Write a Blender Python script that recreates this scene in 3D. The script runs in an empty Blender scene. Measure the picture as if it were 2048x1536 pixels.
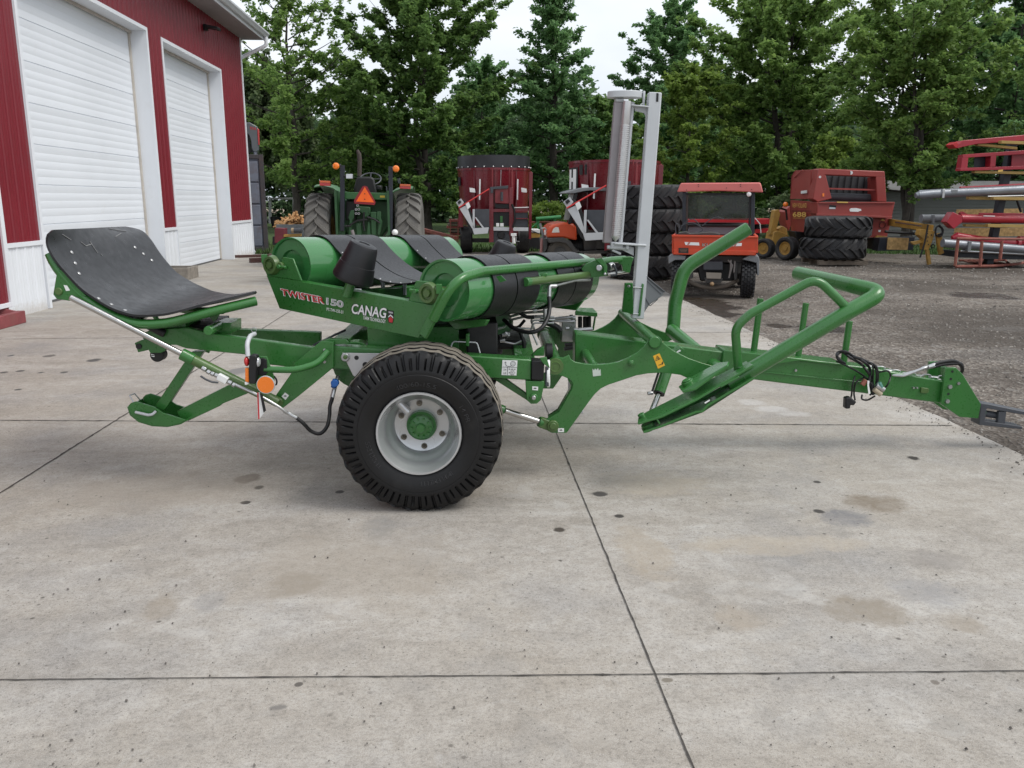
import bpy, math, random
import numpy as np
from mathutils import Vector, Matrix
RAD = math.radians
sc = bpy.context.scene
COL = sc.collection
# ------------------------------------------------------------------ camera
CAM_H, PITCH, YAW, F = 1.60, 12.42, 3.39, 1680.0
cd = bpy.data.cameras.new("camera")
cam = bpy.data.objects.new("camera", cd)
COL.objects.link(cam)
cd.sensor_width = 36.0
cd.lens = 36.0 * F / 2048.0
cd.clip_start = 0.05
cd.clip_end = 2000.0
cam.location = (0, 0, CAM_H)
cam.rotation_euler = (RAD(90 - PITCH), 0, RAD(-YAW))
sc.camera = cam
# ------------------------------------------------------------------ light
SUN_EL, SUN_AZ = 52.0, 112.0          # soft sun behind thin cloud, to the right and a little behind the camera
world = bpy.data.worlds.new("World")
sc.world = world
world.use_nodes = True
wn = world.node_tree.nodes
wl = world.node_tree.links
wn.clear()
wo = wn.new("ShaderNodeOutputWorld")
bg = wn.new("ShaderNodeBackground")
sky = wn.new("ShaderNodeTexSky")
sky.sky_type = 'NISHITA'
sky.sun_disc = False
sky.sun_elevation = RAD(SUN_EL)
sky.sun_rotation = RAD(SUN_AZ)
sky.air_density = 1.0
sky.dust_density = 6.0
sky.ozone_density = 1.5
# an overcast layer in front of the blue sky: a bright grey veil with soft cloud structure
tc = wn.new("ShaderNodeTexCoord")
cl = wn.new("ShaderNodeTexNoise")
cl.inputs['Scale'].default_value = 2.2
cl.inputs['Detail'].default_value = 5.0
cl.inputs['Roughness'].default_value = 0.5
mp = wn.new("ShaderNodeMapping")
mp.inputs['Scale'].default_value = (1, 1, 2.6)
wl.new(tc.outputs['Generated'], mp.inputs['Vector'])
wl.new(mp.outputs['Vector'], cl.inputs['Vector'])
cr = wn.new("ShaderNodeValToRGB")
cr.color_ramp.elements[0].position = 0.34
cr.color_ramp.elements[0].color = (6.3, 6.9, 7.7, 1)
cr.color_ramp.elements[1].position = 0.66
cr.color_ramp.elements[1].color = (9.3, 9.6, 10.0, 1)
wl.new(cl.outputs['Fac'], cr.inputs['Fac'])
mx = wn.new("ShaderNodeMixRGB")
mx.inputs['Fac'].default_value = 0.9
wl.new(sky.outputs['Color'], mx.inputs['Color1'])
wl.new(cr.outputs['Color'], mx.inputs['Color2'])
wl.new(mx.outputs['Color'], bg.inputs['Color'])
bg.inputs['Strength'].default_value = 0.093
wl.new(bg.outputs['Background'], wo.inputs['Surface'])
sd = bpy.data.lights.new("sun", 'SUN')
sd.energy = 1.5
sd.angle = RAD(28)
sd.color = (1.0, 0.965, 0.91)
sun = bpy.data.objects.new("sun", sd)
COL.objects.link(sun)
sun.rotation_euler = (RAD(90 - SUN_EL), 0, RAD(180 - SUN_AZ))
sc.view_settings.view_transform = 'Standard'
sc.view_settings.look = 'None'
sc.view_settings.gamma = 1.0
sc.view_settings.exposure = 0.47
sc.view_settings.use_curve_mapping = False
sc.cycles.max_bounces = 8
sc.cycles.diffuse_bounces = 4
sc.cycles.glossy_bounces = 3
sc.cycles.transmission_bounces = 5
sc.cycles.transparent_max_bounces = 8
sc.cycles.use_denoising = True
# ------------------------------------------------------------------ where a pixel of the photograph lies in the place
CR = cam.rotation_euler.to_matrix()
CO = Vector(cam.location)
def ray(px, py):
    return CR @ Vector(((px - 1024.0) / F, (768.0 - py) / F, -1.0))
def G(px, py, z=0.0):
    r = ray(px, py)
    return CO + r * ((z - CAM_H) / r.z)
def W(px, py, Y):
    r = ray(px, py)
    return CO + r * (Y / r.y)
def XP(px, py, X):
    r = ray(px, py)
    return CO + r * (X / r.x)
NM = Vector((math.sin(RAD(2.3)), math.cos(RAD(2.3)), 0))     # the machine's sideways axis, away from the camera
UM = Vector((math.cos(RAD(2.3)), -math.sin(RAD(2.3)), 0))    # its lengthwise axis, to the hitch
C0 = NM.dot(W(837, 874, 4.14))
def M(px, py, d):
    r = ray(px, py)
    return CO + r * ((C0 + d) / NM.dot(r))
def ppm(Y):
    return F / (Y * math.cos(RAD(PITCH)))
# ------------------------------------------------------------------ mesh building
def frame(axis):
    a = Vector(axis).normalized()
    u = a.orthogonal().normalized()
    if abs(a.z) < 0.9:
        u = Vector((0, 0, 1)).cross(a).normalized()
    return a, u, a.cross(u)
class MB:
    def __init__(s):
        s.v = []; s.f = []; s.m = []; s.mi = 0
    def add(s, vs, fs):
        n = len(s.v)
        s.v.extend([tuple(p) for p in vs])
        for f in fs:
            s.f.append(tuple(i + n for i in f)); s.m.append(s.mi)
        return s
    def mat(s, i):
        s.mi = i; return s
    def box(s, c, size, rot=None):
        x, y, z = size[0] / 2, size[1] / 2, size[2] / 2
        c = Vector(c)
        P = [Vector((a * x, b * y, d * z)) for d in (-1, 1) for b in (-1, 1) for a in (-1, 1)]
        if rot is not None: P = [rot @ p for p in P]
        return s.add([c + p for p in P], [(0, 2, 3, 1), (4, 5, 7, 6), (0, 1, 5, 4), (2, 6, 7, 3), (0, 4, 6, 2), (1, 3, 7, 5)])
    def bb(s, p, q):
        return s.box([(a + b) / 2 for a, b in zip(p, q)], [abs(b - a) for a, b in zip(p, q)])
    def beam(s, a, b, w, h, up=(0, 0, 1)):
        a = Vector(a); b = Vector(b); ax = (b - a).normalized()
        si = ax.cross(Vector(up)).normalized(); u = si.cross(ax)
        P = []
        for p in (a, b):
            for i, j in ((-1, -1), (1, -1), (1, 1), (-1, 1)):
                P.append(p + si * (i * w / 2) + u * (j * h / 2))
        return s.add(P, [(3, 2, 1, 0), (4, 5, 6, 7), (0, 1, 5, 4), (1, 2, 6, 5), (2, 3, 7, 6), (3, 0, 4, 7)])
    def prism(s, pts, vec):
        pts = [Vector(p) for p in pts]; vec = Vector(vec); n = len(pts)
        nr = Vector((0, 0, 0))
        for i in range(n):
            nr += pts[i].cross(pts[(i + 1) % n])
        if nr.dot(vec) > 0: pts.reverse()
        P = pts + [p + vec for p in pts]
        F_ = [tuple(range(n)), tuple(range(2 * n - 1, n - 1, -1))]
        F_ += [(i, i + n, (i + 1) % n + n, (i + 1) % n) for i in range(n)]
        return s.add(P, F_)
    def tube(s, path, r, n=14, cap=True):
        path = [Vector(p) for p in path]; m = len(path)
        rs = r if isinstance(r, (list, tuple)) else [r] * m
        T = []
        for i in range(m):
            t = (path[min(i + 1, m - 1)] - path[max(i - 1, 0)])
            T.append(t.normalized())
        u = frame(T[0])[1]; P = []
        for i in range(m):
            u = (u - T[i] * u.dot(T[i]))
            if u.length < 1e-6: u = T[i].orthogonal()
            u.normalize(); w = T[i].cross(u)
            for k in range(n):
                a = 2 * math.pi * k / n
                P.append(path[i] + (u * math.cos(a) + w * math.sin(a)) * rs[i])
        F_ = [(i * n + k, i * n + (k + 1) % n, (i + 1) * n + (k + 1) % n, (i + 1) * n + k) for i in range(m - 1) for k in range(n)]
        if cap: F_ += [tuple(range(n - 1, -1, -1)), tuple(range((m - 1) * n, m * n))]
        return s.add(P, F_)
    def cyl(s, a, b, r, n=20):
        return s.tube([a, b], r, n)
    def lathe(s, prof, o, axis, n=32, a0=0.0, a1=2 * math.pi, u=None):
        """prof: (radius, height along axis)"""
        a, uu, w = frame(axis)
        if u is not None:
            uu = Vector(u); w = a.cross(uu)
        o = Vector(o); full = abs(a1 - a0 - 2 * math.pi) < 1e-6
        cnt = n if full else n + 1; P = []
        for k in range(cnt):
            t = a0 + (a1 - a0) * k / n
            d = uu * math.cos(t) + w * math.sin(t)
            for r, h in prof: P.append(o + d * r + a * h)
        L = len(prof); F_ = []
        for k in range(n):
            k2 = (k + 1) % cnt
            for j in range(L - 1):
                q = (k * L + j, k2 * L + j, k2 * L + j + 1, k * L + j + 1)
                if prof[j][0] < 1e-9: q = (q[0], q[2], q[3])
                elif prof[j + 1][0] < 1e-9: q = (q[0], q[1], q[2])
                F_.append(q)
        return s.add(P, F_)
    def grid(s, rows, thick=0.0):
        """rows of points; thick: second skin offset along the local normal"""
        a = len(rows); b = len(rows[0])
        R_ = [[Vector(p) for p in r] for r in rows]
        P = [p for r in R_ for p in r]
        F_ = [(i * b + j, i * b + j + 1, (i + 1) * b + j + 1, (i + 1) * b + j) for i in range(a - 1) for j in range(b - 1)]
        if thick:
            Q = []
            for i in range(a):
                for j in range(b):
                    du = R_[min(i + 1, a - 1)][j] - R_[max(i - 1, 0)][j]
                    dv = R_[i][min(j + 1, b - 1)] - R_[i][max(j - 1, 0)]
                    n_ = dv.cross(du)
                    n_ = n_.normalized() if n_.length > 1e-9 else Vector((0, 0, 1))
                    Q.append(R_[i][j] - n_ * thick)
            o = a * b
            F_ += [tuple(reversed([k + o for k in f])) for f in F_]
            P += Q
            ring = [j for j in range(b)] + [i * b + b - 1 for i in range(1, a)] + [(a - 1) * b + j for j in range(b - 2, -1, -1)] + [i * b for i in range(a - 2, 0, -1)]
            for i in range(len(ring)):
                p, q = ring[i], ring[(i + 1) % len(ring)]
                F_.append((q, p, p + o, q + o))
        return s.add(P, F_)
    def ball(s, c, r, n=12, sc_=(1, 1, 1)):
        c = Vector(c); P = []; F_ = []
        for i in range(n + 1):
            th = math.pi * i / n
            for k in range(2 * n):
                ph = math.pi * k / n
                P.append(c + Vector((r * sc_[0] * math.sin(th) * math.cos(ph), r * sc_[1] * math.sin(th) * math.sin(ph), r * sc_[2] * math.cos(th))))
        w = 2 * n
        for i in range(n):
            for k in range(w):
                F_.append((i * w + k, (i + 1) * w + k, (i + 1) * w + (k + 1) % w, i * w + (k + 1) % w))
        return s.add(P, F_)
    def build(s, name, mats, parent=None, bevel=0.0, smooth=35, segs=2):
        me = bpy.data.meshes.new(name)
        off = Vector((0, 0, 0)); p = parent
        while p is not None:
            off += Vector(p.location); p = p.parent
        me.from_pydata([(v[0] - off.x, v[1] - off.y, v[2] - off.z) for v in s.v], [], s.f)
        if not isinstance(mats, (list, tuple)): mats = [mats]
        for m in mats: me.materials.append(m)
        if len(mats) > 1: me.polygons.foreach_set('material_index', s.m)
        me.update()
        if smooth:
            me.polygons.foreach_set('use_smooth', [True] * len(me.polygons))
            try: me.set_sharp_from_angle(angle=RAD(smooth))
            except Exception: pass
        o = bpy.data.objects.new(name, me)
        COL.objects.link(o)
        if parent is not None: o.parent = parent
        if bevel:
            b = o.modifiers.new("edge", 'BEVEL'); b.width = bevel; b.segments = segs
            b.limit_method = 'ANGLE'; b.angle_limit = RAD(40)
        return o
def tag(o, label=None, cat=None, group=None, kind=None):
    if label: o['label'] = label
    if cat: o['category'] = cat
    if group: o['group'] = group
    if kind: o['kind'] = kind
    return o
def empty(name, loc=(0, 0, 0), parent=None, label=None, cat=None, group=None, kind=None):
    o = bpy.data.objects.new(name, None)
    o.empty_display_size = 0.1
    COL.objects.link(o)
    l = Vector(loc); p = parent
    while p is not None:
        l = l - Vector(p.location); p = p.parent
    o.location = l
    if parent is not None: o.parent = parent
    return tag(o, label, cat, group, kind)
def dup(root, loc, rotz=0.0, label=None):
    r = root.copy(); COL.objects.link(r); r.location = loc; r.rotation_euler = (0, 0, rotz)
    if label: r['label'] = label
    for ch in list(root.children):
        c = ch.copy(); COL.objects.link(c); c.parent = r
        for g in ch.children:
            d = g.copy(); COL.objects.link(d); d.parent = c
    return r
def fillet(pts, r, n=6):
    """round the inner corners of a polyline"""
    P = [Vector(p) for p in pts]; out = [P[0]]
    rr = r if isinstance(r, (list, tuple)) else [r] * (len(P) - 2)
    for i in range(1, len(P) - 1):
        a = (P[i - 1] - P[i]); b = (P[i + 1] - P[i]); la = a.length; lb = b.length
        a.normalize(); b.normalize()
        ang = a.angle(b)
        t = min(rr[i - 1] / max(math.tan(ang / 2), 1e-3), la * 0.49, lb * 0.49)
        p0 = P[i] + a * t; p1 = P[i] + b * t
        for k in range(n + 1):
            s = k / n
            out.append(p0 * (1 - s) ** 2 + P[i] * (2 * s * (1 - s)) + p1 * s ** 2)
    out.append(P[-1])
    return out
def crom(pts, n=6):
    """smooth curve through points"""
    P = [Vector(p) for p in pts]; P = [P[0] * 2 - P[1]] + P + [P[-1] * 2 - P[-2]]; out = []
    for i in range(1, len(P) - 2):
        a, b, c, d = P[i - 1:i + 3]
        for k in range(n):
            t = k / n
            out.append(0.5 * (2 * b + (c - a) * t + (2 * a - 5 * b + 4 * c - d) * t * t + (3 * b - a - 3 * c + d) * t ** 3))
    out.append(P[-2])
    return out
def Ms(pts, d):
    return [M(x, y, d) for x, y in pts]
def lettering(name, txt, bl, br, tl, mat, parent, bold=0.0, shear=0.0, depth=0.002, lift=0.003):
    """flat raised letters filling the parallelogram bottom-left, bottom-right, top-left"""
    cu = bpy.data.curves.new(name, 'FONT')
    cu.body = txt; cu.size = 1.0; cu.shear = shear; cu.offset = bold; cu.extrude = 0.0; cu.resolution_u = 3
    ob = bpy.data.objects.new(name, cu); COL.objects.link(ob)
    dg = bpy.context.evaluated_depsgraph_get()
    me = bpy.data.meshes.new_from_object(ob.evaluated_get(dg))
    bpy.data.objects.remove(ob)
    n = len(me.vertices); co = np.zeros(n * 3); me.vertices.foreach_get('co', co); co = co.reshape(-1, 3)
    lo = co.min(0); hi = co.max(0)
    u = (co[:, 0] - lo[0]) / max(hi[0] - lo[0], 1e-6); v = (co[:, 1] - lo[1]) / max(hi[1] - lo[1], 1e-6)
    bl, br, tl = Vector(bl), Vector(br), Vector(tl)
    nr = (br - bl).cross(tl - bl).normalized()
    mb = MB()
    P = [bl + (br - bl) * a + (tl - bl) * b + nr * lift for a, b in zip(u, v)]
    mb.add(P, [tuple(p.vertices) for p in me.polygons])
    bpy.data.meshes.remove(me)
    return mb.build(name, mat, parent, smooth=0)
# ------------------------------------------------------------------ materials
def node(nt, t, **kw):
    n = nt.nodes.new(t)
    for k, v in kw.items():
        if k.startswith('i_'): n.inputs[k[2:].replace('_', ' ')].default_value = v
        else: setattr(n, k, v)
    return n
def base(name):
    m = bpy.data.materials.new(name); m.use_nodes = True
    nt = m.node_tree; b = nt.nodes['Principled BSDF']
    tc = nt.nodes.new('ShaderNodeTexCoord')
    return m, nt, b, tc
def ramp(nt, fac, stops):
    r = nt.nodes.new('ShaderNodeValToRGB'); e = r.color_ramp.elements
    while len(e) < len(stops): e.new(0.5)
    for i, (p, c) in enumerate(stops):
        e[i].position = p
        e[i].color = (c[0], c[1], c[2], 1) if isinstance(c, (tuple, list)) else (c, c, c, 1)
    nt.links.new(fac, r.inputs['Fac'])
    return r.outputs['Color']
def noise(nt, vec, scale, detail=4, rough=0.55, dist=0.0):
    n = node(nt, 'ShaderNodeTexNoise')
    n.inputs['Scale'].default_value = scale; n.inputs['Detail'].default_value = detail
    n.inputs['Roughness'].default_value = rough; n.inputs['Distortion'].default_value = dist
    nt.links.new(vec, n.inputs['Vector'])
    return n.outputs['Fac']
def mix(nt, fac, a, b, mode='MIX'):
    n = node(nt, 'ShaderNodeMixRGB', blend_type=mode)
    for i, x in ((0, fac), (1, a), (2, b)):
        if isinstance(x, (int, float)): n.inputs[i].default_value = x if i == 0 else (x, x, x, 1)
        elif isinstance(x, (tuple, list)): n.inputs[i].default_value = (x[0], x[1], x[2], 1)
        else: nt.links.new(x, n.inputs[i])
    return n.outputs['Color']
def math_(nt, op, a, b=None, clamp=False):
    n = node(nt, 'ShaderNodeMath', operation=op, use_clamp=clamp)
    for i, x in ((0, a), (1, b)):
        if x is None: continue
        if isinstance(x, (int, float)): n.inputs[i].default_value = x
        else: nt.links.new(x, n.inputs[i])
    return n.outputs[0]
def bump(nt, b, h, strength, dist=0.01):
    n = node(nt, 'ShaderNodeBump'); n.inputs['Strength'].default_value = strength; n.inputs['Distance'].default_value = dist
    nt.links.new(h, n.inputs['Height']); nt.links.new(n.outputs['Normal'], b.inputs['Normal'])
def pm(name, col, rough=0.5, metal=0.0, var=0.12, scale=5.0, bmp=0.0, bscale=80.0, dirt=None, dirt_amt=0.5, dscale=3.0, coat=0.0, spec=None):
    """painted, rubber or metal surface with uneven tone, dirt patches and a rough grain"""
    m, nt, b, tc = base(name)
    v = tc.outputs['Object']
    n1 = noise(nt, v, scale, 5)
    lo = tuple(c * (1 - var) for c in col); hi = tuple(min(1, c * (1 + var)) for c in col)
    c = ramp(nt, n1, [(0.3, lo), (0.7, hi)])
    if dirt is not None:
        n2 = noise(nt, v, dscale, 8, 0.65)
        f = ramp(nt, n2, [(0.62 - 0.25 * dirt_amt, 0.0), (0.78, 0.8 * min(1, dirt_amt + 0.3))])
        c = mix(nt, f, c, dirt)
    nt.links.new(c, b.inputs['Base Color'])
    n3 = noise(nt, v, bscale * 0.4, 3)
    r = ramp(nt, n3, [(0.3, max(0.03, rough - 0.07)), (0.7, min(1, rough + 0.09))])
    nt.links.new(r, b.inputs['Roughness'])
    b.inputs['Metallic'].default_value = metal
    b.inputs['Coat Weight'].default_value = coat
    if spec is not None: b.inputs['Specular IOR Level'].default_value = spec
    if bmp: bump(nt, b, noise(nt, v, bscale, 4), bmp, 0.004)
    return m
GREEN = pm("green_paint", (0.030, 0.148, 0.029), 0.31, var=0.12, scale=3, dirt=(0.06, 0.105, 0.045), dirt_amt=0.3, dscale=5, coat=0.3, bmp=0.05, bscale=160)
ROLLG = pm("green_roller_paint", (0.040, 0.185, 0.052), 0.26, var=0.05, scale=2, coat=0.8, bscale=4)
OLIVE = pm("olive_green_paint", (0.07, 0.135, 0.035), 0.38, var=0.10, dirt=(0.09, 0.11, 0.06), dirt_amt=0.3, coat=0.15)
RUBBER = pm("black_rubber", (0.0085, 0.0085, 0.0095), 0.46, var=0.2, scale=8, bmp=0.12, bscale=120, dirt=(0.025, 0.025, 0.025), dirt_amt=0.25, spec=.4)
BELT = pm("belt_rubber", (0.008, 0.008, 0.0095), 0.40, var=0.2, scale=10, bmp=0.06, bscale=200, dirt=(0.02, 0.02, 0.022), dirt_amt=0.2)
PLASTIC = pm("black_plastic", (0.007, 0.007, 0.009), 0.42, var=0.15, bmp=0.05, bscale=220)
TYRE = pm("tyre_rubber", (0.0058, 0.0058, 0.0064), 0.5, var=0.25, scale=9, bmp=0.15, bscale=140, dirt=(0.032, 0.031, 0.03), dirt_amt=0.16, dscale=6, spec=.38)
TREADDUST = pm("dusty_tread", (0.17, 0.15, 0.122), 0.85, var=0.2, scale=12, bmp=0.3, bscale=180)
OLDTYRE = pm("weathered_tyre", (0.018, 0.018, 0.020), 0.62, var=0.25, scale=6, bmp=0.2, bscale=60, dirt=(0.075, 0.07, 0.062), dirt_amt=0.45, dscale=3)
GREYTYRE = pm("dusty_grey_tyre", (0.13, 0.125, 0.115), 0.85, var=0.2, scale=4, bmp=0.2, bscale=50, dirt=(0.075, 0.07, 0.06), dirt_amt=0.5)
CHROME = pm("chrome_rod", (0.50, 0.49, 0.475), 0.16, metal=1.0, var=0.04)
STEEL = pm("zinc_steel", (0.46, 0.465, 0.47), 0.34, metal=0.9, var=0.12, scale=30)
RIM = pm("silver_rim_paint", (0.52, 0.53, 0.54), 0.30, metal=0.6, var=0.03, coat=0.3, bscale=5)
GREYP = pm("light_grey_paint", (0.50, 0.52, 0.54), 0.42, var=0.06, coat=0.1)
MAUVE = pm("film_roller_aluminium", (0.30, 0.275, 0.285), 0.4, metal=0.35, var=0.05)
DGREY = pm("dark_grey_paint", (0.055, 0.06, 0.07), 0.5, var=0.15)
MGREY = pm("mid_grey_plastic", (0.17, 0.18, 0.19), 0.55, var=0.1)
BLACK = pm("black_paint", (0.007, 0.007, 0.008), 0.5, var=0.2)
WHITE = pm("white_paint", (0.78, 0.79, 0.80), 0.45, var=0.04, dirt=(0.6, 0.58, 0.54), dirt_amt=0.15)
STICK = pm("white_sticker", (0.80, 0.81, 0.80), 0.5, var=0.03)
INK = pm("black_ink", (0.015, 0.015, 0.015), 0.6, var=0.1)
REDINK = pm("red_lettering", (0.52, 0.035, 0.04), 0.4, var=0.05)
SILVINK = pm("silver_lettering", (0.42, 0.42, 0.43), 0.4, var=0.05)
YELLOW = pm("yellow_sticker", (0.78, 0.42, 0.03), 0.5, var=0.05)
ORANGE = pm("orange_reflector", (0.85, 0.20, 0.01), 0.25, var=0.08, coat=0.6)
REDLENS = pm("red_lens", (0.50, 0.02, 0.02), 0.2, var=0.08, coat=0.6)
CLEAR = pm("clear_lens", (0.55, 0.56, 0.58), 0.1, metal=0.4, var=0.1, coat=0.8)
# ------------------------------------------------------------------ ground, concrete, gravel, lawn
EDGE_X = (G(1300, 570).x + G(2048, 910).x) / 2
SLAB_Y = 25.5
WALL_X = -6.18
m, nt, b, tc = base("yard_gravel")
v = tc.outputs['Object']
n_big = noise(nt, v, 0.35, 5, 0.6)
n_mid = noise(nt, v, 2.2, 6, 0.65)
vor = node(nt, 'ShaderNodeTexVoronoi', feature='F1'); vor.inputs['Scale'].default_value = 34
nt.links.new(v, vor.inputs['Vector'])
vor2 = node(nt, 'ShaderNodeTexVoronoi', feature='F1'); vor2.inputs['Scale'].default_value = 13
nt.links.new(v, vor2.inputs['Vector'])
c = ramp(nt, n_mid, [(0.3, (0.078, 0.063, 0.052)), (0.5, (0.165, 0.138, 0.114)), (0.7, (0.27, 0.237, 0.203))])
c = mix(nt, 0.55, c, ramp(nt, vor.outputs['Color'], [(0.2, (0.06, 0.05, 0.042)), (0.6, (0.19, 0.165, 0.14)), (0.9, (0.43, 0.395, 0.35))]))
c = mix(nt, ramp(nt, vor2.outputs['Color'], [(0.80, 0), (0.9, 0.5)]), c, (0.36, 0.345, 0.32))
c = mix(nt, ramp(nt, n_big, [(0.40, 0.75), (0.60, 0.0)]), c, (0.06, 0.049, 0.04))
nt.links.new(c, b.inputs['Base Color'])
pud = ramp(nt, noise(nt, v, 0.55, 3, 0.5), [(0.57, 0.0), (0.62, 1.0)])
PUD = [(1410, 607, 75, 16), (1640, 655, 60, 10), (1560, 650, 30, 6), (1250 + 180, 625, 60, 9), (1960, 590, 60, 8)]
gx_ = node(nt, 'ShaderNodeSeparateXYZ'); nt.links.new(v, gx_.inputs[0]); pk_ = 0.0
for (px, py, hw, hh) in PUD:     # wet hollows in the yard
    p = G(px, py); rx = abs(G(px + hw, py).x - p.x); ry = abs(G(px, py - hh).y - p.y)
    dx = math_(nt, 'DIVIDE', math_(nt, 'SUBTRACT', gx_.outputs['X'], p.x), rx); dy = math_(nt, 'DIVIDE', math_(nt, 'SUBTRACT', gx_.outputs['Y'], p.y), ry)
    d2 = math_(nt, 'ADD', math_(nt, 'ADD', math_(nt, 'MULTIPLY', dx, dx), math_(nt, 'MULTIPLY', dy, dy)), math_(nt, 'MULTIPLY', math_(nt, 'SUBTRACT', n_mid, 0.5), 3.5))
    f = ramp(nt, d2, [(0.5, 1.0), (1.0, 0.0)]); pk_ = f if pk_ == 0.0 else math_(nt, 'MAXIMUM', pk_, f)
c = mix(nt, math_(nt, 'MULTIPLY', pk_, 0.85), c, (0.036, 0.029, 0.023)); nt.links.new(c, b.inputs['Base Color'])
nt.links.new(ramp(nt, math_(nt, 'MAXIMUM', math_(nt, 'MULTIPLY', pud, 0.6), pk_), [(0.0, 0.9), (1.0, 0.22)]), b.inputs['Roughness'])
b.inputs['Specular IOR Level'].default_value = 0.3
h = math_(nt, 'ADD', math_(nt, 'MULTIPLY', vor.outputs['Distance'], 0.5), n_mid)
bump(nt, b, h, 0.9, 0.05)
GRAVEL = m
m, nt, b, tc = base("lawn_grass")
v = tc.outputs['Object']
c = ramp(nt, noise(nt, v, 0.6, 8, 0.7), [(0.3, (0.030, 0.060, 0.014)), (0.55, (0.060, 0.11, 0.025)), (0.75, (0.11, 0.15, 0.045))])
c = mix(nt, 0.5, c, ramp(nt, noise(nt, v, 9, 4, 0.7), [(0.3, (0.02, 0.045, 0.01)), (0.7, (0.10, 0.16, 0.04))]))
nt.links.new(c, b.inputs['Base Color']); b.inputs['Roughness'].default_value = 0.9
bump(nt, b, noise(nt, v, 25, 4, 0.7), 1.0, 0.08)
LAWN = m
# one ground sheet out to the horizon
mb = MB(); mb.add([(-400, -40, -0.012), (400, -40, -0.012), (400, 700, -0.012), (-400, 700, -0.012)], [(0, 1, 2, 3)])
tag(mb.build("ground", GRAVEL, smooth=0), kind='structure')
mb = MB()
xs = [-400, -8, 3, 5.5, 8, 14, 20, 400]; y0 = [26.5, 26.2, 27.0, 28.5, 27, 24.8, 24.2, 24.0]
mb.grid([[(x, y, -0.006) for x, y in zip(xs, y0)], [(x, 600, -0.006) for x in xs]])
tag(mb.build("lawn", LAWN, smooth=0), kind='structure')
# concrete: colour, stains and wear belong to the slab
m, nt, b, tc = base("worn_concrete")
v = tc.outputs['Object']
mp = node(nt, 'ShaderNodeMapping'); mp.inputs['Scale'].default_value = (0.45, 1.0, 1.0); mp.inputs['Rotation'].default_value = (0, 0, 0.35)
nt.links.new(v, mp.inputs['Vector']); vs = mp.outputs['Vector']
nb = noise(nt, v, 0.55, 7, 0.6)
nm_ = math_(nt, 'ADD', math_(nt, 'MULTIPLY', noise(nt, vs, 2.2, 9, 0.7, 0.8), 0.6), math_(nt, 'MULTIPLY', noise(nt, v, 9.0, 8, 0.72, 0.5), 0.4))
nf = noise(nt, v, 260, 2, 0.8)
c = ramp(nt, nm_, [(0.36, (0.295, 0.265, 0.228)), (0.5, (0.412, 0.380, 0.338)), (0.64, (0.52, 0.495, 0.458))])
c = mix(nt, ramp(nt, nb, [(0.45, 0.0), (0.68, 0.6)]), c, (0.37, 0.325, 0.265))
c = mix(nt, ramp(nt, noise(nt, v, 0.9, 6, 0.62), [(0.50, 0.0), (0.70, 0.6)]), c, (0.275, 0.27, 0.27))
c = mix(nt, ramp(nt, nf, [(0.34, 0.55), (0.5, 0.0)]), c, (0.19, 0.175, 0.155))
c = mix(nt, ramp(nt, noise(nt, v, 330, 1, 0.6), [(0.58, 0.0), (0.70, 0.5)]), c, (0.66, 0.65, 0.62))
vg = node(nt, 'ShaderNodeTexVoronoi', feature='F1'); vg.inputs['Scale'].default_value = 62; nt.links.new(v, vg.inputs['Vector'])
gs = math_(nt, 'MULTIPLY', ramp(nt, vg.outputs['Distance'], [(0.12, 1.0), (0.26, 0.0)]), ramp(nt, vg.outputs['Color'], [(0.72, 0.0), (0.76, 0.75)]))
c = mix(nt, gs, c, (0.13, 0.118, 0.10))
sc_ = noise(nt, v, 5.0, 10, 0.78, 1.2)
c = mix(nt, ramp(nt, sc_, [(0.54, 0.0), (0.66, 0.35)]), c, (0.25, 0.235, 0.21))
c = mix(nt, ramp(nt, sc_, [(0.32, 0.3), (0.44, 0.0)]), c, (0.56, 0.55, 0.53))
vo = node(nt, 'ShaderNodeTexVoronoi', feature='F1'); vo.inputs['Scale'].default_value = 17; nt.links.new(v, vo.inputs['Vector'])
sp = ramp(nt, vo.outputs['Distance'], [(0.10, 1.0), (0.20, 0.0)])
sel = math_(nt, 'MULTIPLY', ramp(nt, vo.outputs['Color'], [(0.70, 0.0), (0.74, 1.0)]), ramp(nt, noise(nt, v, 0.8, 4, .6), [(0.42, 0.0), (0.6, 1.0)]))
c = mix(nt, math_(nt, 'MULTIPLY', math_(nt, 'MULTIPLY', sp, sel), 0.8), c, (0.085, 0.075, 0.065))
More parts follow.
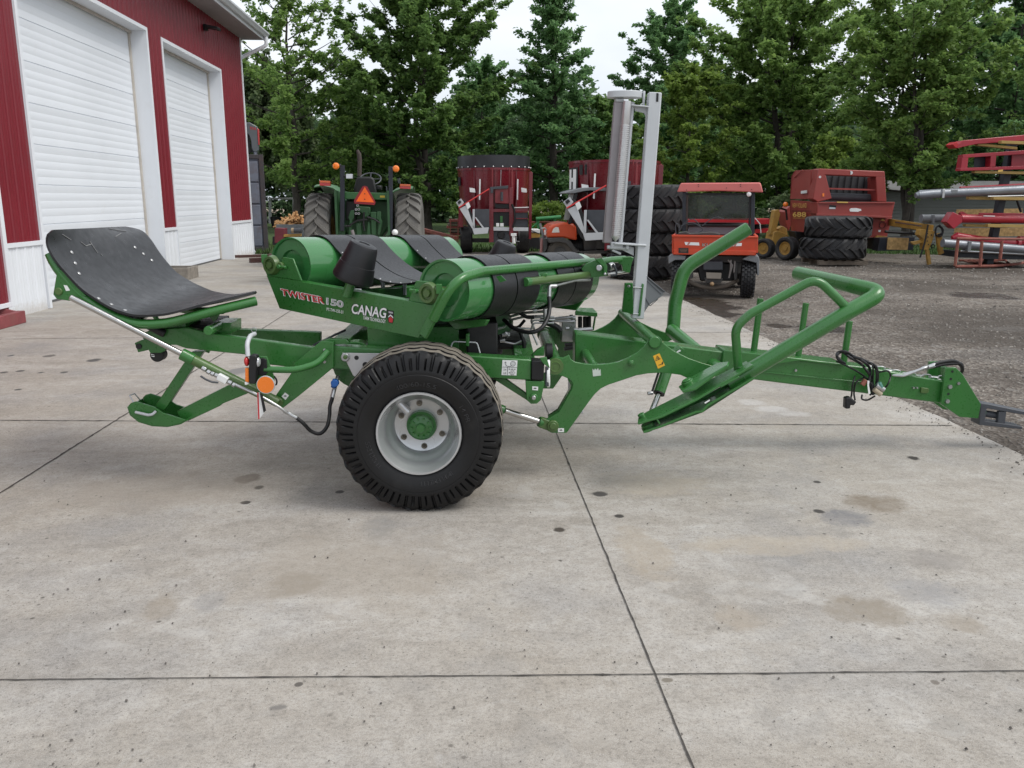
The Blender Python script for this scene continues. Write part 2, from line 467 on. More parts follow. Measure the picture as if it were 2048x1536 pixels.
STAINS = [  # px, py, half width px, half height px, colour, strength
    (1750, 1006, 78, 20, (0.20, 0.165, 0.125), 0.85), (1690, 1035, 64, 20, (0.16, 0.16, 0.17), 0.7), (1638, 1023, 13, 5, (0.07, 0.065, 0.06), 0.9),
    (1735, 1225, 95, 34, (0.25, 0.215, 0.17), 0.75), (1870, 1120, 70, 24, (0.25, 0.23, 0.21), 0.55), (1850, 1185, 85, 38, (0.27, 0.265, 0.265), 0.5),
    (1925, 1248, 50, 26, (0.28, 0.24, 0.19), 0.5), (1200, 988, 18, 6, (0.07, 0.065, 0.06), 0.9), (1239, 1032, 11, 4, (0.06, 0.055, 0.05), 0.9),
    (1119, 1060, 13, 6, (0.07, 0.06, 0.05), 0.9), (1634, 964, 9, 3, (0.07, 0.065, 0.06), 0.9), (1826, 916, 14, 5, (0.05, 0.045, 0.04), 0.95),
    (497, 957, 27, 10, (0.16, 0.135, 0.11), 0.8), (518, 975, 12, 5, (0.09, 0.08, 0.07), 0.9), (492, 1005, 12, 4, (0.06, 0.055, 0.05), 0.9),
    (680, 984, 11, 4, (0.08, 0.075, 0.07), 0.9), (590, 1170, 60, 28, (0.22, 0.19, 0.15), 0.65), (320, 1215, 40, 30, (0.26, 0.22, 0.17), 0.5),
    (420, 1200, 32, 26, (0.25, 0.245, 0.24), 0.5), (190, 720, 17, 4, (0.10, 0.095, 0.09), 0.9), (98, 712, 14, 3, (0.13, 0.12, 0.11), 0.8),
    (22, 711, 9, 2.4, (0.10, 0.1, 0.1), 0.9), (41, 742, 9, 2, (0.1, 0.095, 0.09), 0.9), (82, 745, 9, 2, (0.1, 0.095, 0.09), 0.9), (7, 745, 8, 2, (0.1, 0.095, 0.09), 0.9),
    (127, 745, 8, 2, (0.1, 0.095, 0.09), 0.9), (36, 779, 8, 2, (0.09, 0.085, 0.08), 0.9), (480, 742, 26, 8, (0.20, 0.195, 0.19), 0.8), (760, 1055, 40, 30, (0.24, 0.235, 0.225), 0.6),
    (1500, 805, 34, 7, (0.56, 0.55, 0.54), 0.4), (1540, 818, 40, 7, (0.56, 0.55, 0.54), 0.4), (1590, 828, 40, 6, (0.56, 0.55, 0.54), 0.35), (1120, 740, 28, 9, (0.20, 0.195, 0.19), 0.6), (1300, 965, 130, 30, (0.38, 0.33, 0.26), 0.5),
    (1290, 1110, 60, 60, (0.36, 0.305, 0.235), 0.5), (1550, 1090, 200, 22, (0.42, 0.36, 0.28), 0.45), (1480, 1235, 60, 30, (0.33, 0.28, 0.22), 0.5), (1180, 1480, 55, 28, (0.36, 0.33, 0.29), 0.4),
    (700, 1130, 240, 90, (0.34, 0.30, 0.25), 0.4), (330, 980, 260, 40, (0.30, 0.265, 0.225), 0.5), (1140, 640 + 40, 80, 10, (0.3, 0.29, 0.28), 0.4), (1900, 1450, 60, 26, (0.28, 0.265, 0.24), 0.4),
    (555, 1415, 20, 8, (0.16, 0.15, 0.14), 0.7), (1335, 1360, 12, 5, (0.15, 0.13, 0.1), 0.7), (1870, 1365, 10, 6, (0.15, 0.13, 0.11), 0.7), (597, 1369, 9, 5, (0.1, 0.09, 0.08), 0.8)]
c = mix(nt, 1.0, c, ramp(nt, noise(nt, v, 78, 3, 0.75), [(0.30, 0.66), (0.5, 0.97), (0.70, 1.0)]), 'MULTIPLY')
c = mix(nt, 1.0, c, ramp(nt, noise(nt, v, 27, 5, 0.75), [(0.30, 0.80), (0.55, 1.0)]), 'MULTIPLY')
sxyz = node(nt, 'ShaderNodeSeparateXYZ')
TRACKS = [(-3.2, 9.5, 7.6, .11, 55), (4.8, 7.4, 5.4, .12, 60), (-6, 1.2, 6.3, .10, 55), (9.0, 0.4, 8.2, .13, 60), (0.5, -4.0, 7.2, .12, 60)]; nt.links.new(v, sxyz.inputs[0])
wob = math_(nt, 'ADD', math_(nt, 'MULTIPLY', noise(nt, v, 2.6, 10, 0.72, 0.6), 0.65), math_(nt, 'MULTIPLY', noise(nt, v, 14, 8, 0.75), 0.35))
wob2 = ramp(nt, noise(nt, v, 8, 9, 0.75, 0.8), [(0.36, 0.5), (0.6, 1.0)])
for (tx, ty, tr_, tw, fr) in TRACKS:      # faint curved tyre marks with a bar pattern
    dx = math_(nt, 'SUBTRACT', sxyz.outputs['X'], tx); dy = math_(nt, 'SUBTRACT', sxyz.outputs['Y'], ty)
    dd = math_(nt, 'SUBTRACT', math_(nt, 'SQRT', math_(nt, 'ADD', math_(nt, 'MULTIPLY', dx, dx), math_(nt, 'MULTIPLY', dy, dy))), tr_)
    band = ramp(nt, math_(nt, 'ABSOLUTE', math_(nt, 'DIVIDE', dd, tw)), [(0.75, 1.0), (1.0, 0.0)])
    an = math_(nt, 'ARCTAN2', dy, dx)
    sw = math_(nt, 'SINE', math_(nt, 'ADD', math_(nt, 'MULTIPLY', an, fr * tr_ / 3.0), math_(nt, 'MULTIPLY', math_(nt, 'ABSOLUTE', dd), 25)))
    k_ = math_(nt, 'MULTIPLY', band, ramp(nt, sw, [(0.0, 0.12), (0.5, 1.0)]))
    k_ = math_(nt, 'MULTIPLY', k_, ramp(nt, noise(nt, v, 1.3, 5, 0.7), [(0.42, 0.0), (0.62, 0.26)]))
    c = mix(nt, k_, c, (0.26, 0.25, 0.235) if tx < 0 or tx > 8 else (0.56, 0.55, 0.53))
for (px, py, hw, hh, colr, st) in STAINS:
    p = G(px, py); rx = abs(G(px + hw, py).x - p.x); ry = abs(G(px, py - hh).y - p.y)
    dx = math_(nt, 'MULTIPLY', math_(nt, 'SUBTRACT', sxyz.outputs['X'], p.x), 1 / rx)
    dy = math_(nt, 'MULTIPLY', math_(nt, 'SUBTRACT', sxyz.outputs['Y'], p.y), 1 / ry)
    d2 = math_(nt, 'ADD', math_(nt, 'MULTIPLY', dx, dx), math_(nt, 'MULTIPLY', dy, dy))
    d2 = math_(nt, 'ADD', d2, math_(nt, 'MULTIPLY', math_(nt, 'SUBTRACT', wob, 0.5), 4.0 if hw < 16 else 4.6))
    small = hw < 30
    f = ramp(nt, d2, [(0.45 if small else 0.3, min(1, st * 1.15)), (0.95, 0.0)])
    if not small: f = math_(nt, 'MULTIPLY', f, wob2)
    c = mix(nt, f, c, colr)
nt.links.new(c, b.inputs['Base Color'])
nt.links.new(ramp(nt, nm_, [(0.3, 0.78), (0.7, 0.95)]), b.inputs['Roughness'])
b.inputs['Specular IOR Level'].default_value = 0.25
hgt = math_(nt, 'ADD', math_(nt, 'MULTIPLY', noise(nt, vs, 60, 4, 0.75), 0.6), math_(nt, 'MULTIPLY', nf, 0.6))
bump(nt, b, hgt, 0.35, 0.006)
CONC = m
# slabs: one sheet with a ragged right edge and a real thickness
rng = random.Random(4)
mb = MB()
edge = []
y = -6.0
while y < SLAB_Y:
    edge.append((EDGE_X + rng.uniform(-0.012, 0.012), y)); y += 0.22
edge.append((EDGE_X, SLAB_Y))
poly = [(-40, -6.0, -0.12)] + [(x, y_, -0.12) for x, y_ in edge] + [(-40, SLAB_Y, -0.12)]
mb.prism(poly, (0, 0, 0.12))
pav = tag(mb.build("pavement", CONC, smooth=0), kind='structure')
JOINT = pm("joint_sealant", (0.055, 0.049, 0.042), 0.8, var=0.5, scale=20, bmp=0.4, bscale=60)
def joint(p, q, w=0.011, seed=0):
    r = random.Random(seed); p = Vector(p); q = Vector(q); L = (q - p).length; n = max(2, int(L / 0.035))
    d = (q - p).normalized(); s = Vector((-d.y, d.x, 0)); rows = []
    off = 0.0
    for i in range(n + 1):
        c_ = p + d * (L * i / n); off = off * 0.86 + r.uniform(-0.0007, 0.0007)
        a = w * 0.5 * (0.6 + 0.7 * r.random() + (1.1 if r.random() < .06 else 0)); b_ = w * 0.5 * (0.6 + 0.7 * r.random() + (1.1 if r.random() < .06 else 0))
        rows.append([c_ + s * (off + a) + Vector((0, 0, 0.004)), c_ + s * (off - b_) + Vector((0, 0, 0.004))])
    mb = MB(); mb.grid([list(reversed(r_)) for r_ in rows]); mb.build("joint", JOINT, pav, smooth=0)
def ext(p, q, a, b):
    d = (q - p).normalized(); return p - d * a, q + d * b
pj = ext(G(0, 1361), G(2048, 1343), 6, 0); pj = (pj[0], pj[1] + (pj[1] - pj[0]) * ((EDGE_X - 0.03 - pj[1].x) / (pj[1].x - pj[0].x)))
joint(pj[0], pj[1], 0.0052, 1)
a_, b_ = G(0, 841), G(1905, 851.5)
joint(ext(a_, b_, 1.5, 0)[0], b_, 0.011, 2)
a_, b_ = G(1115, 872), G(1386, 1536)
d_ = (a_ - b_).normalized()
joint(b_ - d_ * 3, a_ + d_ * 19.5, 0.0058, 3)
a_, b_ = G(0, 987), G(250, 830)
d_ = (b_ - a_).normalized()
joint(a_ - d_ * 3, a_ + d_ * 18.0, 0.010, 4)
for k, py in enumerate((672, 594, 552)):
    a_ = G(700, py)
    joint(Vector((WALL_X + 0.1, a_.y, 0)), Vector((EDGE_X - 0.03, a_.y, 0)), 0.011, 5 + k)
# little stones and crumbs lying on the slab
CRUMB = pm("crumb_stone", (0.13, 0.118, 0.105), 0.9, var=0.6, scale=3)
mb = MB()
def stone(mb, x, y, s, r, z=0.004):
    P = []
    for sx in (-1, 1):
        for sy in (-1, 1):
            for sz in (0, 1):
                P.append((x + sx * s * r.uniform(0.4, 1.0) * (0.6 if sz else 1), y + sy * s * r.uniform(0.4, 1.0) * (0.6 if sz else 1), z + sz * s * r.uniform(0.6, 1.2)))
    mb.add(P, [(0, 2, 6, 4), (1, 5, 7, 3), (0, 1, 3, 2), (4, 6, 7, 5), (0, 4, 5, 1), (2, 3, 7, 6)])
rg = random.Random(9)
for i in range(520):
    px, py = rg.uniform(-60, 2100), 860 + 690 * rg.random() ** 0.8
    p = G(px, py)
    if p.x > EDGE_X - 0.05: continue
    stone(mb, p.x, p.y, rg.choice([0.0012, 0.0015, 0.002, 0.002, 0.003, 0.0045]) * rg.uniform(0.8, 1.3), rg)
for i in range(700):
    y = rg.uniform(2.4, 14); stone(mb, EDGE_X - abs(rg.gauss(0, 0.12)), y, rg.uniform(0.002, 0.007), rg)
tag(mb.build("stone_crumbs", CRUMB, smooth=0), "dark stone crumbs strewn over the concrete slab and along its edge", "crumbs", kind='stuff')
# loose stones of the gravel yard
PUDC = [G(q[0], q[1]) for q in PUD]
STONE = pm("gravel_stone", (0.22, 0.202, 0.18), 0.9, var=0.75, scale=2)
mb = MB()
for i in range(9000):
    y = 3.2 + 19 * rg.random() ** 1.6; x = EDGE_X + 0.02 + (y * 0.75) * rg.random()
    if any(((x - a_.x) / 1.1) ** 2 + ((y - a_.y) / 1.6) ** 2 < 1 for a_ in PUDC): continue
    stone(mb, x, y, rg.uniform(0.005, 0.016) * (1 + 0.05 * y), rg, -0.02)
tag(mb.build("gravel", STONE, smooth=0), "loose grey gravel stones on the dark yard right of the concrete", "gravel", kind='stuff')
# grass blades at the border of the lawn
BLADE = pm("grass_blade", (0.06, 0.12, 0.025), 0.7, var=0.5, scale=2)
mb = MB()
for i in range(16000):
    x = rg.uniform(-9, 26); y = np.interp(x, xs, y0) - 0.5 + 8 * rg.random() ** 2
    hgt_ = rg.uniform(0.05, 0.16) * (1.8 if rg.random() < 0.06 else 1); a = rg.uniform(0, 6.28); dx, dy = 0.02 * math.cos(a), 0.02 * math.sin(a)
    lx, ly = rg.uniform(-.06, .06), rg.uniform(-.06, .06)
    mb.add([(x - dx, y - dy, -0.01), (x + dx, y + dy, -0.01), (x + lx, y + ly, hgt_)], [(0, 1, 2)])
tag(mb.build("grass", BLADE, smooth=0), "short green grass along the edge of the lawn under the trees", "grass", kind='stuff')
# ------------------------------------------------------------------ red and white machine shed
SHEDR = pm("red_steel_siding", (0.185, 0.012, 0.022), 0.42, var=0.07, scale=1.2, coat=0.0, dirt=(0.16, 0.02, 0.03), dirt_amt=0.3, dscale=2)
SHEDW = pm("white_steel_siding", (0.74, 0.77, 0.81), 0.4, var=0.03, scale=1.5, dirt=(0.6, 0.6, 0.6), dirt_amt=0.15)
WAIN = pm("splashed_white_siding", (0.74, 0.77, 0.81), 0.4, var=0.03, scale=1.5)
_nt = WAIN.node_tree; _b = _nt.nodes['Principled BSDF']; _tc = _nt.nodes.new('ShaderNodeNewGeometry'); _sx = _nt.nodes.new('ShaderNodeSeparateXYZ'); _nt.links.new(_tc.outputs['Position'], _sx.inputs[0])
_n = noise(_nt, _tc.outputs['Position'], 9, 8, 0.75)      # dried mud splashed up from the slab
_f = ramp(_nt, math_(_nt, 'SUBTRACT', math_(_nt, 'MULTIPLY', _n, 0.75), math_(_nt, 'MULTIPLY', _sx.outputs['Z'], 1.5)), [(0.10, 0.0), (0.34, 0.5)])
_old = _b.inputs['Base Color'].links[0].from_socket
_nt.links.new(mix(_nt, _f, _old, (0.42, 0.37, 0.31)), _b.inputs['Base Color'])
DOORW = pm("white_door_panel", (0.73, 0.765, 0.81), 0.5, var=0.025, scale=1.0, bmp=0.25, bscale=55, dirt=(0.66, 0.66, 0.66), dirt_amt=0.12)
SOFF = pm("grey_soffit", (0.33, 0.31, 0.31), 0.6, var=0.06)
yA = lambda px, py: XP(px, py, WALL_X).y
D1_0, D1_1 = yA(82, 440), yA(331, 527)          # first door opening
D2_0, D2_1 = yA(356, 470), yA(466, 515.6)
Y_END = yA(506, 508)
Y_BEG = 2.2
Z_WAIN = XP(497, 440, WALL_X).z
Z_D1 = XP(298, 66, WALL_X).z
Z_D2 = XP(455, 152, WALL_X).z
Z_EAVE = XP(473, 72, WALL_X).z
shed = empty("machine_shed", (WALL_X, (Y_BEG + Y_END) / 2, 0), label="red and white steel machine shed with two tall white overhead doors", cat="shed")
def siding(mb, ya, yb, za, zb, x0=WALL_X, pitch=0.23):
    """ribbed sheet facing +x"""
    prof = []; y = ya
    k0 = math.ceil(ya / pitch)
    ys = [(ya, 0.0)]
    k = k0
    while k * pitch < yb - 0.03:
        c_ = k * pitch
        if c_ - 0.03 > ya:
            ys += [(c_ - 0.028, 0), (c_ - 0.012, 0.014), (c_ + 0.012, 0.014), (c_ + 0.028, 0)]
            for q in (0.075, 0.155):
                if c_ + q + 0.014 < yb: ys += [(c_ + q - 0.012, 0), (c_ + q, 0.004), (c_ + q + 0.012, 0)]
        k += 1
    ys.append((yb, 0.0))
    ys = [ys[0]] + [q for q in ys[1:-1] if ya < q[0] < yb] + [ys[-1]]
    mb.grid([[(x0 + h_, y_, za) for y_, h_ in ys], [(x0 + h_, y_, zb) for y_, h_ in ys]])
red = MB()
for (ya, yb) in ((Y_BEG, D1_0 - 0.1), (D1_1 + 0.06, D2_0 - 0.06), (D2_1 + 0.06, Y_END)):
    siding(red, ya, yb, Z_WAIN, Z_EAVE if False else min(Z_D1, Z_D2), WALL_X)
    wht = MB(); siding(wht, ya, yb, 0.0, Z_WAIN - 0.06, WALL_X); wht.build("white_wainscot", WAIN, shed, smooth=20)
zz = min(Z_D1, Z_D2)
siding(red, Y_BEG, D1_0 - 0.1, zz, Z_EAVE)
siding(red, D1_0 - 0.1, D1_1 + 0.06, Z_D1 + 0.05, Z_EAVE)
siding(red, D1_1 + 0.06, D2_0 - 0.06, zz, Z_EAVE)
siding(red, D2_0 - 0.06, D2_1 + 0.06, Z_D2 + 0.05, Z_EAVE)
siding(red, D2_1 + 0.06, Y_END, zz, Z_EAVE)
red.bb((WALL_X - 0.6, Y_END - 0.3, Z_WAIN), (WALL_X - 0.02, Y_END - 0.005, Z_EAVE))
red.bb((WALL_X - 12, Y_END - 0.3, 0.0), (WALL_X - 0.6, Y_END - 0.005, Z_EAVE))
red.build("red_siding", SHEDR, shed, smooth=20)
def door(y0_, y1_, zt, nsec):
    mb = MB(); dz = zt / nsec; prof = []; x = WALL_X - 0.34
    for k in range(nsec):
        z0_ = k * dz
        prof += [(0.0, z0_ + 0.004), (0.012, z0_ + 0.010)]
        sub = 5
        for j in range(1, sub):
            zc = z0_ + dz * j / sub
            prof += [(0.012, zc - 0.010), (0.0100, zc - 0.003), (0.0100, zc + 0.003), (0.012, zc + 0.010)]
        prof += [(0.012, z0_ + dz - 0.008), (0.0, z0_ + dz - 0.002)]
    mb.grid([[(x + h_, y0_, z_) for h_, z_ in prof][::-1], [(x + h_, y1_, z_) for h_, z_ in prof][::-1]])
    d_ = mb.build("overhead_door", DOORW, shed, smooth=20)
    s = MB(); s.bb((x - 0.01, y0_, 0.0), (x + 0.03, y1_, 0.035)); s.build("bottom_seal", pm("door_seal", (0.1, 0.1, 0.1), 0.7), d_)
    # jambs, head and brown weather strip
    t = MB()
    for yy, sg in ((y0_, -1), (y1_, 1)):
        t.bb((WALL_X - 0.36, yy + sg * 0.001, 0), (WALL_X + 0.024, yy + sg * 0.075, zt + 0.075))
    t.bb((WALL_X - 0.36, y0_, zt + 0.001), (WALL_X + 0.024, y1_, zt + 0.075))
    t.build("door_trim", SHEDW, shed, bevel=0.004)
    w = MB()
    w.bb((x + 0.013, y1_ - 0.05, 0.03), (x + 0.045, y1_ - 0.001, zt - 0.002))
    w.bb((x + 0.013, y0_ + 0.001, 0.03), (x + 0.045, y0_ + 0.05, zt - 0.002))
    w.bb((x + 0.046, y0_ + 0.001, zt - 0.05), (x + 0.075, y1_ - 0.001, zt - 0.002))
    w.build("weather_strip", pm("weather_strip_vinyl", (0.50, 0.46, 0.41), 0.6), shed)
door(D1_0, D1_1, Z_D1, 8)
door(D2_0, D2_1, Z_D2, 8)
for (ya, yb) in ((Y_BEG, D1_0 - 0.077), (D1_1 + 0.077, D2_0 - 0.077), (D2_1 + 0.077, Y_END)):
    t = MB(); t.bb((WALL_X - 0.01, ya, Z_WAIN - 0.06), (WALL_X + 0.03, yb, Z_WAIN + 0.005))
    t.build("wainscot_rail", SHEDW, shed, bevel=0.004)
t = MB(); t.bb((WALL_X - 0.05, Y_END - 0.0, 0), (WALL_X + 0.034, Y_END + 0.09, Z_EAVE)); t.build("corner_trim", SHEDW, shed, bevel=0.004)
OV = 0.62
t = MB(); t.bb((WALL_X - 0.02, Y_BEG, Z_EAVE), (WALL_X + OV, Y_END + 0.35, Z_EAVE + 0.03))
for k in range(int((Y_END + 0.3 - Y_BEG) / 0.1)):
    yy = Y_BEG + 0.1 * k; t.bb((WALL_X + 0.04, yy, Z_EAVE - 0.008), (WALL_X + OV - 0.03, yy + 0.012, Z_EAVE))
t.build("soffit", SOFF, shed)
t = MB(); t.bb((WALL_X + OV, Y_BEG, Z_EAVE - 0.02), (WALL_X + OV + 0.025, Y_END + 0.36, Z_EAVE + 0.2))
t.build("fascia", SHEDW, shed, bevel=0.004)
t = MB()
gp = [(0.0, 0.16), (0.0, 0.05), (0.03, 0.03), (0.08, 0.035), (0.11, 0.09), (0.135, 0.12), (0.135, 0.165), (0.12, 0.165), (0.11, 0.12), (0.075, 0.05), (0.02, 0.06), (0.012, 0.16)]
t.prism([(WALL_X + OV + 0.028 + a, Y_BEG, Z_EAVE + z_ + 0.02) for a, z_ in gp], (0, Y_END + 0.34 - Y_BEG, 0))
t.build("gutter", GREYP, shed, smooth=30)
t = MB(); t.prism([(WALL_X + OV + 0.03, Y_BEG, Z_EAVE + 0.2), (WALL_X - 7, Y_BEG, Z_EAVE + 2.6), (WALL_X - 7, Y_BEG, Z_EAVE + 2.5), (WALL_X + OV, Y_BEG, Z_EAVE + 0.12)], (0, Y_END + 0.36 - Y_BEG, 0))
t.build("roof", SHEDR, shed)
t = MB(); yD = Y_END + 0.20
t.tube(fillet([(WALL_X + OV + 0.09, yD, Z_EAVE + 0.06), (WALL_X + OV + 0.09, yD, Z_EAVE - 0.16), (WALL_X - 0.06, yD, Z_EAVE - 0.52), (WALL_X - 0.06, yD, 0.15), (WALL_X - 0.06, yD + .2, 0.04)], 0.12), 0.05, 10)
t.build("downspout", SHEDW, shed)
lp = XP(408, 55, WALL_X + 0.02)
t = MB(); t.box(lp + Vector((0.04, 0, 0)), (0.08, 0.16, 0.14)); t.beam(lp + Vector((0.06, 0, 0.02)), lp + Vector((0.36, 0, -0.03)), 0.30, 0.06)
t.build("wall_lamp", BLACK, shed, bevel=0.008)
# sliding panel hung in front of the wall at its near end, with a red steel skid on the slab under it
PX = WALL_X + 0.22
yp1 = XP(26, 612, PX).y
root = empty("sliding_door", (PX, 8, 0), label="dark red sliding door panel framed in white trim beside the shed wall", cat="sliding door")
t = MB(); zb_ = XP(26, 612, PX).z; siding(t, 3.0, yp1 - 0.09, zb_ + 0.06, 4.6, PX); t.build("door_skin", SHEDR, root, smooth=20)
t = MB(); t.bb((PX - 0.05, yp1 - 0.09, zb_), (PX + 0.03, yp1, 4.7)); t.bb((PX - 0.05, 3.0, zb_), (PX + 0.03, yp1 - 0.091, zb_ + 0.06)); t.build("door_trim", SHEDW, root, bevel=0.005)
q = G(46, 634); root = empty("skid_frame", (q.x, q.y, 0), label="faded red steel skid frame on the slab below the sliding door", cat="skid frame")
FRED = pm("faded_red_steel", (0.23, 0.055, 0.06), 0.6, var=0.15, dirt=(0.2, 0.1, 0.08), dirt_amt=0.3)
t = MB()
a_ = G(44, 633, 0.08); t.beam(G(-90, 668, 0.08), a_, 0.10, 0.16); t.beam(a_ + Vector((-0.02, 0.0, 0)), XP(15, 615, PX + 0.05) * 1.0 + Vector((-0.25, -0.1, 0)), 0.10, 0.12)
t.beam(G(-90, 640, 0.14), G(14, 621, 0.16), 0.08, 0.10)
t.build("rail", FRED, root, bevel=0.008)
# ------------------------------------------------------------------ the green bale wrapper
hub0 = M(837, 874, 0.0)
BW = empty("bale_wrapper", (hub0.x, hub0.y + 0.6, 0), label="green farm bale wrapper with black belts, grey film mast and one big near wheel", cat="bale wrapper")
def part(mb, name, mat, parent=None, bevel=0.004, smooth=35, segs=2):
    return mb.build(name, mat, parent or BW, bevel, smooth, segs)
def plate(name, pts, d, th, mat=GREEN, parent=None, bevel=0.003):
    return part(MB().prism(Ms(pts, d), NM * th), name, mat, parent, bevel)
def boss(mb, px, py, d, r, l, n=20):
    p = M(px, py, d); mb.cyl(p, p + NM * l, r, n); return mb
# ---- wheels
TYREL = pm("raised_tyre_lettering", (0.022, 0.022, 0.024), 0.5, var=.1)
NUT = pm("dull_wheel_nut", (0.16, 0.145, 0.12), 0.4, metal=.7, var=.2)
def make_wheel(o, ax, parent):
    """o: hub centre in the outer plane, ax: unit axis pointing into the machine"""
    wroot = empty("wheel", o, parent)
    a, u, w = frame(ax)
    N, R, lug = 384, 0.422, 32
    # (depth, radius, kind): 0 plain, 1 shoulder lug, 2 tread top, 3 groove, 5 lug shoulder edge
    prof = [(0.035, .214, 0), (0.022, .226, 0), (0.014, .245, 0), (0.006, .268, 0), (0.002, .29, 0), (0.002, .306, 0), (0.005, .309, 0), (0.004, .313, 0), (0.007, .328, 0),
            (0.008, .332, 1), (0.011, .350, 1), (0.015, .368, 1), (0.022, .386, 1), (0.033, .401, 1), (0.046, .411, 5)]
    g = []
    for cx in (0.105, 0.20, 0.295):
        g += [(cx - 0.014, .420, 2), (cx - 0.012, .404, 3), (cx + 0.012, .404, 3), (cx + 0.014, .420, 2)]
    prof += [(0.052, .417, 2)] + g + [(0.348, .417, 2)]
    prof += [(0.40 - d_, r_, k_) for d_, r_, k_ in reversed(prof[:15])]
    prof = [(d_, r_ * (1 + .022 * min(1, max(0, (r_ - .25) / .1))), k_) for d_, r_, k_ in prof]
    L = len(prof)
    V = []; Fc = []; mi = []
    for i in range(N):
        t = 2 * math.pi * i / N; ph = (t * lug / (2 * math.pi)) % 1.0
        dd = u * math.cos(t) + w * math.sin(t)
        zg = math.sin(2 * math.pi * ph) * 0.012
        for j, (d_, r_, k_) in enumerate(prof):
            if k_ in (2, 3): d_ = d_ + zg; r_ = r_ + (0.0035 if k_ == 2 and abs(d_ - 0.2) < .1 else 0)
            if k_ == 1:
                inner = 0.0
                if ph < 0.085: inner = 0.013
                elif 0.50 < ph < 0.585 and r_ < 0.392: inner = 0.011
                elif ph < 0.14 or ph > 0.945: inner = 0.004
                r_ -= inner * 0.35
                d_ += inner if d_ < 0.2 else -inner
            if k_ == 5:
                b_ = 0.007 * math.cos(2 * math.pi * (ph - 0.06)); r_ = r_ - 0.004 - b_ * 0.4; d_ = d_ + (b_ if d_ < .2 else -b_)
            V.append(o + dd * r_ + a * d_)
    for i in range(N):
        i2 = (i + 1) % N
        for j in range(L - 1):
            Fc.append((i * L + j, i * L + j + 1, i2 * L + j + 1, i2 * L + j))
            mi.append(1 if prof[j][2] == 2 and prof[j + 1][2] == 2 else 0)
    mb = MB(); mb.add(V, Fc); mb.m = mi
    mb.build("tyre", [TYRE, TREADDUST], wroot, smooth=28)
    mb = MB()
    rp = [(0.205, .060), (.2165, .030), (.220, .018), (.217, .012), (.208, .012), (.2035, .022), (.200, .045), (.192, .062), (.186, .085), (.184, .12), (.176, .135), (.165, .150), (.150, .168), (.146, .186), (.144, .198), (.130, .204), (.03, .205), (.0, .205)]
    mb.lathe(rp, o, a, 72)
    mb.lathe([(.184, .12), (.184, .36), (.216, .39)], o, a, 48)
    rim = mb.build("rim", RIM, wroot, smooth=40)
    for txt, th, arc in (("400/60-15.5", 92, 46), ("14 PR", 25, 22), ("TUBELESS", 205, 34), ("IMPLEMENT", 290, 40)):
        cu = bpy.data.curves.new("t", 'FONT'); cu.body = txt; cu.size = .034; ob = bpy.data.objects.new("t", cu); COL.objects.link(ob)
        me = bpy.data.meshes.new_from_object(ob.evaluated_get(bpy.context.evaluated_depsgraph_get())); bpy.data.objects.remove(ob)
        co = [v.co.copy() for v in me.vertices]; x1 = max(c.x for c in co); up_ = Vector((0, 0, 1)); rt = -a.cross(up_).normalized() if False else up_.cross(a).normalized() * -1
        V = []
        for c in co:
            ang = RAD(th + arc / 2 - arc * c.x / x1); rr_ = .252 + c.y
            V.append(o + (rt * math.cos(ang) + up_ * math.sin(ang)) * rr_ + a * (0.0075 if rr_ < .262 else 0.0025))
        mb = MB(); mb.add(V, [tuple(p.vertices) for p in me.polygons]); mb.build("sidewall_lettering", TYREL, wroot, smooth=0); bpy.data.meshes.remove(me)
    p = o + u * -0.10 + w * 0.0
    up = Vector((0, 0, 1)); left = a.cross(up).normalized()
    q = o + a * 0.165 + up * 0.098 - UM * 0.085
    MB().cyl(q + up * 0.03 - UM * 0.028, q - up * 0.02 + UM * 0.018, 0.022, 20).build("valve_shield", RIM, rim)
    mb = MB()
    mb.lathe([(0.0, .115), (.02, .116), (.024, .120), (.026, .136), (.05, .140), (.062, .148), (.066, .165), (.078, .176), (.082, .206)], o, a, 40)
    for k in range(10):
        t = k * 0.628; dd = u * math.cos(t) + w * math.sin(t); mb.cyl(o + dd * 0.05 + a * 0.128, o + dd * 0.05 + a * 0.142, 0.006, 6)
    mb.build("hub", GREEN, wroot, smooth=30)
    mb = MB()
    for k in range(6):
        t = RAD(85 + 60 * k); dd = u * math.cos(t) + w * math.sin(t); c_ = o + dd * 0.118
        mb.cyl(c_ + a * 0.198, c_ + a * 0.206, 0.016, 14); mb.cyl(c_ + a * 0.182, c_ + a * 0.2, 0.0105, 6); mb.cyl(c_ + a * 0.168, c_ + a * 0.19, 0.006, 8)
    mb.build("wheel_nut", NUT, wroot, smooth=30)
    return wroot
hub0.z = 0.427
make_wheel(hub0, NM, BW)
make_wheel(hub0 + NM * 2.35, -NM, BW)
part(MB().beam(hub0 + NM * 0.26, hub0 + NM * 2.09, 0.10, 0.10), "axle", GREEN, bevel=0.006)
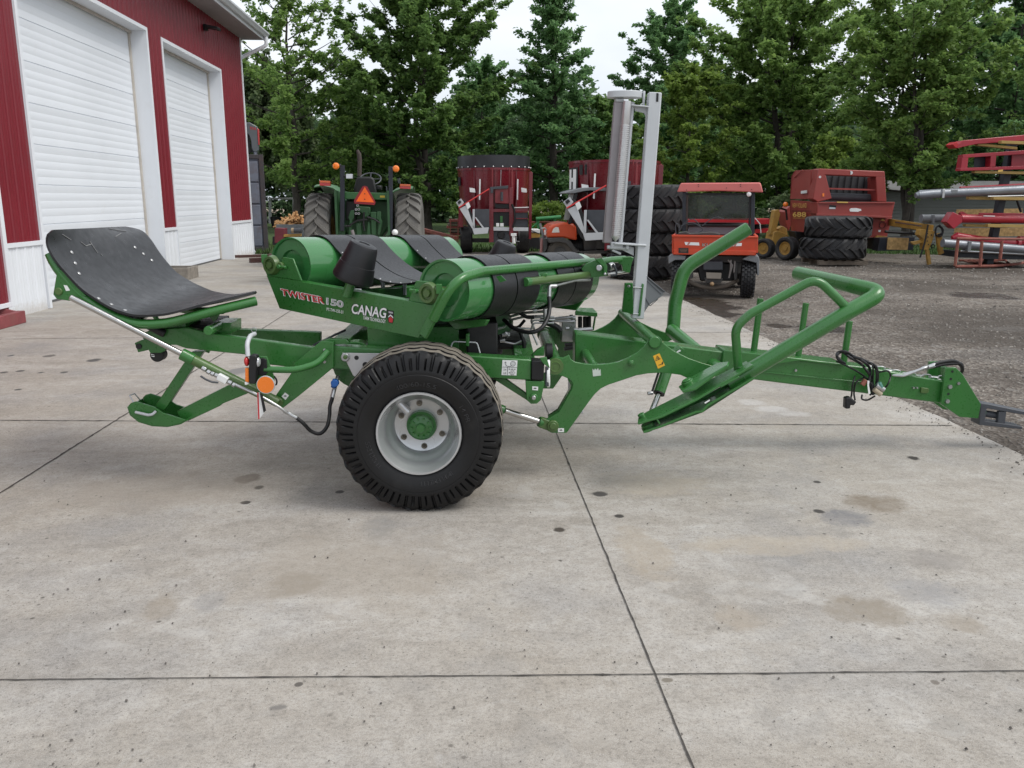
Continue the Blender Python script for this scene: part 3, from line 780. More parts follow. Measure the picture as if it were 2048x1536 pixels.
# ---- main frame
plate("main_beam", [(640, 690), (1063, 719.5), (1063, 761), (640, 737)], 0.50, 0.10, bevel=0.008)
beam_far = plate("main_beam", [(700, 655), (1040, 682), (1040, 716), (700, 690)], 1.62, 0.10, bevel=0.008)
def cross(px, py, d0, d1, w, h, name="cross_beam", mat=GREEN):
    p = M(px, py, d0); part(MB().beam(p, p + NM * (d1 - d0), w, h), name, mat, bevel=0.006)
cross(672, 708, 0.601, 1.62, 0.105, 0.115)
cross(1050, 738, 0.601, 1.62, 0.12, 0.11)
plate("tail_bracket", [(642, 682), (586, 729), (590, 736), (547, 797), (550, 812), (566, 816), (600, 790), (667, 735), (667, 684)], 0.47, 0.028)
plate("cover_plate", [(640, 683), (660, 678), (692, 679), (700, 686), (668, 690), (640, 690)], 0.505, 0.05)
mb = MB(); boss(mb, 557, 805, 0.455, 0.024, 0.06); part(mb, "hinge_pin", OLIVE)
mb = MB(); boss(mb, 649, 700, 0.462, 0.008, 0.01, 8); boss(mb, 649, 724, 0.462, 0.008, 0.01, 8); part(mb, "bolt", STEEL, bevel=0)
plate("wheel_bracket", [(684, 706), (770, 707), (770, 775), (745, 775), (706, 751)], 0.475, 0.012, pm("bare_steel_plate", (0.50, 0.49, 0.49), 0.45, metal=0.4, var=0.08), bevel=0.002)
mb = MB(); boss(mb, 690, 715, 0.462, 0.024, 0.012); part(mb, "washer", STEEL)
mb = MB(); boss(mb, 690, 715, 0.445, 0.013, 0.017, 6); part(mb, "bolt", OLIVE)
mb = MB(); boss(mb, 713, 715.5, 0.4735, 0.0125, 0.002); boss(mb, 731, 730, 0.4735, 0.017, 0.002); part(mb, "bolt_hole", BLACK, bevel=0)
mb = MB(); mb.lathe([(0.0, -.0), (.135, 0.0), (.135, 0.10), (0, .10)], M(712, 730, 0.64), NM, 32); part(mb, "brake_drum", GREEN)
plate("rubber_stop", [(1063, 721), (1089, 723), (1087, 761), (1062, 760)], 0.485, 0.10, RUBBER, bevel=0.006)
plate("side_lug", [(1051, 762), (1088, 763), (1087, 775), (1082, 800), (1074, 807.5), (1062, 808), (1053, 800)], 0.49, 0.05)
mb = MB(); boss(mb, 1067.5, 796, 0.478, 0.024, 0.05); part(mb, "lug_collar", GREEN)
mb = MB(); boss(mb, 1067.5, 796, 0.468, 0.013, 0.05); part(mb, "lug_pin", STEEL)
plate("guard_flap", [(1079, 716), (1093, 714), (1100, 737), (1086, 727)], 0.47, 0.012)
mb = MB(); p = M(1102, 753, 0.50); mb.lathe([(0, 0), (.075, 0), (.08, .004), (.08, .016), (0, .016)], p + NM * 0.08 , UM * -1 + NM * 0.1, 32); part(mb, "white_disc_lamp", STICK, bevel=0.002)
mb = MB(); mb.beam(M(1094, 733, .52), M(1094, 772, .52), 0.02, 0.02); part(mb, "lamp_bracket", DGREY)
# diagonal strut under the beam
plate("under_strut", [(985, 757), (1010, 757), (1056, 790), (1056, 802)], 0.55, 0.04)
# ---- big curved front plates, joined by cross tubes
FP = [(1100, 722), (1112, 714), (1126, 716), (1138, 710), (1142, 719), (1150, 724), (1170, 728), (1190, 729.5), (1215, 728), (1237, 724), (1256, 716), (1273, 706), (1287, 694), (1296, 682),
      (1310, 676), (1324, 683), (1334, 692), (1350, 703), (1378, 717), (1407, 727), (1437, 735), (1440, 742), (1388, 762), (1361, 750), (1340, 747), (1322, 745.5), (1296, 747), (1273, 751), (1237, 763), (1216, 770), (1202, 777),
      (1190, 788), (1179, 802), (1137, 861), (1133, 866), (1104, 866), (1092, 860), (1086, 850), (1086, 842), (1098, 836), (1118, 824), (1144, 778), (1146, 768), (1141, 759), (1119, 750), (1101, 751), (1094, 737)]
plate("lift_frame_plate", FP, 0.58, 0.022)
far3 = [p + NM * 1.17 for p in Ms(FP, 0.58)]
part(MB().prism(far3, NM * 0.022), "lift_frame_plate", GREEN, bevel=0.003)
def lat(px, py, d0, d1, r, name="cross_tube", mat=GREEN):
    p = M(px, py, d0); part(MB().tube([p, p + NM * (d1 - d0)], r, 24), name, mat, bevel=0.004)
lat(1310, 685, 0.545, 1.80, 0.033)
lat(1188, 737, 0.60, 1.75, 0.030)
lat(1112, 735, 0.601, 1.75, 0.045)
mb = MB()
p = M(1111, 734, 0.56); mb.lathe([(0, 0), (.010, 0), (.010, .004), (.024, .004), (.026, 0), (.030, 0), (.032, .008), (.046, .008), (.048, .02), (0, .02)], p, NM, 36); part(mb, "pivot_pin", OLIVE, bevel=0)
mb = MB(); p = M(1111, 734, 0.56) + NM * 1.155; mb.lathe([(0, 0), (.010, 0), (.010, .004), (.04, .004), (.048, .02), (0, .02)], p, NM, 32); part(mb, "pivot_pin", OLIVE, bevel=0)
mb = MB(); boss(mb, 1263, 727, 0.560, 0.018, 0.03); boss(mb, 1263, 727, 0.55, 0.011, 0.03, 6); part(mb, "bolt", GREEN)
mb = MB(); boss(mb, 1106, 853, 0.555, 0.034, 0.08); boss(mb, 1106, 853, 0.545, 0.021, 0.1); part(mb, "pivot_pin", OLIVE)
plate("inner_stiffener", [(1141, 760), (1147, 768), (1146, 780), (1119, 826), (1098, 838), (1096, 835), (1116, 822), (1141, 778), (1142, 769), (1136, 761)], 0.602, 0.06)
plate("small_block", [(1348, 704), (1362, 694), (1370, 700), (1356, 711)], 0.70, 0.08)
# ---- drawbar and hitch
plate("drawbar", [(1150, 666), (1449, 704), (1731, 734), (1890, 763), (1884, 807), (1731, 787), (1600, 771), (1449, 752), (1150, 735)], 1.07, 0.16, bevel=0.008)
plate("drawbar_sleeve", [(1448, 700), (1600, 717), (1690, 728), (1690, 733), (1600, 722), (1514, 735), (1480, 750), (1446, 738), (1443, 728)], 1.045, 0.21, bevel=0.006)
plate("seam_rail", [(1520, 742), (1728, 764), (1728, 767), (1520, 745)], 1.062, 0.008, GREEN)
HP = [(1891, 736), (1912, 735), (1926, 749), (1962, 808), (1957, 837), (1919, 834), (1882, 808)]
plate("hitch_plate", HP, 1.03, 0.022)
part(MB().prism([p + NM * 0.20 for p in Ms(HP, 1.03)], NM * 0.022), "hitch_plate", GREEN, bevel=0.003)
mb = MB()
for (x, y) in ((1901, 774), (1896, 803)): boss(mb, x, y, 1.017, 0.014, 0.02, 6)
part(mb, "bolt", STEEL, bevel=0)
mb = MB()
for (x, y) in ((1905, 743), (1902, 758), (1897, 788)): boss(mb, x, y, 1.0285, 0.008, 0.002, 12)
part(mb, "bolt_hole", BLACK, bevel=0)
mb = MB(); boss(mb, 1918, 767, 1.02, 0.01, 0.02, 6); boss(mb, 1828, 776, 1.05, 0.006, 0.02, 6); boss(mb, 1835, 776, 1.05, 0.006, 0.02, 6); part(mb, "bolt", STEEL, bevel=0)
plate("latch_plate", [(1843, 775), (1858, 777), (1858, 785), (1852, 787), (1842, 786)], 1.055, 0.016, OLIVE)
hd = 1.09
root_c = M(1962, 826, hd)
mb = MB()
mb.prism(Ms([(1963, 808), (1975, 809), (1975, 816), (2075, 834), (2075, 826), (1975, 808)], hd), NM * 0.1) if False else None
mb.prism(Ms([(1962, 807), (1976, 808), (2072, 828), (2072, 834), (1974, 817), (1970, 842), (2045, 853), (2045, 859), (1958, 850)], hd), NM * 0.10)
part(mb, "hitch_clevis", DGREY, bevel=0.004)
part(MB().beam(M(2003, 822, hd + .02), M(2000, 848, hd + .02), 0.03, 0.05), "clevis_post", DGREY)
part(MB().tube([M(1965, 826, hd + .05), M(2002, 832, hd + .05)], 0.022, 18), "clevis_roller", DGREY)
part(MB().tube([M(1956, 822, hd + .05), M(1964, 823, hd + .05)], 0.05, 24), "swivel_collar", GREEN)
# parking stand under the frame
f_ = G(1143, 822)
mb = MB(); mb.tube([f_ + Vector((0, 0, 0.02)), f_ + Vector((0, 0, 0.62))], 0.03, 14); mb.box(f_ + Vector((0, 0, 0.012)), (0.16, 0.16, 0.024)); part(mb, "parking_stand", GREYP)
# three posts on the drawbar
for (x0, y0_, x1, y1, r) in ((1521, 597, 1507, 706, .0205), (1612, 606, 1595, 722, .0195), (1699, 642, 1687, 726, .021)):
    part(MB().tube([M(x1, y1, 1.15), M(x0, y0_, 1.15)], r, 16), "hose_post", GREEN, bevel=0.002)
# ---- far loading arm
P_ = [M(1370, 690, 1.5), M(1346, 655, 1.62), M(1349, 610, 1.66), M(1362, 545, 1.68), M(1390, 510, 1.68), M(1497, 457, 1.68)]
part(MB().tube(fillet([M(1346, 664, 1.62), M(1350, 607, 1.64), M(1368, 536, 1.66), M(1497, 457, 1.66)], [0.25, 0.20], 8), 0.046, 24), "loading_arm_tube", GREEN, bevel=0.003)
part(MB().tube([M(1342, 660, 1.60), M(1440, 742, 1.0)], 0.046, 24), "arm_cross_tube", GREEN)
# ---- near loading arm
AD = (M(1500, 745, .40) - M(1290, 852, .40)).normalized()
AN = AD.cross(NM); AN = -AN if AN.z < 0 else AN
path = fillet([M(1455, 768, .40), M(1694, 625, .36), M(1765, 585, .40), M(1712, 573, .52), M(1596, 547, 1.06)], [0.35, 0.10, 0.18], 10)
arm = part(MB().tube(path, 0.0435, 28), "loading_arm_tube", GREEN, bevel=0.003)
part(MB().tube(fillet([M(1477, 742, .42), M(1470, 655, .40), M(1500, 628, .40), M(1632, 556, .38), M(1668, 590, .37), M(1690, 612, .37)], [0.16, 0.16, 0.16, 0.2], 8), 0.0245, 20), "guard_tube", GREEN)
up_near = [(1275, 846), (1322, 832), (1392, 798), (1506, 729)]
mb = MB(); mb.prism([M(x, y, .30) for x, y in up_near] + [M(1492, 722, .48), M(1400, 772, .50), M(1350, 795, .50), M(1292, 824, .50), M(1276, 836, .42)], AN * -0.012)
part(mb, "arm_plate", GREEN, bevel=0.002)
lo_near = [(1286, 863), (1322, 851), (1392, 821), (1404, 820), (1414, 808), (1508, 754)]
mb = MB(); mb.prism([M(x, y, .30) for x, y in lo_near] + [M(1490, 752, .48), M(1400, 800, .50), M(1350, 822, .50), M(1292, 846, .50), M(1282, 856, .40)], AN * -0.012)
part(mb, "arm_plate", GREEN, bevel=0.002)
mb = MB(); mb.prism(Ms([(1300, 842), (1392, 803), (1490, 746), (1490, 757), (1400, 812), (1300, 852)], .44), NM * 0.012); part(mb, "arm_web", GREEN)
mb = MB(); mb.prism(Ms([(1312, 838), (1315, 837), (1322, 848), (1318, 850)], .305), NM * 0.1); part(mb, "arm_gusset", GREEN)
c_ = M(1295, 848, .38); part(MB().cyl(c_ + AN * 0.006, c_ - AN * 0.036, 0.038, 24), "arm_bushing", GREEN)
c_ = M(1284, 833, .40); part(MB().cyl(c_ + AN * 0.018, c_ - AN * 0.01, 0.02, 20), "pivot_pin", GREEN)
TPp = [M(1361, 781, .42), M(1368, 790, .33), M(1394, 784, .32), M(1458, 738, .32), M(1461, 731, .36), M(1440, 733, .46), M(1385, 762, .54)]
part(MB().prism([p + AN * 0.012 for p in TPp], AN * 0.014), "clevis_plate", GREEN, bevel=0.002)
c_ = M(1381, 777, .40); mb = MB(); mb.cyl(c_ + AN * 0.02, c_ + AN * 0.05, 0.034, 28); mb.cyl(c_ + AN * 0.05, c_ + AN * 0.058, 0.026, 28); part(mb, "pivot_boss", GREEN, bevel=0.003)
plate("arm_seam", [(1440, 772), (1478, 752), (1480, 755), (1442, 776)], 0.297, 0.01)
# lift cylinder under the front plate
a_, b_, c_ = M(1343, 715, .86), M(1318, 787, .74), M(1300, 832, .46)
lc = part(MB().tube([a_, b_], 0.034, 24), "lift_cylinder", GREEN)
mb = MB(); d_ = (b_ - a_).normalized(); mb.tube([b_ - d_ * 0.004, b_ + d_ * 0.004], 0.0345, 24); part(mb, "cylinder_gland", BLACK, lc, bevel=0)
part(MB().tube([b_, c_], 0.0175, 20), "chrome_rod", CHROME, lc)
part(MB().tube([M(1318, 742, .74), M(1304, 784, .70), M(1297, 788, .69)], 0.007, 8), "hydraulic_pipe", BLACK, lc, bevel=0)
part(MB().tube([M(1295, 787, .685), M(1306, 786, .69)], 0.012, 8), "hose_fitting", STEEL, lc)
# tail lift cylinder behind the wheel
a_, b_, c_ = M(985, 812, .55), M(1009, 821, .55), M(1079, 843, .60)
lc = part(MB().tube([M(940, 795, .55), b_], 0.027, 24), "tilt_cylinder", GREEN)
part(MB().tube([b_, c_], 0.0165, 24), "chrome_rod", CHROME, lc)
d_ = (c_ - b_).normalized()
part(MB().tube([c_ - d_ * .006, c_ + d_ * 0.02], 0.030, 20), "rod_collar", GREEN, lc)
part(MB().beam(c_, M(1106, 853, .60), 0.045, 0.06), "rod_eye", OLIVE, lc, bevel=0.006)
# ---- tail: arms, tip cylinder, foot
plate("tail_arm", [(283, 668), (303, 659), (376, 655), (417, 666), (617, 694), (640, 697), (640, 735), (586, 735), (541, 730), (488, 709), (430, 703), (372, 697), (352, 690), (310, 690)], 0.53, 0.05, bevel=0.005)
plate("tail_arm", [(430, 655), (462, 658), (640, 665), (640, 692), (480, 690), (430, 686)], 1.02, 0.06, bevel=0.005)
mb = MB(); boss(mb, 416, 662, 0.42, 0.026, 0.20); part(mb, "pivot_pin", GREEN)
plate("pivot_housing", [(418, 652), (430, 645), (462, 646), (462, 668), (430, 668)], 0.60, 0.20)
plate("tail_deck", [(370, 650), (415, 650), (415, 664), (372, 662)], 0.63, 0.4, BLACK)
plate("tail_lug", [(269, 686), (283, 680), (292, 680), (297, 700), (276, 705)], 0.60, 0.06)
mb = MB(); boss(mb, 277, 693, 0.592, 0.016, 0.02); part(mb, "lug_hole", BLACK, bevel=0)
plate("tail_bracket_plate", [(285, 676), (330, 690), (332, 700), (322, 706), (300, 706)], 0.57, 0.06)
mb = MB(); mb.lathe([(0, 0), (.038, 0), (.038, .07), (0, .07)], M(313, 711, 0.60), NM, 24); part(mb, "end_roller", BLACK)
# tip cylinder: long chrome rod and green barrel
r0, r1, r2 = M(140, 594, 0.30), M(366, 709, 0.36), M(557, 805, 0.43)
tcyl = part(MB().tube([r1, r2], 0.0285, 24), "tip_cylinder", OLIVE)
d_ = (r2 - r1).normalized()
part(MB().tube([r1 - d_ * 0.01, r1 + d_ * 0.06], 0.0325, 24), "gland_nut", GREEN, tcyl)
part(MB().tube([r0, r1], 0.0155, 24), "chrome_rod", CHROME, tcyl)
part(MB().tube([r0 + NM * .85, M(330, 672, 1.2), M(420, 702, 1.2)], 0.016, 16), "far_tip_rod", GREEN)
part(MB().tube([M(195, 600, .45), M(330, 668, .52)], 0.022, 16), "mat_support_tube", BLACK)
# valve and fittings on the barrel
vb = M(447, 757, 0.33)
val = part(MB().beam(M(436, 752, .33), M(455, 762, .33), 0.03, 0.036), "shutoff_valve", STICK, bevel=0.003)
mb = MB()
for (xa, ya, xb, yb) in ((404, 735, 412, 740), (414, 742, 420, 746), (422, 746, 428, 749), (430, 749, 436, 752), (456, 763, 463, 767), (465, 768, 470, 771)):
    part(MB().tube([M(xa, ya, .33), M(xb, yb, .33)], 0.0135, 6), "hose_fitting", STEEL, val, bevel=0.001)
part(MB().tube(fillet([M(437, 765, .30), M(424, 764, .29), M(412, 759, .28), M(401, 752, .28)], .02), 0.006, 8), "valve_handle", DGREY, val)
part(MB().tube(crom([M(468, 768, .33), M(520, 792, .33), M(552, 810, .34), M(568, 821, .35), M(578, 829, .36)]), 0.0075, 10), "steel_pipe", STEEL, bevel=0)
for (xa, ya, xb, yb) in ((567, 821, 573, 825), (576, 825, 583, 830), (583, 830, 594, 836)): part(MB().tube([M(xa, ya, .36), M(xb, yb, .36)], 0.0115, 8), "hose_fitting", STEEL, bevel=0.001)
part(MB().tube(crom([M(592, 835, .36), M(606, 846, .36), M(622, 862, .37), M(640, 867, .38), M(654, 853, .40), M(659, 830, .44), M(660, 812, .46), M(665, 795, .48)], 8), 0.0105, 12), "hydraulic_hose", RUBBER, bevel=0)
part(MB().tube([M(662, 806, .47), M(668, 780, .5), M(676, 752, .56)], 0.012, 10), "hose_fitting", STEEL, bevel=0)
mb = MB(); boss(mb, 669, 767, 0.47, 0.022, 0.03); mb.tube([M(667, 776, .5), M(671, 758, .52)], 0.016, 10); part(mb, "valve_knob", pm("blue_plastic", (0.02, 0.12, 0.42), 0.4))
# support foot
plate("foot_strut", [(371, 721), (384, 703), (407, 703), (335, 812), (328, 822), (309, 813)], 0.60, 0.05, bevel=0.004)
plate("foot_strut", [(353, 823), (462, 768), (490, 768), (520, 762), (500, 785), (444, 808), (440, 812), (376, 842), (360, 836)], 0.62, 0.05, bevel=0.004)
SK = [(256, 812), (262, 806), (272, 803), (310, 815), (326, 826), (372, 840), (361, 847), (335, 853), (305, 851.5), (278, 843), (262, 829)]
fp_ = plate("foot_skid", SK, 0.545, 0.012)
part(MB().prism([p + NM * 0.20 for p in Ms(SK, 0.545)] , NM * 0.012), "skid_side", GREEN, fp_)
b1 = [M(x, y, .552) for x, y in [(257, 813), (262, 829), (278, 842), (305, 850), (335, 851.5), (361, 846), (371, 840)]]
mb = MB(); mb.grid([b1, [p + NM * 0.2 for p in b1]], 0.008); part(mb, "skid_sole", GREEN, fp_, bevel=0)
part(MB().prism(Ms([(284, 806), (290, 792), (298, 790), (306, 806), (306, 812)], .76), NM * 0.01), "skid_ear", GREEN, fp_)
part(MB().tube(fillet([M(268, 806, .56), M(259, 791, .6), M(269, 787, .68), M(280, 800, .72)], .01), 0.004, 8), "wire_loop", GREYP, fp_)
part(MB().tube(fillet([M(270, 824, .53), M(296, 830, .525), M(305, 829, .525), M(312, 822, .54)], .03), 0.008, 10), "lift_handle", GREYP, fp_)
# ---- tail light cluster
part(MB().tube(fillet([M(528, 739, .36), M(592, 740, .36), M(636, 727, .40), M(656, 702, .45)], [.2, .16]), 0.0185, 16), "lamp_arm", GREEN)
plate("lamp_plate", [(513, 712), (534, 713), (548, 752), (549, 762), (530, 770), (513, 770)], 0.35, 0.006)
plate("plate_gasket", [(517, 718), (526, 716), (533, 719), (535, 745), (530, 752), (514, 750)], 0.344, 0.006, BLACK)
lam = plate("marker_lamp", [(498, 712), (503, 710), (512, 711), (514, 716), (513, 735), (511, 768), (498, 768), (497, 735)], 0.29, 0.05, BLACK, bevel=0.006)
part(MB().ball(M(493.5, 723, .315), 0.026, 10, (0.55, .8, 1)), "red_lens", REDLENS, lam, bevel=0)
part(MB().ball(M(515.5, 724, .315), 0.027, 10, (0.6, .8, 1)), "clear_lens", CLEAR, lam, bevel=0)
plate("amber_lens", [(490, 736), (497, 737), (498, 765), (490, 763)], 0.30, 0.03, ORANGE, lam)
plate("lamp_tab", [(489, 764), (498, 766), (494, 770), (489, 770)], 0.30, 0.02, STICK, lam)
mb = MB(); mb.lathe([(0, 0), (.044, 0), (.0455, .003), (.0455, .010), (0, .010)], M(531, 770, .285), NM, 40); rf = part(mb, "round_reflector", ORANGE, bevel=0)
mb = MB(); mb.lathe([(.0445, .002), (.048, .001), (.049, .012), (.0445, .012)], M(531, 770, .285), NM, 40); part(mb, "reflector_ring", GREYP, rf, bevel=0)
plate("warning_flap", [(514, 785), (520, 785), (531, 822), (518, 839), (515, 838)], 0.31, 0.004, STICK)
plate("flap_stripe", [(514, 785), (517, 785), (519, 838), (516, 839)], 0.307, 0.003, REDINK)
plate("black_flap", [(519, 786), (525, 789), (532, 821), (527, 826)], 0.30, 0.004, BLACK)
part(MB().tube(fillet([M(496, 713, .31), M(494, 688, .33), M(500, 672, .38), M(509, 668, .46)], [.06, .06]), 0.0125, 14), "galvanised_pipe", GREYP, bevel=0)
part(MB().tube([M(508 + 5 * math.cos(t), 660 + 5 * math.sin(t), .47) for t in np.linspace(0, 6.28, 14)], 0.0018, 6), "ring_pin", STEEL, bevel=0)
part(MB().tube(crom([M(548, 752, .36), M(553, 760, .36), M(553, 768, .36), M(548, 770, .36)]), 0.005, 8), "lamp_cable", BLACK, bevel=0)
# ---- black rubber tail mat
BOLTW = pm('bright_bolt', (.46, .46, .46), .35, metal=.5)
nearE = crom([M(84, 461, .36), M(92, 492, .35), M(108, 522, .34), M(133, 552, .34), M(163, 582, .34), M(208, 612, .34), M(240, 626, .34), (M(275, 634, .34)), M(326, 632, .36), M(366, 623, .38), M(410, 611, .40), M(460, 599, .44), M(508, 588, .50)], 4)
farE = crom([M(262, 456, 1.50), M(284, 465, 1.48), M(300, 482, 1.47), M(312, 500, 1.46), M(322, 514, 1.45), M(335, 530, 1.44), M(346, 542, 1.43), M(358, 552, 1.42), M(383, 567, 1.38), M(407, 578, 1.30), M(432, 587, 1.15), M(470, 592, .90), M(514, 585, .60)], 4)
rows = []
for i, (a_, b_) in enumerate(zip(nearE, farE)):
    row = []
    for k in range(15):
        t = k / 14.0
        # round the upper corners
        tt = t
        if i < 5:
            e = (5 - i) / 5.0
            tt = 0.5 + (t - 0.5) * (1 - 0.17 * (1 - math.sqrt(max(0, 1 - e * e))))
        p = a_ * (1 - tt) + b_ * tt
        p = p + Vector((0, 0, -0.03 * math.sin(math.pi * tt) * min(1, i / 12) * (1 - max(0, (i - 38)) / 12.0)))
        row.append(p)
    rows.append(row)
MATR = pm("scuffed_mat_rubber", (0.0085, 0.0085, 0.0095), 0.33, var=0.35, scale=3, bmp=0.06, bscale=50, dirt=(0.04, 0.038, 0.038), dirt_amt=0.34, dscale=2.6)
mat_ = part(MB().grid(rows, 0.012), "tail_mat", MATR, bevel=0)
mb = MB()
from mathutils.geometry import intersect_ray_tri
def onmat(px, py):
    d = ray(px, py)
    for i in range(len(rows) - 1):
        for k in range(14):
            q = (rows[i][k], rows[i][k + 1], rows[i + 1][k + 1], rows[i + 1][k])
            for t in ((q[0], q[1], q[2]), (q[0], q[2], q[3])):
                h = intersect_ray_tri(t[0], t[1], t[2], d, CO, True)
                if h is not None:
                    n_ = (t[1] - t[0]).cross(t[2] - t[0]).normalized()
                    return h, (n_ if n_.dot(d) < 0 else -n_)
    return W(px, py, 5), Vector((0, 0, 1))
for (x, y) in ((140, 507), (147, 529), (155, 550), (267, 497), (284, 510), (301, 523), (195, 601), (221, 613), (249, 625)):
    p, n_ = onmat(x, y)
    part(MB().lathe([(0, .005), (.007, .004), (.0105, .001), (.0105, -.012)], p + n_ * 0.013, n_, 14), "bolt_head", BOLTW, mat_, bevel=0)
SCR = pm("pale_scuff", (0.20, 0.20, 0.20), 0.7)
mb = MB()
for pts in ([(176, 485), (186, 500), (192, 508)], [(158, 486), (168, 494), (180, 490)], [(198, 510), (201, 514)], [(215, 460), (250, 466)], [(120, 470), (138, 482)], [(228, 476), (240, 470)]):
    for q0, q1 in zip(pts[:-1], pts[1:]):
        pa, na = onmat(*q0); pb, nb_ = onmat(*q1)
        mb.beam(pa + na * 0.0135, pb + nb_ * 0.0135, 0.004, 0.002, na)
part(mb, "scuff_mark", SCR, mat_, bevel=0, smooth=0)
# tube frame under the mat
tp = [p + Vector((0, 0, -0.042)) + NM * 0.03 for p in nearE[4:]]
part(MB().tube(tp[::2] + [tp[-1]], 0.026, 18), "mat_frame_tube", GREEN)
part(MB().tube([r_[8] + Vector((0, 0, -0.05)) for r_ in rows[6:44:3]], 0.024, 14), "mat_frame_tube", GREEN)
part(MB().tube([rows[26][1] + Vector((0, 0, -.06)), rows[26][12] + Vector((0, 0, -.06))], 0.026, 14), "mat_cross_tube", GREEN)
plate("mat_bracket", [(114, 541), (124, 540), (148, 568), (172, 592), (146, 596), (140, 602), (113, 598), (106, 589)], 0.345, 0.03)
plate("mat_gusset", [(420, 634), (443, 620), (432, 640), (427, 644), (418, 632)], 0.62, 0.02)
plate("mat_saddle", [(320, 644), (371, 640), (371, 660), (310, 662)], 0.56, 0.25)
mb = MB(); boss(mb, 116, 583, 0.335, 0.02, 0.03); part(mb, "bolt", OLIVE)
plate("white_sticker", [(127, 570), (134, 571), (140, 581), (132, 582)], 0.3435, 0.001, STICK, bevel=0)
# ---- turntable with two rollers
R2n, R2f = W(888, 581, 4.40), W(1165, 556, 5.67)
R1n, R1f = W(576, 531, 5.00), W(877, 517, 6.30)
AX = ((R2f - R2n).normalized() + (R1f - R1n).normalized()).normalized()
RL = ((R2f - R2n).length + (R1f - R1n).length) / 2
RR = 0.163
R1n = R2n + (R1n - R2n) - AX * AX.dot(R1n - R2n)
E1 = (R2n - R1n).normalized(); E2 = AX.cross(E1)
if E2.z < 0: E2 = -E2
CEN = (R1n + R2n) / 2 + AX * RL / 2
def T(px, py, off):
    r = ray(px, py); o = R2n + AX * off
    return CO + r * (AX.dot(o - CO) / AX.dot(r))
def Ts(pts, off): return [T(x, y, off) for x, y in pts]
def tplate(name, pts, off, th, mat=GREEN, bevel=0.004):
    return part(MB().prism(Ts(pts, off), AX * th), name, mat, None, bevel)
for o_ in (R1n, R2n):
    mb = MB(); mb.lathe([(0, .028), (.085, .028), (.09, .012), (.148, .012), (.152, 0), (RR - .001, -.004), (RR, 0), (RR, RL), (RR - .012, RL), (.15, RL - .01), (0, RL - .01)], o_, AX, 96)
    rl = part(mb, "roller", ROLLG, bevel=0)
    part(MB().cyl(o_ - AX * 0.09, o_ + AX * 0.03, 0.022, 20), "shaft", OLIVE, rl)
    part(MB().cyl(o_ + AX * (RL - .02), o_ + AX * (RL + .09), 0.022, 20), "shaft", OLIVE, rl)
# belts
D_ = (R2n - R1n).length
def belt_path():
    P = []; r = RR + 0.007
    for k in range(40):
        a = RAD(52 + (258 - 52) * k / 39); P.append((r * math.cos(a), r * math.sin(a)))
    for k in range(1, 12):
        t = k / 12; a0 = RAD(258); a1 = RAD(-78)
        x0, y0_, x1, y1 = r * math.cos(a0), r * math.sin(a0), D_ + r * math.cos(a1), r * math.sin(a1)
        P.append((x0 + (x1 - x0) * t, y0_ + (y1 - y0_) * t - 0.05 * 4 * t * (1 - t)))
    for k in range(40):
        a = RAD(-78 + (132 + 78) * k / 39); P.append((D_ + r * math.cos(a), r * math.sin(a)))
    a0, a1 = RAD(132), RAD(52)
    p0 = (D_ + r * math.cos(a0), r * math.sin(a0)); p3 = (r * math.cos(a1), r * math.sin(a1)); h = 0.36
    p1 = (p0[0] - h * math.sin(a0), p0[1] + h * math.cos(a0)); p2 = (p3[0] + h * math.sin(a1), p3[1] - h * math.cos(a1))
    for k in range(1, 24):
        t = k / 24
        P.append(tuple((1 - t) ** 3 * p0[i] + 3 * t * (1 - t) ** 2 * p1[i] + 3 * t * t * (1 - t) * p2[i] + t ** 3 * p3[i] for i in (0, 1)))
    return P
BP = belt_path()
for s0, s1 in ((.142, .292), (.300, .462), (.616, .760), (.767, .922)):
    mb = MB(); n = len(BP); V = []
    for (x, y) in BP:
        for s in (s0, s1): V.append(R1n + E1 * x + E2 * y + AX * (s * RL))
    cx = [(0, 0)] * n
    for i, (x, y) in enumerate(BP):
        xa, ya = BP[(i - 1) % n]; xb, yb = BP[(i + 1) % n]
        tx, ty = xb - xa, yb - ya; l = math.hypot(tx, ty); nx, ny = ty / l, -tx / l
        for s in (s0, s1): V.append(R1n + E1 * (x - nx * 0.006 * -1) + E2 * (y - ny * 0.006 * -1) + AX * (s * RL))
    o = 2 * n; F_ = []
    for i in range(n):
        j = (i + 1) % n
        F_ += [(2 * i, 2 * j, 2 * j + 1, 2 * i + 1), (o + 2 * i + 1, o + 2 * j + 1, o + 2 * j, o + 2 * i), (2 * i, o + 2 * i, o + 2 * j, 2 * j), (2 * i + 1, 2 * j + 1, o + 2 * j + 1, o + 2 * i + 1)]
    mb.add(V, F_); bl_ = part(mb, "belt", BELT, bevel=0)
    if s0 in (.142, .616):
        mb = MB(); p_ = [(s0 * RL + 0.012)]
        for i in range(0, n, 1):
            if (i > 52 and i < 92) or i < 36: continue
        q = [R1n + E1 * x + E2 * (y + 0.006) + AX * (s0 * RL + 0.018) for x, y in BP[-24:]]
        for p in q[::2]: mb.ball(p, 0.006, 4)
        part(mb, "belt_rivet", STEEL, bl_, bevel=0)
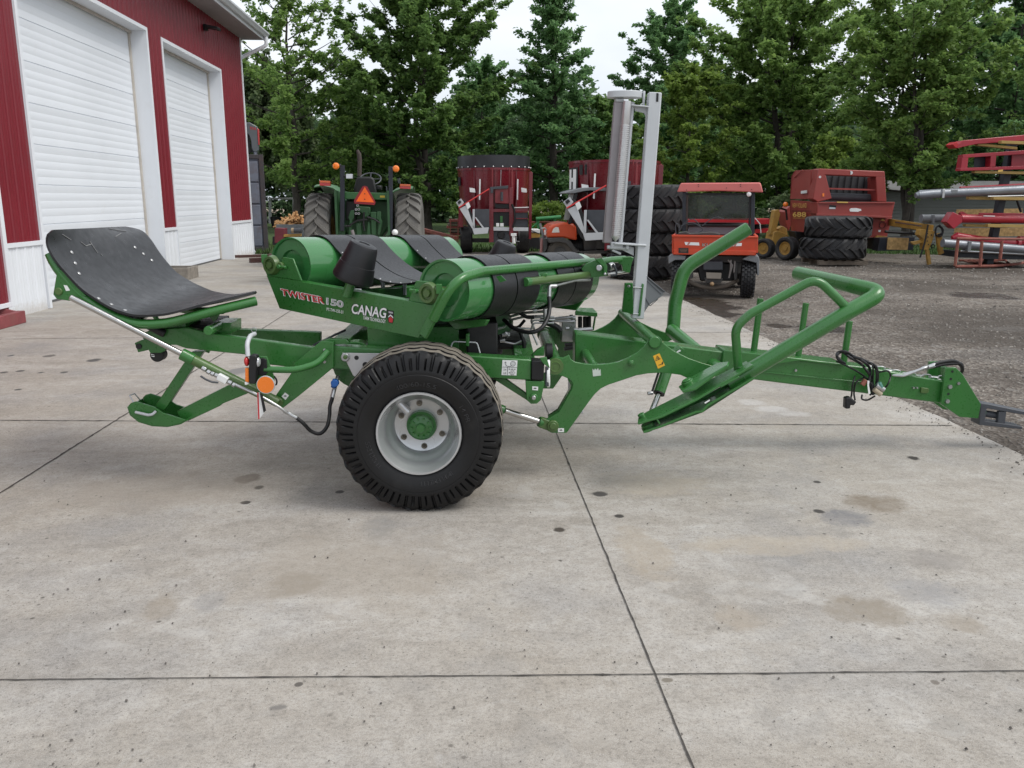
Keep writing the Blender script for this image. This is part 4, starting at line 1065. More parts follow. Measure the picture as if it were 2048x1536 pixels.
# near side plate with the lettering
tplate("side_plate", [(533, 551), (868, 611), (837, 676), (559, 617)], -0.075, 0.006, bevel=0.002)
top = Ts([(533, 551), (868, 611)], -0.075)
mb = MB(); dn = (Ts([(559, 617)], -.075)[0] - Ts([(533, 551)], -.075)[0]).normalized()
mb.prism([top[0], top[1], top[1] + AX * 0.075, top[0] + AX * 0.075], Vector((0, 0, -0.006)))
part(mb, "plate_flange", GREEN, bevel=0.003)
mb = MB(); bt = Ts([(837, 676), (559, 617)], -0.069); mb.prism([bt[0], bt[1], bt[1] + AX * 0.06, bt[0] + AX * 0.06], Vector((0, 0, 0.006))); part(mb, "plate_flange", GREEN)
tplate("bearing_plate", [(521, 521), (534, 552), (603, 562), (586, 517), (565, 514), (558, 540), (548, 545), (538, 520)], -0.07, 0.012)
tplate("bearing_plate", [(832, 561), (863, 564), (872, 600), (868, 611), (816, 602)], -0.068, 0.012)
for (px, py) in ((546, 530), (860, 586)):
    c_ = T(px, py, -.07); mb = MB()
    mb.lathe([(0, -.034), (.019, -.034), (.02, -.018), (.034, -.018), (.036, -.03), (.05, -.03), (.056, -.012), (.058, .0), (0, 0)], c_, AX, 36)
    br = part(mb, "bearing_housing", OLIVE, bevel=0)
    mb = MB(); c2 = c_ + E1 * 0.075 * (1 if px < 700 else -1) + E2 * 0.0 - AX * 0.015
    mb.tube([c_ + E1 * 0.05 * (1 if px < 700 else -1) - AX * 0.015, c_ + E1 * 0.12 * (1 if px < 700 else -1) - AX * 0.015], 0.009, 10); mb.cyl(c2 - AX * 0.02, c2 + AX * 0.014, 0.013, 6)
    mb.box(c_ - E1 * 0.062 * (1 if px < 700 else -1) - AX * 0.008 + E2 * 0.03, (0.03, 0.03, 0.05))
    part(mb, "tension_screw", GREEN, br, bevel=0.002)
# far side plate
foff = RL + 0.07
tplate("side_plate", [(905, 520), (1196, 552), (1192, 568), (1150, 621), (1110, 616), (930, 560)], foff, 0.03)
# cross members of the table
mb = MB()
for k in (0.25, 0.75):
    p = R1n * (1 - k) + R2n * k - E2 * 0.16; mb.beam(p - AX * 0.07, p + AX * (RL + .07), 0.09, 0.07)
part(mb, "table_beam", GREEN, bevel=0.005)
mb = MB(); cz = CEN - E2 * 0.30; mb.lathe([(0, 0.10), (.42, .10), (.44, .08), (.44, 0.0), (.46, -.01), (.46, -.06), (0, -.06)], cz, Vector((0, 0, 1)), 64); part(mb, "turntable_ring", pm("shaded_green_paint", (0.018, 0.075, 0.022), 0.4, dirt=(0.015, 0.016, 0.012), dirt_amt=0.6))  # frame green with the shade under the table put into its colour
mb = MB(); q = M(830, 690, .62); mb.bb((q.x - 0.27, q.y + 0.02, q.z - .09), (q.x + 0.25, q.y + 0.9, q.z + .10)); part(mb, "gear_housing", GREEN)
mb = MB(); q = M(975, 700, .66); mb.bb((q.x - 0.12, q.y, q.z - .10), (q.x + 0.06, q.y + .5, q.z + .16)); part(mb, "gear_motor", BLACK, bevel=0.01)
tplate("table_wing", [(885, 632), (975, 640), (968, 652), (910, 660)], 0.25, 0.03)
# guide cones
for (b0, t0, Y, rb, rt) in (((704, 560), (729, 487), 4.62, .112, .078), ((1000, 524), (1014, 485), 5.95, .112, .074)):
    b_ = W(b0[0], b0[1], Y); t_ = W(t0[0], t0[1], Y - 0.02); d_ = t_ - b_; L = d_.length; d_.normalize()
    if rb and Y > 5: L = .215; b_ = t_ - d_ * L
    mb = MB(); mb.lathe([(0, -.004), (rb - .012, -.004), (rb - .002, .006), (rb, .02), (rb - (rb - rt) * .42, L * .45), (rb - (rb - rt) * .42 - .003, L * .455), (rt + .002, L - .022), (rt - .006, L - .006), (rt - .02, L), (.030, L), (.028, L - .005), (0, L - .005)], b_, d_, 48)
    cn = part(mb, "guide_cone", PLASTIC, bevel=0)
    part(MB().cyl(b_ - d_ * 0.10, b_ + d_ * 0.01, 0.028, 18), "cone_post", GREEN, cn)
mb = MB()
for (x, y0_, y1, Y) in ((716, 578, 588, 4.75), (766, 562, 592, 5.4), (809, 559, 590, 5.4)):
    mb.cyl(W(x, y0_, Y), W(x, y1, Y), 0.013, 12); mb.cyl(W(x, y0_, Y) - Vector((0, 0, .0)), W(x, y0_ + 2.5, Y), 0.02, 12)
part(mb, "belt_support_post", GREYP, bevel=0)
# lettering on the plate
def tl(name, txt, bl, br, tl_, mat, bold=0.0, shear=0.0, off=-0.078):
    return lettering(name, txt, T(*bl, off), T(*br, off), T(*tl_, off), mat, BW, bold, shear)
tl("model_lettering", "TWISTER", (563, 591), (650, 609), (561, 576), STICK, 0.06, 0.0, -0.0760)
tl("model_lettering", "TWISTER", (564, 590), (650, 608), (562, 577), REDINK, 0.022, 0.0, -0.0785)
tl("model_lettering", "150", (653, 609), (688, 616), (653, 595), STICK, 0.05, 0.0, -0.0760)
tl("model_lettering", "150", (654, 608), (687, 615), (654, 596), SILVINK, 0.01, 0.0, -0.0785)
tl("model_lettering", "PT-TW-150-31", (654, 621.5), (687, 627.5), (654, 615), STICK, 0.012)
tl("maker_lettering", "CANAG", (702, 627.5), (773, 638), (704, 606), INK, 0.055, 0.0, -0.0760)
tl("maker_lettering", "CANAG", (703, 627), (772, 637), (705, 607), STICK, 0.022, 0.0, -0.0785)
tl("maker_lettering", "FARM TECHNOLOGY", (728, 639), (772, 646.5), (728, 632), STICK, 0.012)
def tquad(name, pts, mat, off): part(MB().prism(Ts(pts, off), AX * 0.0012), name, mat, None, 0, 0)
tquad("maker_emblem", [(775, 620), (787, 622), (787, 638), (785, 647), (777, 645), (775, 637)], INK, -0.0775)
tquad("maker_emblem", [(777, 637), (781, 633), (786, 639), (784.5, 645.5), (778, 644)], REDINK, -0.0795)
tquad("maker_emblem", [(776.5, 635), (781, 631.5), (786, 637), (786, 634), (781, 629), (776.5, 632.5)], STICK, -0.0795)
tquad("maker_emblem", [(777, 626), (785.5, 627.5), (785.5, 624), (777, 622.5)], SILVINK, -0.0795)
# ---- film cutter arm: bent tube along the table with its cylinder
pa = [T(846, 672, -.10), T(893, 582, -.10)]
part(MB().beam(pa[0], pa[1], 0.05, 0.022, -AX), "cutter_arm_bar", GREEN, bevel=0.003)
Yq = lambda px, py, Y: W(px, py, Y)
q1 = T(889, 592, -.11)
ctp = fillet([T(866, 640, -.11), T(908, 560, -.11), W(965, 542.5, 4.42), W(1186, 523, 5.55)], [0.16, 0.22], 9)
part(MB().tube(ctp, 0.0245, 20), "cutter_arm_tube", GREEN)
part(MB().tube([W(1052, 564, 4.75), W(1176, 550, 5.35)], 0.0235, 20), "cutter_cylinder", OLIVE)
part(MB().tube([W(1050, 564.2, 4.74), W(1058, 563.2, 4.78)], 0.026, 20), "cylinder_cap", GREEN)
mb = MB(); mb.prism([W(x, y, 5.35) for x, y in ((1172, 528), (1196, 518), (1214, 530), (1214, 552), (1180, 556), (1162, 538))], NM * 0.03); part(mb, "cutter_bracket", GREEN)
mb = MB(); mb.prism([W(x, y, 5.3) for x, y in ((1190, 518), (1204, 516), (1215, 532), (1214, 550), (1208, 552), (1207, 534))], NM * 0.02); part(mb, "link_plate", GREEN)
part(MB().tube([W(1200, 524, 5.4), W(1222, 520, 5.5), W(1250, 518, 5.6)], 0.022, 16), "cutter_tube", GREEN)
mb = MB(); mb.prism([W(x, y, 5.55) for x, y in ((1205, 514), (1228, 515), (1262, 513), (1268, 515), (1263, 528), (1260, 546), (1246, 544), (1244, 530), (1220, 520), (1210, 522))], NM * 0.03); part(mb, "cutter_head", GREEN)
part(MB().cyl(W(1198, 536, 5.25), W(1199, 535.5, 5.36), 0.019, 20), "pivot_pin", STEEL)
part(MB().cyl(W(1210, 548, 5.25), W(1210, 548, 5.32), 0.009, 12), "bolt", STEEL)
part(MB().tube([W(1214, 549, 5.4), W(1257, 543, 5.6)], 0.011, 14), "chrome_rod", CHROME)
part(MB().cyl(W(1217, 534, 5.42), W(1226, 532, 5.44), 0.026, 20), "spring", STEEL)
part(MB().tube(fillet([W(1226, 528, 5.4), W(1232, 540, 5.4), W(1234, 549, 5.4), W(1222, 551, 5.38)], .02), 0.007, 8), "link_rod", DGREY, bevel=0)
plate_ = MB(); plate_.prism([W(x, y, 4.9) for x, y in ((1080, 548), (1095, 546), (1095, 552), (1084, 556))], NM * .02); part(plate_, "tube_clip", GREEN)
part(MB().tube(fillet([W(1180, 560, 5.3), W(1150, 561, 5.2), W(1112, 571, 5.0)], .05), 0.0075, 10), "steel_pipe", STEEL, bevel=0)
part(MB().tube(fillet([W(1112, 572, 4.97), W(1099, 572, 4.95), W(1098, 597, 4.93)], .012), .013, 8), "hose_fitting", STEEL, bevel=0.002)
part(MB().tube(crom([W(1098, 594, 4.93), W(1099, 615, 4.9), W(1095, 637, 4.85), W(1083, 656, 4.8), W(1064, 664.5, 4.8), W(1042, 662, 4.85), W(1024, 654, 4.9), W(1008, 640, 5.0)], 8), 0.0125, 12), "hydraulic_hose", RUBBER, bevel=0)
mb = MB(); mb.prism([T(x, y, .2) for x, y in ((992, 553), (1002, 551), (1012, 561), (1000, 565))], AX * .004); part(mb, "belt_tab", GREEN, bevel=0)
# ---- hydraulics in the middle of the frame
PIPES = [([(1003, 638), (1045, 626), (1100, 622)], 5.3, .009), ([(1012, 642), (1050, 633), (1092, 632)], 5.3, .008), ([(1020, 655), (1068, 658), (1062, 641), (1110, 639)], 5.2, .006),
         ([(1018, 660), (1074, 663), (1057, 636), (1108, 634)], 5.25, .006), ([(1075, 690), (1062, 660), (1066, 646), (1108, 646)], 5.15, .006), ([(1095, 639), (1145, 634)], 5.6, .011), ([(1100, 642), (1145, 643)], 5.6, .008),
         ([(968, 656), (984, 660), (1010, 655), (1016, 640)], 5.0, .005), ([(990, 680), (1030, 688), (1046, 680), (1046, 668)], 5.1, .006), ([(960, 650), (990, 650)], 5.1, .006)]
for pts, Y, r in PIPES:
    part(MB().tube(fillet([W(x, y, Y) for x, y in pts], .03), r, 8), "hydraulic_pipe", STEEL, bevel=0)
for pts, Y, r in (([(1005, 630), (1012, 648), (1034, 655), (1050, 640)], 5.3, .01), ([(1040, 626), (1054, 634), (1068, 634)], 5.2, .012), ([(1130, 690), (1180, 684), (1240, 676), (1280, 680)], 5.6, .013), ([(1128, 698), (1180, 691), (1240, 683), (1280, 687)], 5.55, .013), ([(1080, 640), (1110, 652), (1122, 662)], 5.5, .02), ([(985, 664), (1000, 672), (990, 700)], 5.1, .010), ([(1045, 720), (1048, 690), (1040, 662)], 5.1, .012)):
    part(MB().tube(crom([W(x, y, Y) for x, y in pts]), r, 8), "hydraulic_hose", RUBBER, bevel=0)
mb = MB(); q = W(1130, 648, 5.75); mb.box(q + Vector((0.03, 0.1, -0.05)), (0.10, 0.16, 0.16)); part(mb, "valve_block", STEEL, bevel=0.006)
mb = MB()
for (x, y) in ((1142, 634), (1147, 636), (1145, 643), (1134, 657), (1150, 660), (1160, 660)): mb.cyl(W(x - 3, y, 5.65), W(x + 4, y - .4, 5.65), 0.016, 8)
mb.tube([W(1150, 660, 5.65), W(1185, 658, 5.65)], .014, 10)
part(mb, "hose_fitting", STEEL, bevel=0.001)
mb = MB()
for x in (1160, 1170, 1178): mb.cyl(W(x, 633, 5.8), W(x, 655, 5.8), 0.016, 10)
part(mb, "solenoid", BLACK, bevel=0.002)
mb = MB(); mb.prism([W(1150, 622, 5.7), W(1195, 625, 5.7), W(1186, 616, 6.1), W(1158, 615, 6.1)], Vector((0, 0, -.03))); mb.beam(W(1191, 628, 5.75), W(1186, 660, 5.75), .03, .01); part(mb, "valve_cover", GREEN)
mb = MB(); mb.bb(tuple(W(985, 700, 5.2)), tuple(W(1042, 655, 5.75))); part(mb, "gearbox", BLACK, bevel=0.02)
mb = MB(); mb.bb(tuple(W(960, 660, 5.5)), tuple(W(1000, 690, 5.9))); part(mb, "oil_tank", DGREY, bevel=0.02)
mb = MB()
for (xa, ya, xb, yb) in ((1000, 682, 1010, 680), (1010, 665, 1018, 672), (1004, 670, 1020, 668), (1066, 622, 1074, 621), (1090, 618, 1091, 640)): mb.tube([W(xa, ya, 5.1), W(xb, yb, 5.1)], .013, 8)
part(mb, "hose_fitting", STEEL, bevel=0.001)
part(MB().tube(fillet([M(895, 712, .56), M(906, 683, .56), M(954, 685, .56), M(960, 706, .56)], .02), .004, 8), "cable_hoop", GREYP, bevel=0)
mb = MB(); mb.beam(M(935, 690, .6), M(936, 665, .6), .09, .02); part(mb, "side_bracket", GREEN)
mb = MB(); mb.lathe([(0, 0), (.055, 0), (.055, .04), (0, .04)], M(1091, 705, .75), UM, 24); part(mb, "rubber_buffer", RUBBER)
plate("buffer_bracket", [(1063, 712), (1075, 700), (1088, 693), (1088, 712)], 0.70, 0.05)
# rusty-bright steel stair of pipes over the rear cross beam
mb = MB()
for (xa, ya, xb, yb) in ((628, 690, 690, 660), (640, 686, 672, 668)): mb.tube([M(xa, ya, .6), M(xb, yb, 1.1)], .007, 8)
part(mb, "hydraulic_pipe", DGREY, bevel=0)
# ---- film mast
MT, MBt = (1309, 186), (1274, 634)
md = 1.20
p0, p1 = M(MBt[0], MBt[1] + 2, md), M(MT[0], MT[1], md)
sidev = UM
mast = part(MB().beam(p0, p1, 0.082, 0.076, UM), "mast_post", GREYP, bevel=0.006)
mz = (p1 - p0).normalized()
mb = MB(); mb.box(p1 - NM * 0.0415 - mz * 0.030 + UM * 0.012, (0.014, 0.002, 0.05)); part(mb, "mast_slot", BLACK, mast, bevel=0)
mb = MB()
def mm(px, py, dd=0.0): return M(px, py, md + dd)
mb.prism([mm(1259, 208, -.04), mm(1300, 212, -.04), mm(1300, 215, -.04), mm(1259, 211, -.04)], NM * 0.08); part(mb, "mast_arm", GREYP, mast)
mb = MB(); mb.prism([mm(1268, 212), mm(1296, 214), mm(1296, 240), mm(1288, 226), mm(1270, 222)], NM * 0.01); part(mb, "arm_gusset", GREYP, mast)
mb = MB(); mb.prism([mm(1230, 485, -.05), mm(1293, 489, -.05), mm(1293, 493, -.05), mm(1228, 489, -.05)], NM * 0.10); part(mb, "mast_arm", GREYP, mast)
mb = MB(); mb.prism([mm(1222, 484, -.02), mm(1246, 486, -.02), mm(1246, 498, -.02), mm(1222, 498, -.02)], NM * 0.05); mb.tube([mm(1214, 494), mm(1256, 497)], .013, 12); mb.prism([mm(1253, 488, -.03), mm(1258, 488, -.03), mm(1258, 500, -.03), mm(1252, 498, -.03)], NM * .02); mb.prism([mm(1244, 500), mm(1268, 512), mm(1268, 495), mm(1258, 492)], NM * 0.01); part(mb, "roller_bracket", GREYP, mast)
part(MB().tube([mm(1224, 500), mm(1242, 508)], .008, 10), "bracket_lever", GREYP, mast)
# film stretch rollers between the plates
pt_, pb_ = mm(1237, 204, .01), mm(1214, 486, .01)
mb = MB(); mb.beam(pb_, pt_, 0.055, 0.054, UM); part(mb, "smooth_film_roller", MAUVE, bevel=0.006)
ra, rb_ = mm(1254.5, 202, -.055), mm(1230.5, 484, -.055)
L = (ra - rb_).length; dz = (ra - rb_).normalized(); prof = [(0, 0)]
nr_ = 58
for k in range(nr_):
    h0 = L * 0.04 + (L * 0.80) * k / nr_; st_ = L * 0.80 / nr_
    prof += [(.0285, h0), (.0285, h0 + st_ * .58), (.0215, h0 + st_ * .64), (.0215, h0 + st_ * .96)]
prof += [(.0245, L * .85), (.0245, L), (0, L)]
mb = MB(); mb.lathe(prof, rb_, dz, 24); part(mb, "ribbed_film_roller", pm("ribbed_aluminium", (0.62, 0.62, 0.62), 0.35, metal=0.6, var=.05), bevel=0, smooth=50)
mb = MB(); mb.tube([mm(1241, 486, .0), mm(1265, 204, .0)], 0.013, 10); part(mb, "tie_rod", GREYP)
mb = MB(); c_ = mm(1249, 192, 0); ex = UM * 0.105; ey = NM * 0.065
mb.prism([c_ + ex * math.cos(a) * (1 if abs(math.cos(a)) > .3 else 1) + ey * math.sin(a) - mz * 0.013 for a in np.linspace(0, 2 * math.pi, 33)[:-1]], mz * 0.04); part(mb, "top_cap_plate", GREYP, bevel=0.004)
mb = MB(); mb.cyl(mm(1287, 213), mm(1288, 182), .009, 8); part(mb, "cap_pin", GREYP)
mb = MB(); mb.box(mm(1238, 201, 0), (.05, .05, .02)); part(mb, "roller_end", GREYP, bevel=.003)
# foot clamp of the mast and document box
mb = MB(); mb.prism([mm(1250, 566, -.03), mm(1266, 566, -.045), mm(1267, 630, -.045), mm(1256, 626, -.045), mm(1244, 624, .02)], NM * 0.03); part(mb, "mast_clamp", GREEN)
mb = MB(); mb.prism([mm(1284, 567, -.05), mm(1288, 568, -.05), mm(1281, 632, -.05), mm(1276, 632, -.05)], NM * 0.10); part(mb, "mast_clamp", GREEN)
mb = MB(); mb.tube([mm(1266, 574.5, -.046), mm(1285, 575.5, -.046)], .004, 6); mb.tube([mm(1266, 628, -.046), mm(1280, 628, -.046)], .004, 6); mb.cyl(mm(1256, 572, -.06), mm(1259, 572.5, -.05), .008, 6); part(mb, "clamp_bolt", STEEL, bevel=0)
mb = MB(); mb.prism([mm(1287, 551, -.035), mm(1291, 552, -.035), mm(1329, 583, -.035), mm(1326, 591, -.035), mm(1299, 610, -.035), mm(1285, 630, -.035), mm(1281, 630, -.035)], NM * 0.07); db = part(mb, "document_box", MGREY, bevel=0.006)
mb = MB()
for (xa, ya, xb, yb) in ((1294, 562, 1322, 588), (1296, 558, 1326, 584), (1287, 590, 1300, 612), (1300, 612, 1316, 598)): mb.tube([mm(xa, ya, -.037), mm(xb, yb, -.037)], .0025, 6)
mb.tube([mm(1288, 549, -.036), mm(1330, 584, -.036)], .005, 6)
part(mb, "box_rib", DGREY, db, bevel=0)
# ---- stickers
def sticker(pts, d, mat=STICK, name="white_sticker"): return plate(name, pts, d, 0.0012, mat, bevel=0)
s_ = sticker([(1005, 720), (1035, 721), (1033, 751), (1003, 750)], 0.4985)
mb = MB()
mb.prism(Ms([(1005, 733.7), (1034, 734.5), (1034, 735.2), (1005, 734.4)], .4975), NM * .0006); mb.prism(Ms([(1015, 734), (1015.8, 734), (1015, 750), (1014.2, 750)], .4975), NM * .0006)
for t in range(20):
    a0, a1 = t * .314, (t + 1) * .314
    for r in (5.2, 2.6):
        mb.prism([M(1026 + r * math.cos(a) * rr, 727.5 + r * math.sin(a) * rr, .4975) for a, rr in ((a0, 1), (a1, 1), (a1, .84), (a0, .84))], NM * .0006)
mb.tube(crom([M(1009, 726, .4975), M(1012, 724, .4975), M(1012, 730, .4975), M(1018, 733, .4975), M(1023, 732, .4975)]), .0012, 4)
part(mb, "sticker_print", INK, s_, bevel=0, smooth=0)
for txt, bl, br, tl_ in (("3.4", (1007, 741), (1012.5, 741.2), (1007.2, 737.2)), ("3.0", (1006.6, 748), (1012, 748.2), (1006.8, 744.2)), ("MI 480-45", (1017.5, 739.6), (1031, 740), (1017.6, 737)), ("56 PSI", (1021, 743.2), (1028.5, 743.4), (1021.1, 740.8)), ("480/45-17", (1017.2, 746.6), (1030.6, 747), (1017.3, 744.2)), ("44 PSI", (1020.6, 750), (1028, 750.2), (1020.8, 747.6))):
    lettering("sticker_print", txt, M(*bl, .4975), M(*br, .4975), M(*tl_, .4975), INK, s_, .01, lift=.0004)
for pts, d in (([(1064.5, 772.5), (1076.5, 773.5), (1076, 781), (1064.5, 780)], .488), ([(1116, 856.5), (1128, 856.5), (1128, 864), (1116, 864.5)], .575), ([(570, 785), (578, 791), (571, 800), (563, 793)], .468), ([(302, 708), (308, 709), (309, 714), (303, 713)], .56)):
    s_ = sticker(pts, d); cx_ = sum(p[0] for p in pts) / 4; cy_ = sum(p[1] for p in pts) / 4
    part(MB().prism(Ms([(cx_ - 3, cy_ - .8), (cx_ + 1, cy_ - 1.5), (cx_ + 3.4, cy_), (cx_ + 1, cy_ + 1), (cx_ - 3, cy_ + .5)], d - .001), NM * .0006), "sticker_print", INK, s_, bevel=0, smooth=0)
ws = sticker([(1185, 742), (1185, 737), (1188, 741), (1190, 737), (1193, 740), (1196, 736), (1198, 741), (1201, 738), (1202, 751), (1186, 753)], 0.578, pm("scratched_sticker", (0.52, 0.57, 0.52), .6), "worn_sticker")
ys_ = sticker([(1306, 712), (1319, 706.5), (1330, 731), (1316, 737.5)], 0.578, YELLOW, "warning_sticker")
mb = MB()
tri = [(1314, 711), (1311, 722), (1321.5, 718)]
cx_, cy_ = 1315.5, 717
for k in range(3):
    a_, b_ = tri[k], tri[(k + 1) % 3]
    ai = (cx_ + (a_[0] - cx_) * .72, cy_ + (a_[1] - cy_) * .72); bi = (cx_ + (b_[0] - cx_) * .72, cy_ + (b_[1] - cy_) * .72)
    mb.prism(Ms([a_, b_, bi, ai], .577), NM * .0006)
mb.prism(Ms([(1314.6, 715), (1316, 714.6), (1317.6, 718.6), (1315.6, 719.2)], .577), NM * .0006)
mb.prism(Ms([(1323, 727), (1326, 722), (1326.5, 726), (1325.5, 729), (1324.5, 729.5)], .577), NM * .0006); mb.prism(Ms([(1317, 730), (1323, 728), (1323.3, 729), (1317.3, 731)], .577), NM * .0006)
part(mb, "sticker_print", INK, ys_, bevel=0, smooth=0)
sticker([(1409, 805), (1419, 799), (1420, 801.5), (1410, 807.5)], 0.297)
sticker([(1353, 703), (1360, 699), (1362, 702), (1355, 706)], 0.697)
# ---- hoses, plugs and chain hung on the drawbar
for pts in ([(1690, 727), (1676, 718), (1675, 706), (1690, 703), (1706, 712), (1725, 722), (1740, 738), (1738, 765), (1742, 780)], [(1682, 722), (1674, 712), (1684, 704), (1702, 716), (1722, 728), (1734, 742), (1744, 760), (1746, 790)], [(1672, 722), (1700, 735), (1728, 752), (1745, 770)], [(1700, 716), (1716, 716), (1735, 724), (1752, 734), (1755, 760), (1747, 786), (1742, 770)],
            [(1738, 724), (1746, 735), (1744, 770), (1738, 786)], [(1745, 728), (1753, 745), (1750, 778), (1740, 790)], [(1710, 752), (1705, 770), (1703, 790), (1700, 800)], [(1728, 755), (1712, 765), (1708, 785), (1710, 800)], [(1755, 745), (1775, 742), (1781, 752), (1776, 768), (1768, 778)], [(1724, 790), (1724, 798), (1735, 800), (1750, 792)]):
    part(MB().tube(crom([M(x, y, 1.02 - 0.03 * (i % 2)) for i, (x, y) in enumerate(pts)], 6), 0.0085 if pts[0][0] < 1740 and len(pts) > 4 else 0.0055, 8), "hydraulic_hose", RUBBER, bevel=0)
part(MB().prism(Ms([(1692, 796), (1702, 794), (1708, 800), (1714, 804), (1708, 812), (1702, 810), (1701, 818), (1691, 818)], .98), NM * 0.05), "trailer_plug", PLASTIC, bevel=0.008)
for (xa, ya, xb, yb, mt) in ((1724, 770, 1732, 760, pm("copper_coupler", (.28, .10, .07), .45, metal=.3)), (1752, 770, 1768, 780, STEEL), (1748, 778, 1762, 789, pm("beige_coupler", (.42, .36, .26), .5)), (1757, 766, 1762, 776, pm("teal_coupler", (.08, .22, .18), .5))):
    part(MB().tube([M(xa, ya, .985), M(xb, yb, .985)], 0.017, 12), "quick_coupler", mt, bevel=0.003)
plate("cable_tag", [(1735, 761), (1739, 762), (1738, 770), (1741, 787), (1737, 788), (1735, 772)], 0.965, 0.003, STICK, bevel=0)
for k in range(10):
    t = k / 9; c_ = M(1745 + 138 * t, 733 + 22 * t + 4 * math.sin(t * 3.1), 1.13 + .01 * (k % 2))
    ax_ = UM if k % 2 else UM
    sd_ = Vector((0, 0, 1)) if k % 2 else NM
    part(MB().tube([c_ + UM * (0.032 * math.cos(a)) + sd_ * (0.013 * math.sin(a)) for a in np.linspace(0, 2 * math.pi, 13)], 0.0045, 6, cap=False), "chain_link", STEEL, bevel=0)
for off_ in (0, 1):
    y_ = off_ * 3
    part(MB().tube(fillet([M(1757, 744 + y_, 1.10), M(1806, 749 + y_, 1.09 - .03 * off_), M(1848, 738 + y_ - 5 * off_, 1.09 - .03 * off_), M(1869, 733 + y_ - 8 * off_, 1.1)], .05), 0.009, 8), "steel_pipe", STEEL, bevel=0)
    part(MB().tube(crom([M(1866, 734 + y_ - 8 * off_, 1.1), M(1885, 724 + 5 * (1 - off_), 1.12), M(1908, 722 + 5 * (1 - off_), 1.14), M(1922, 728 + 3 * off_, 1.16), M(1924, 742, 1.2), M(1915, 750, 1.25)], 6), 0.0115, 10), "hydraulic_hose", RUBBER, bevel=0)
for (xa, ya, xb, yb) in ((1844, 738, 1852, 735), (1856, 734, 1868, 731)): part(MB().tube([M(xa, ya, 1.07), M(xb, yb, 1.07)], .0135, 6), "hose_fitting", STEEL, bevel=.001)
part(MB().beam(M(1888, 733, 1.16), M(1886, 760, 1.16), .06, .04), "hitch_block", GREEN)
mb = MB(); boss(mb, 1592, 741, 1.055, 0.008, 0.02, 8); part(mb, "bolt", STEEL, bevel=0)

# ---- weld beads where tubes meet plates
WELD = pm("weld_bead_paint", (0.03, 0.13, 0.03), 0.4, var=.2, scale=40, bmp=.5, bscale=90)
def bead(name_c, ax, r, seed):
    g_ = random.Random(seed); a, u, w = frame(ax)
    P = [name_c + (u * math.cos(t) + w * math.sin(t)) * (r + g_.uniform(-.0012, .0012)) for t in np.linspace(0, 2 * math.pi, 33)]
    part(MB().tube(P, 0.005, 6, cap=False), "weld_bead", WELD, bevel=0)
bead(M(1478, 733, .42), M(1478, 700, .42) - M(1478, 735, .42), 0.026, 1)
bead(M(1310, 685, .575), NM, 0.035, 2)
bead(M(1188, 737, .606), NM, 0.032, 3)
bead(M(1455, 768, .40) + AD * 0.09, AD, 0.045, 4)
for (x, y) in ((1508, 704), (1596, 720), (1687, 730)): bead(M(x, y, 1.15), Vector((0, 0, 1)), 0.022, x)
bead(M(1886, 785, 1.06), UM, 0.05, 9) if False else None
# ------------------------------------------------------------------ machines standing about the yard
def WP(pts, Y): return [W(x, y, Y) for x, y in pts]
def slab(name, pts, Y, th, mat, parent, bevel=0.004, smooth=35):
    """an outline at distance Y, th metres thick going away from the camera"""
    return MB().prism(WP(pts, Y), (0, th, 0)).build(name, mat, parent, bevel, smooth)
def rod(name, pts, Y, r, mat, parent, n=8):
    Ys = Y if isinstance(Y, (list, tuple)) else [Y] * len(pts)
    return MB().tube([W(x, y, q) for (x, y), q in zip(pts, Ys)], r, n).build(name, mat, parent)
def ag_tyre(R, w, rim, nl, h=0.035, o=(0, 0, 0), ax=(1, 0, 0), step=0.55, lugw=0.05, mb=None, flip=1):
    """tractor tyre with chevron lugs, axis along ax"""
    mb = mb or MB(); a, u, v = frame(ax); o = Vector(o); Rc = R - h
    hw = w / 2
    prof = [(rim, -hw * .72), (rim + (Rc - rim) * .25, -hw * .92), (rim + (Rc - rim) * .6, -hw), (Rc - h * 1.2, -hw * .94), (Rc - h * .2, -hw * .78), (Rc, -hw * .4), (Rc + .004, 0), (Rc, hw * .4), (Rc - h * .2, hw * .78), (Rc - h * 1.2, hw * .94), (rim + (Rc - rim) * .6, hw), (rim + (Rc - rim) * .25, hw * .92), (rim, hw * .72)]
    mb.lathe(prof, o, a, 56, u=u)
    def surf(x):
        t = abs(x) / hw
        return Rc - (0 if t < .4 else (h * 1.3) * ((t - .4) / .56) ** 2)
    da = 2 * math.pi / nl
    for k in range(nl):
        for s in (-1, 1):
            th0 = k * da + (da / 2 if s > 0 else 0); rows = []
            n = 6
            for i in range(n + 1):
                t = i / n; x = s * (-0.04 * w + t * hw * 1.0)
                th = th0 + flip * step * (t ** 0.85) * hw / R * 1.25
                r0 = surf(x) - 0.01; top = (R - (0.0 if t < .75 else h * .5 * (t - .75) / .25)) if t < 1 else R - h * .9
                hwg = lugw * (0.5 + 0.12 * t) / R
                def pt(th_, r_): return o + (u * math.cos(th_) + v * math.sin(th_)) * r_ + a * x
                rows.append([pt(th - hwg * 1.35, r0), pt(th - hwg * .8, top), pt(th + hwg * .8, top), pt(th + hwg * 1.35, r0)])
            V = [p for r_ in rows for p in r_]
            F_ = []
            for i in range(n):
                for j in range(3): F_.append((i * 4 + j, i * 4 + j + 1, i * 4 + 5 + j, i * 4 + 4 + j))
            F_ += [(3, 2, 1, 0), (n * 4, n * 4 + 1, n * 4 + 2, n * 4 + 3)]
            if s < 0: F_ = [tuple(reversed(f)) for f in F_]
            mb.add(V, F_)
    return mb
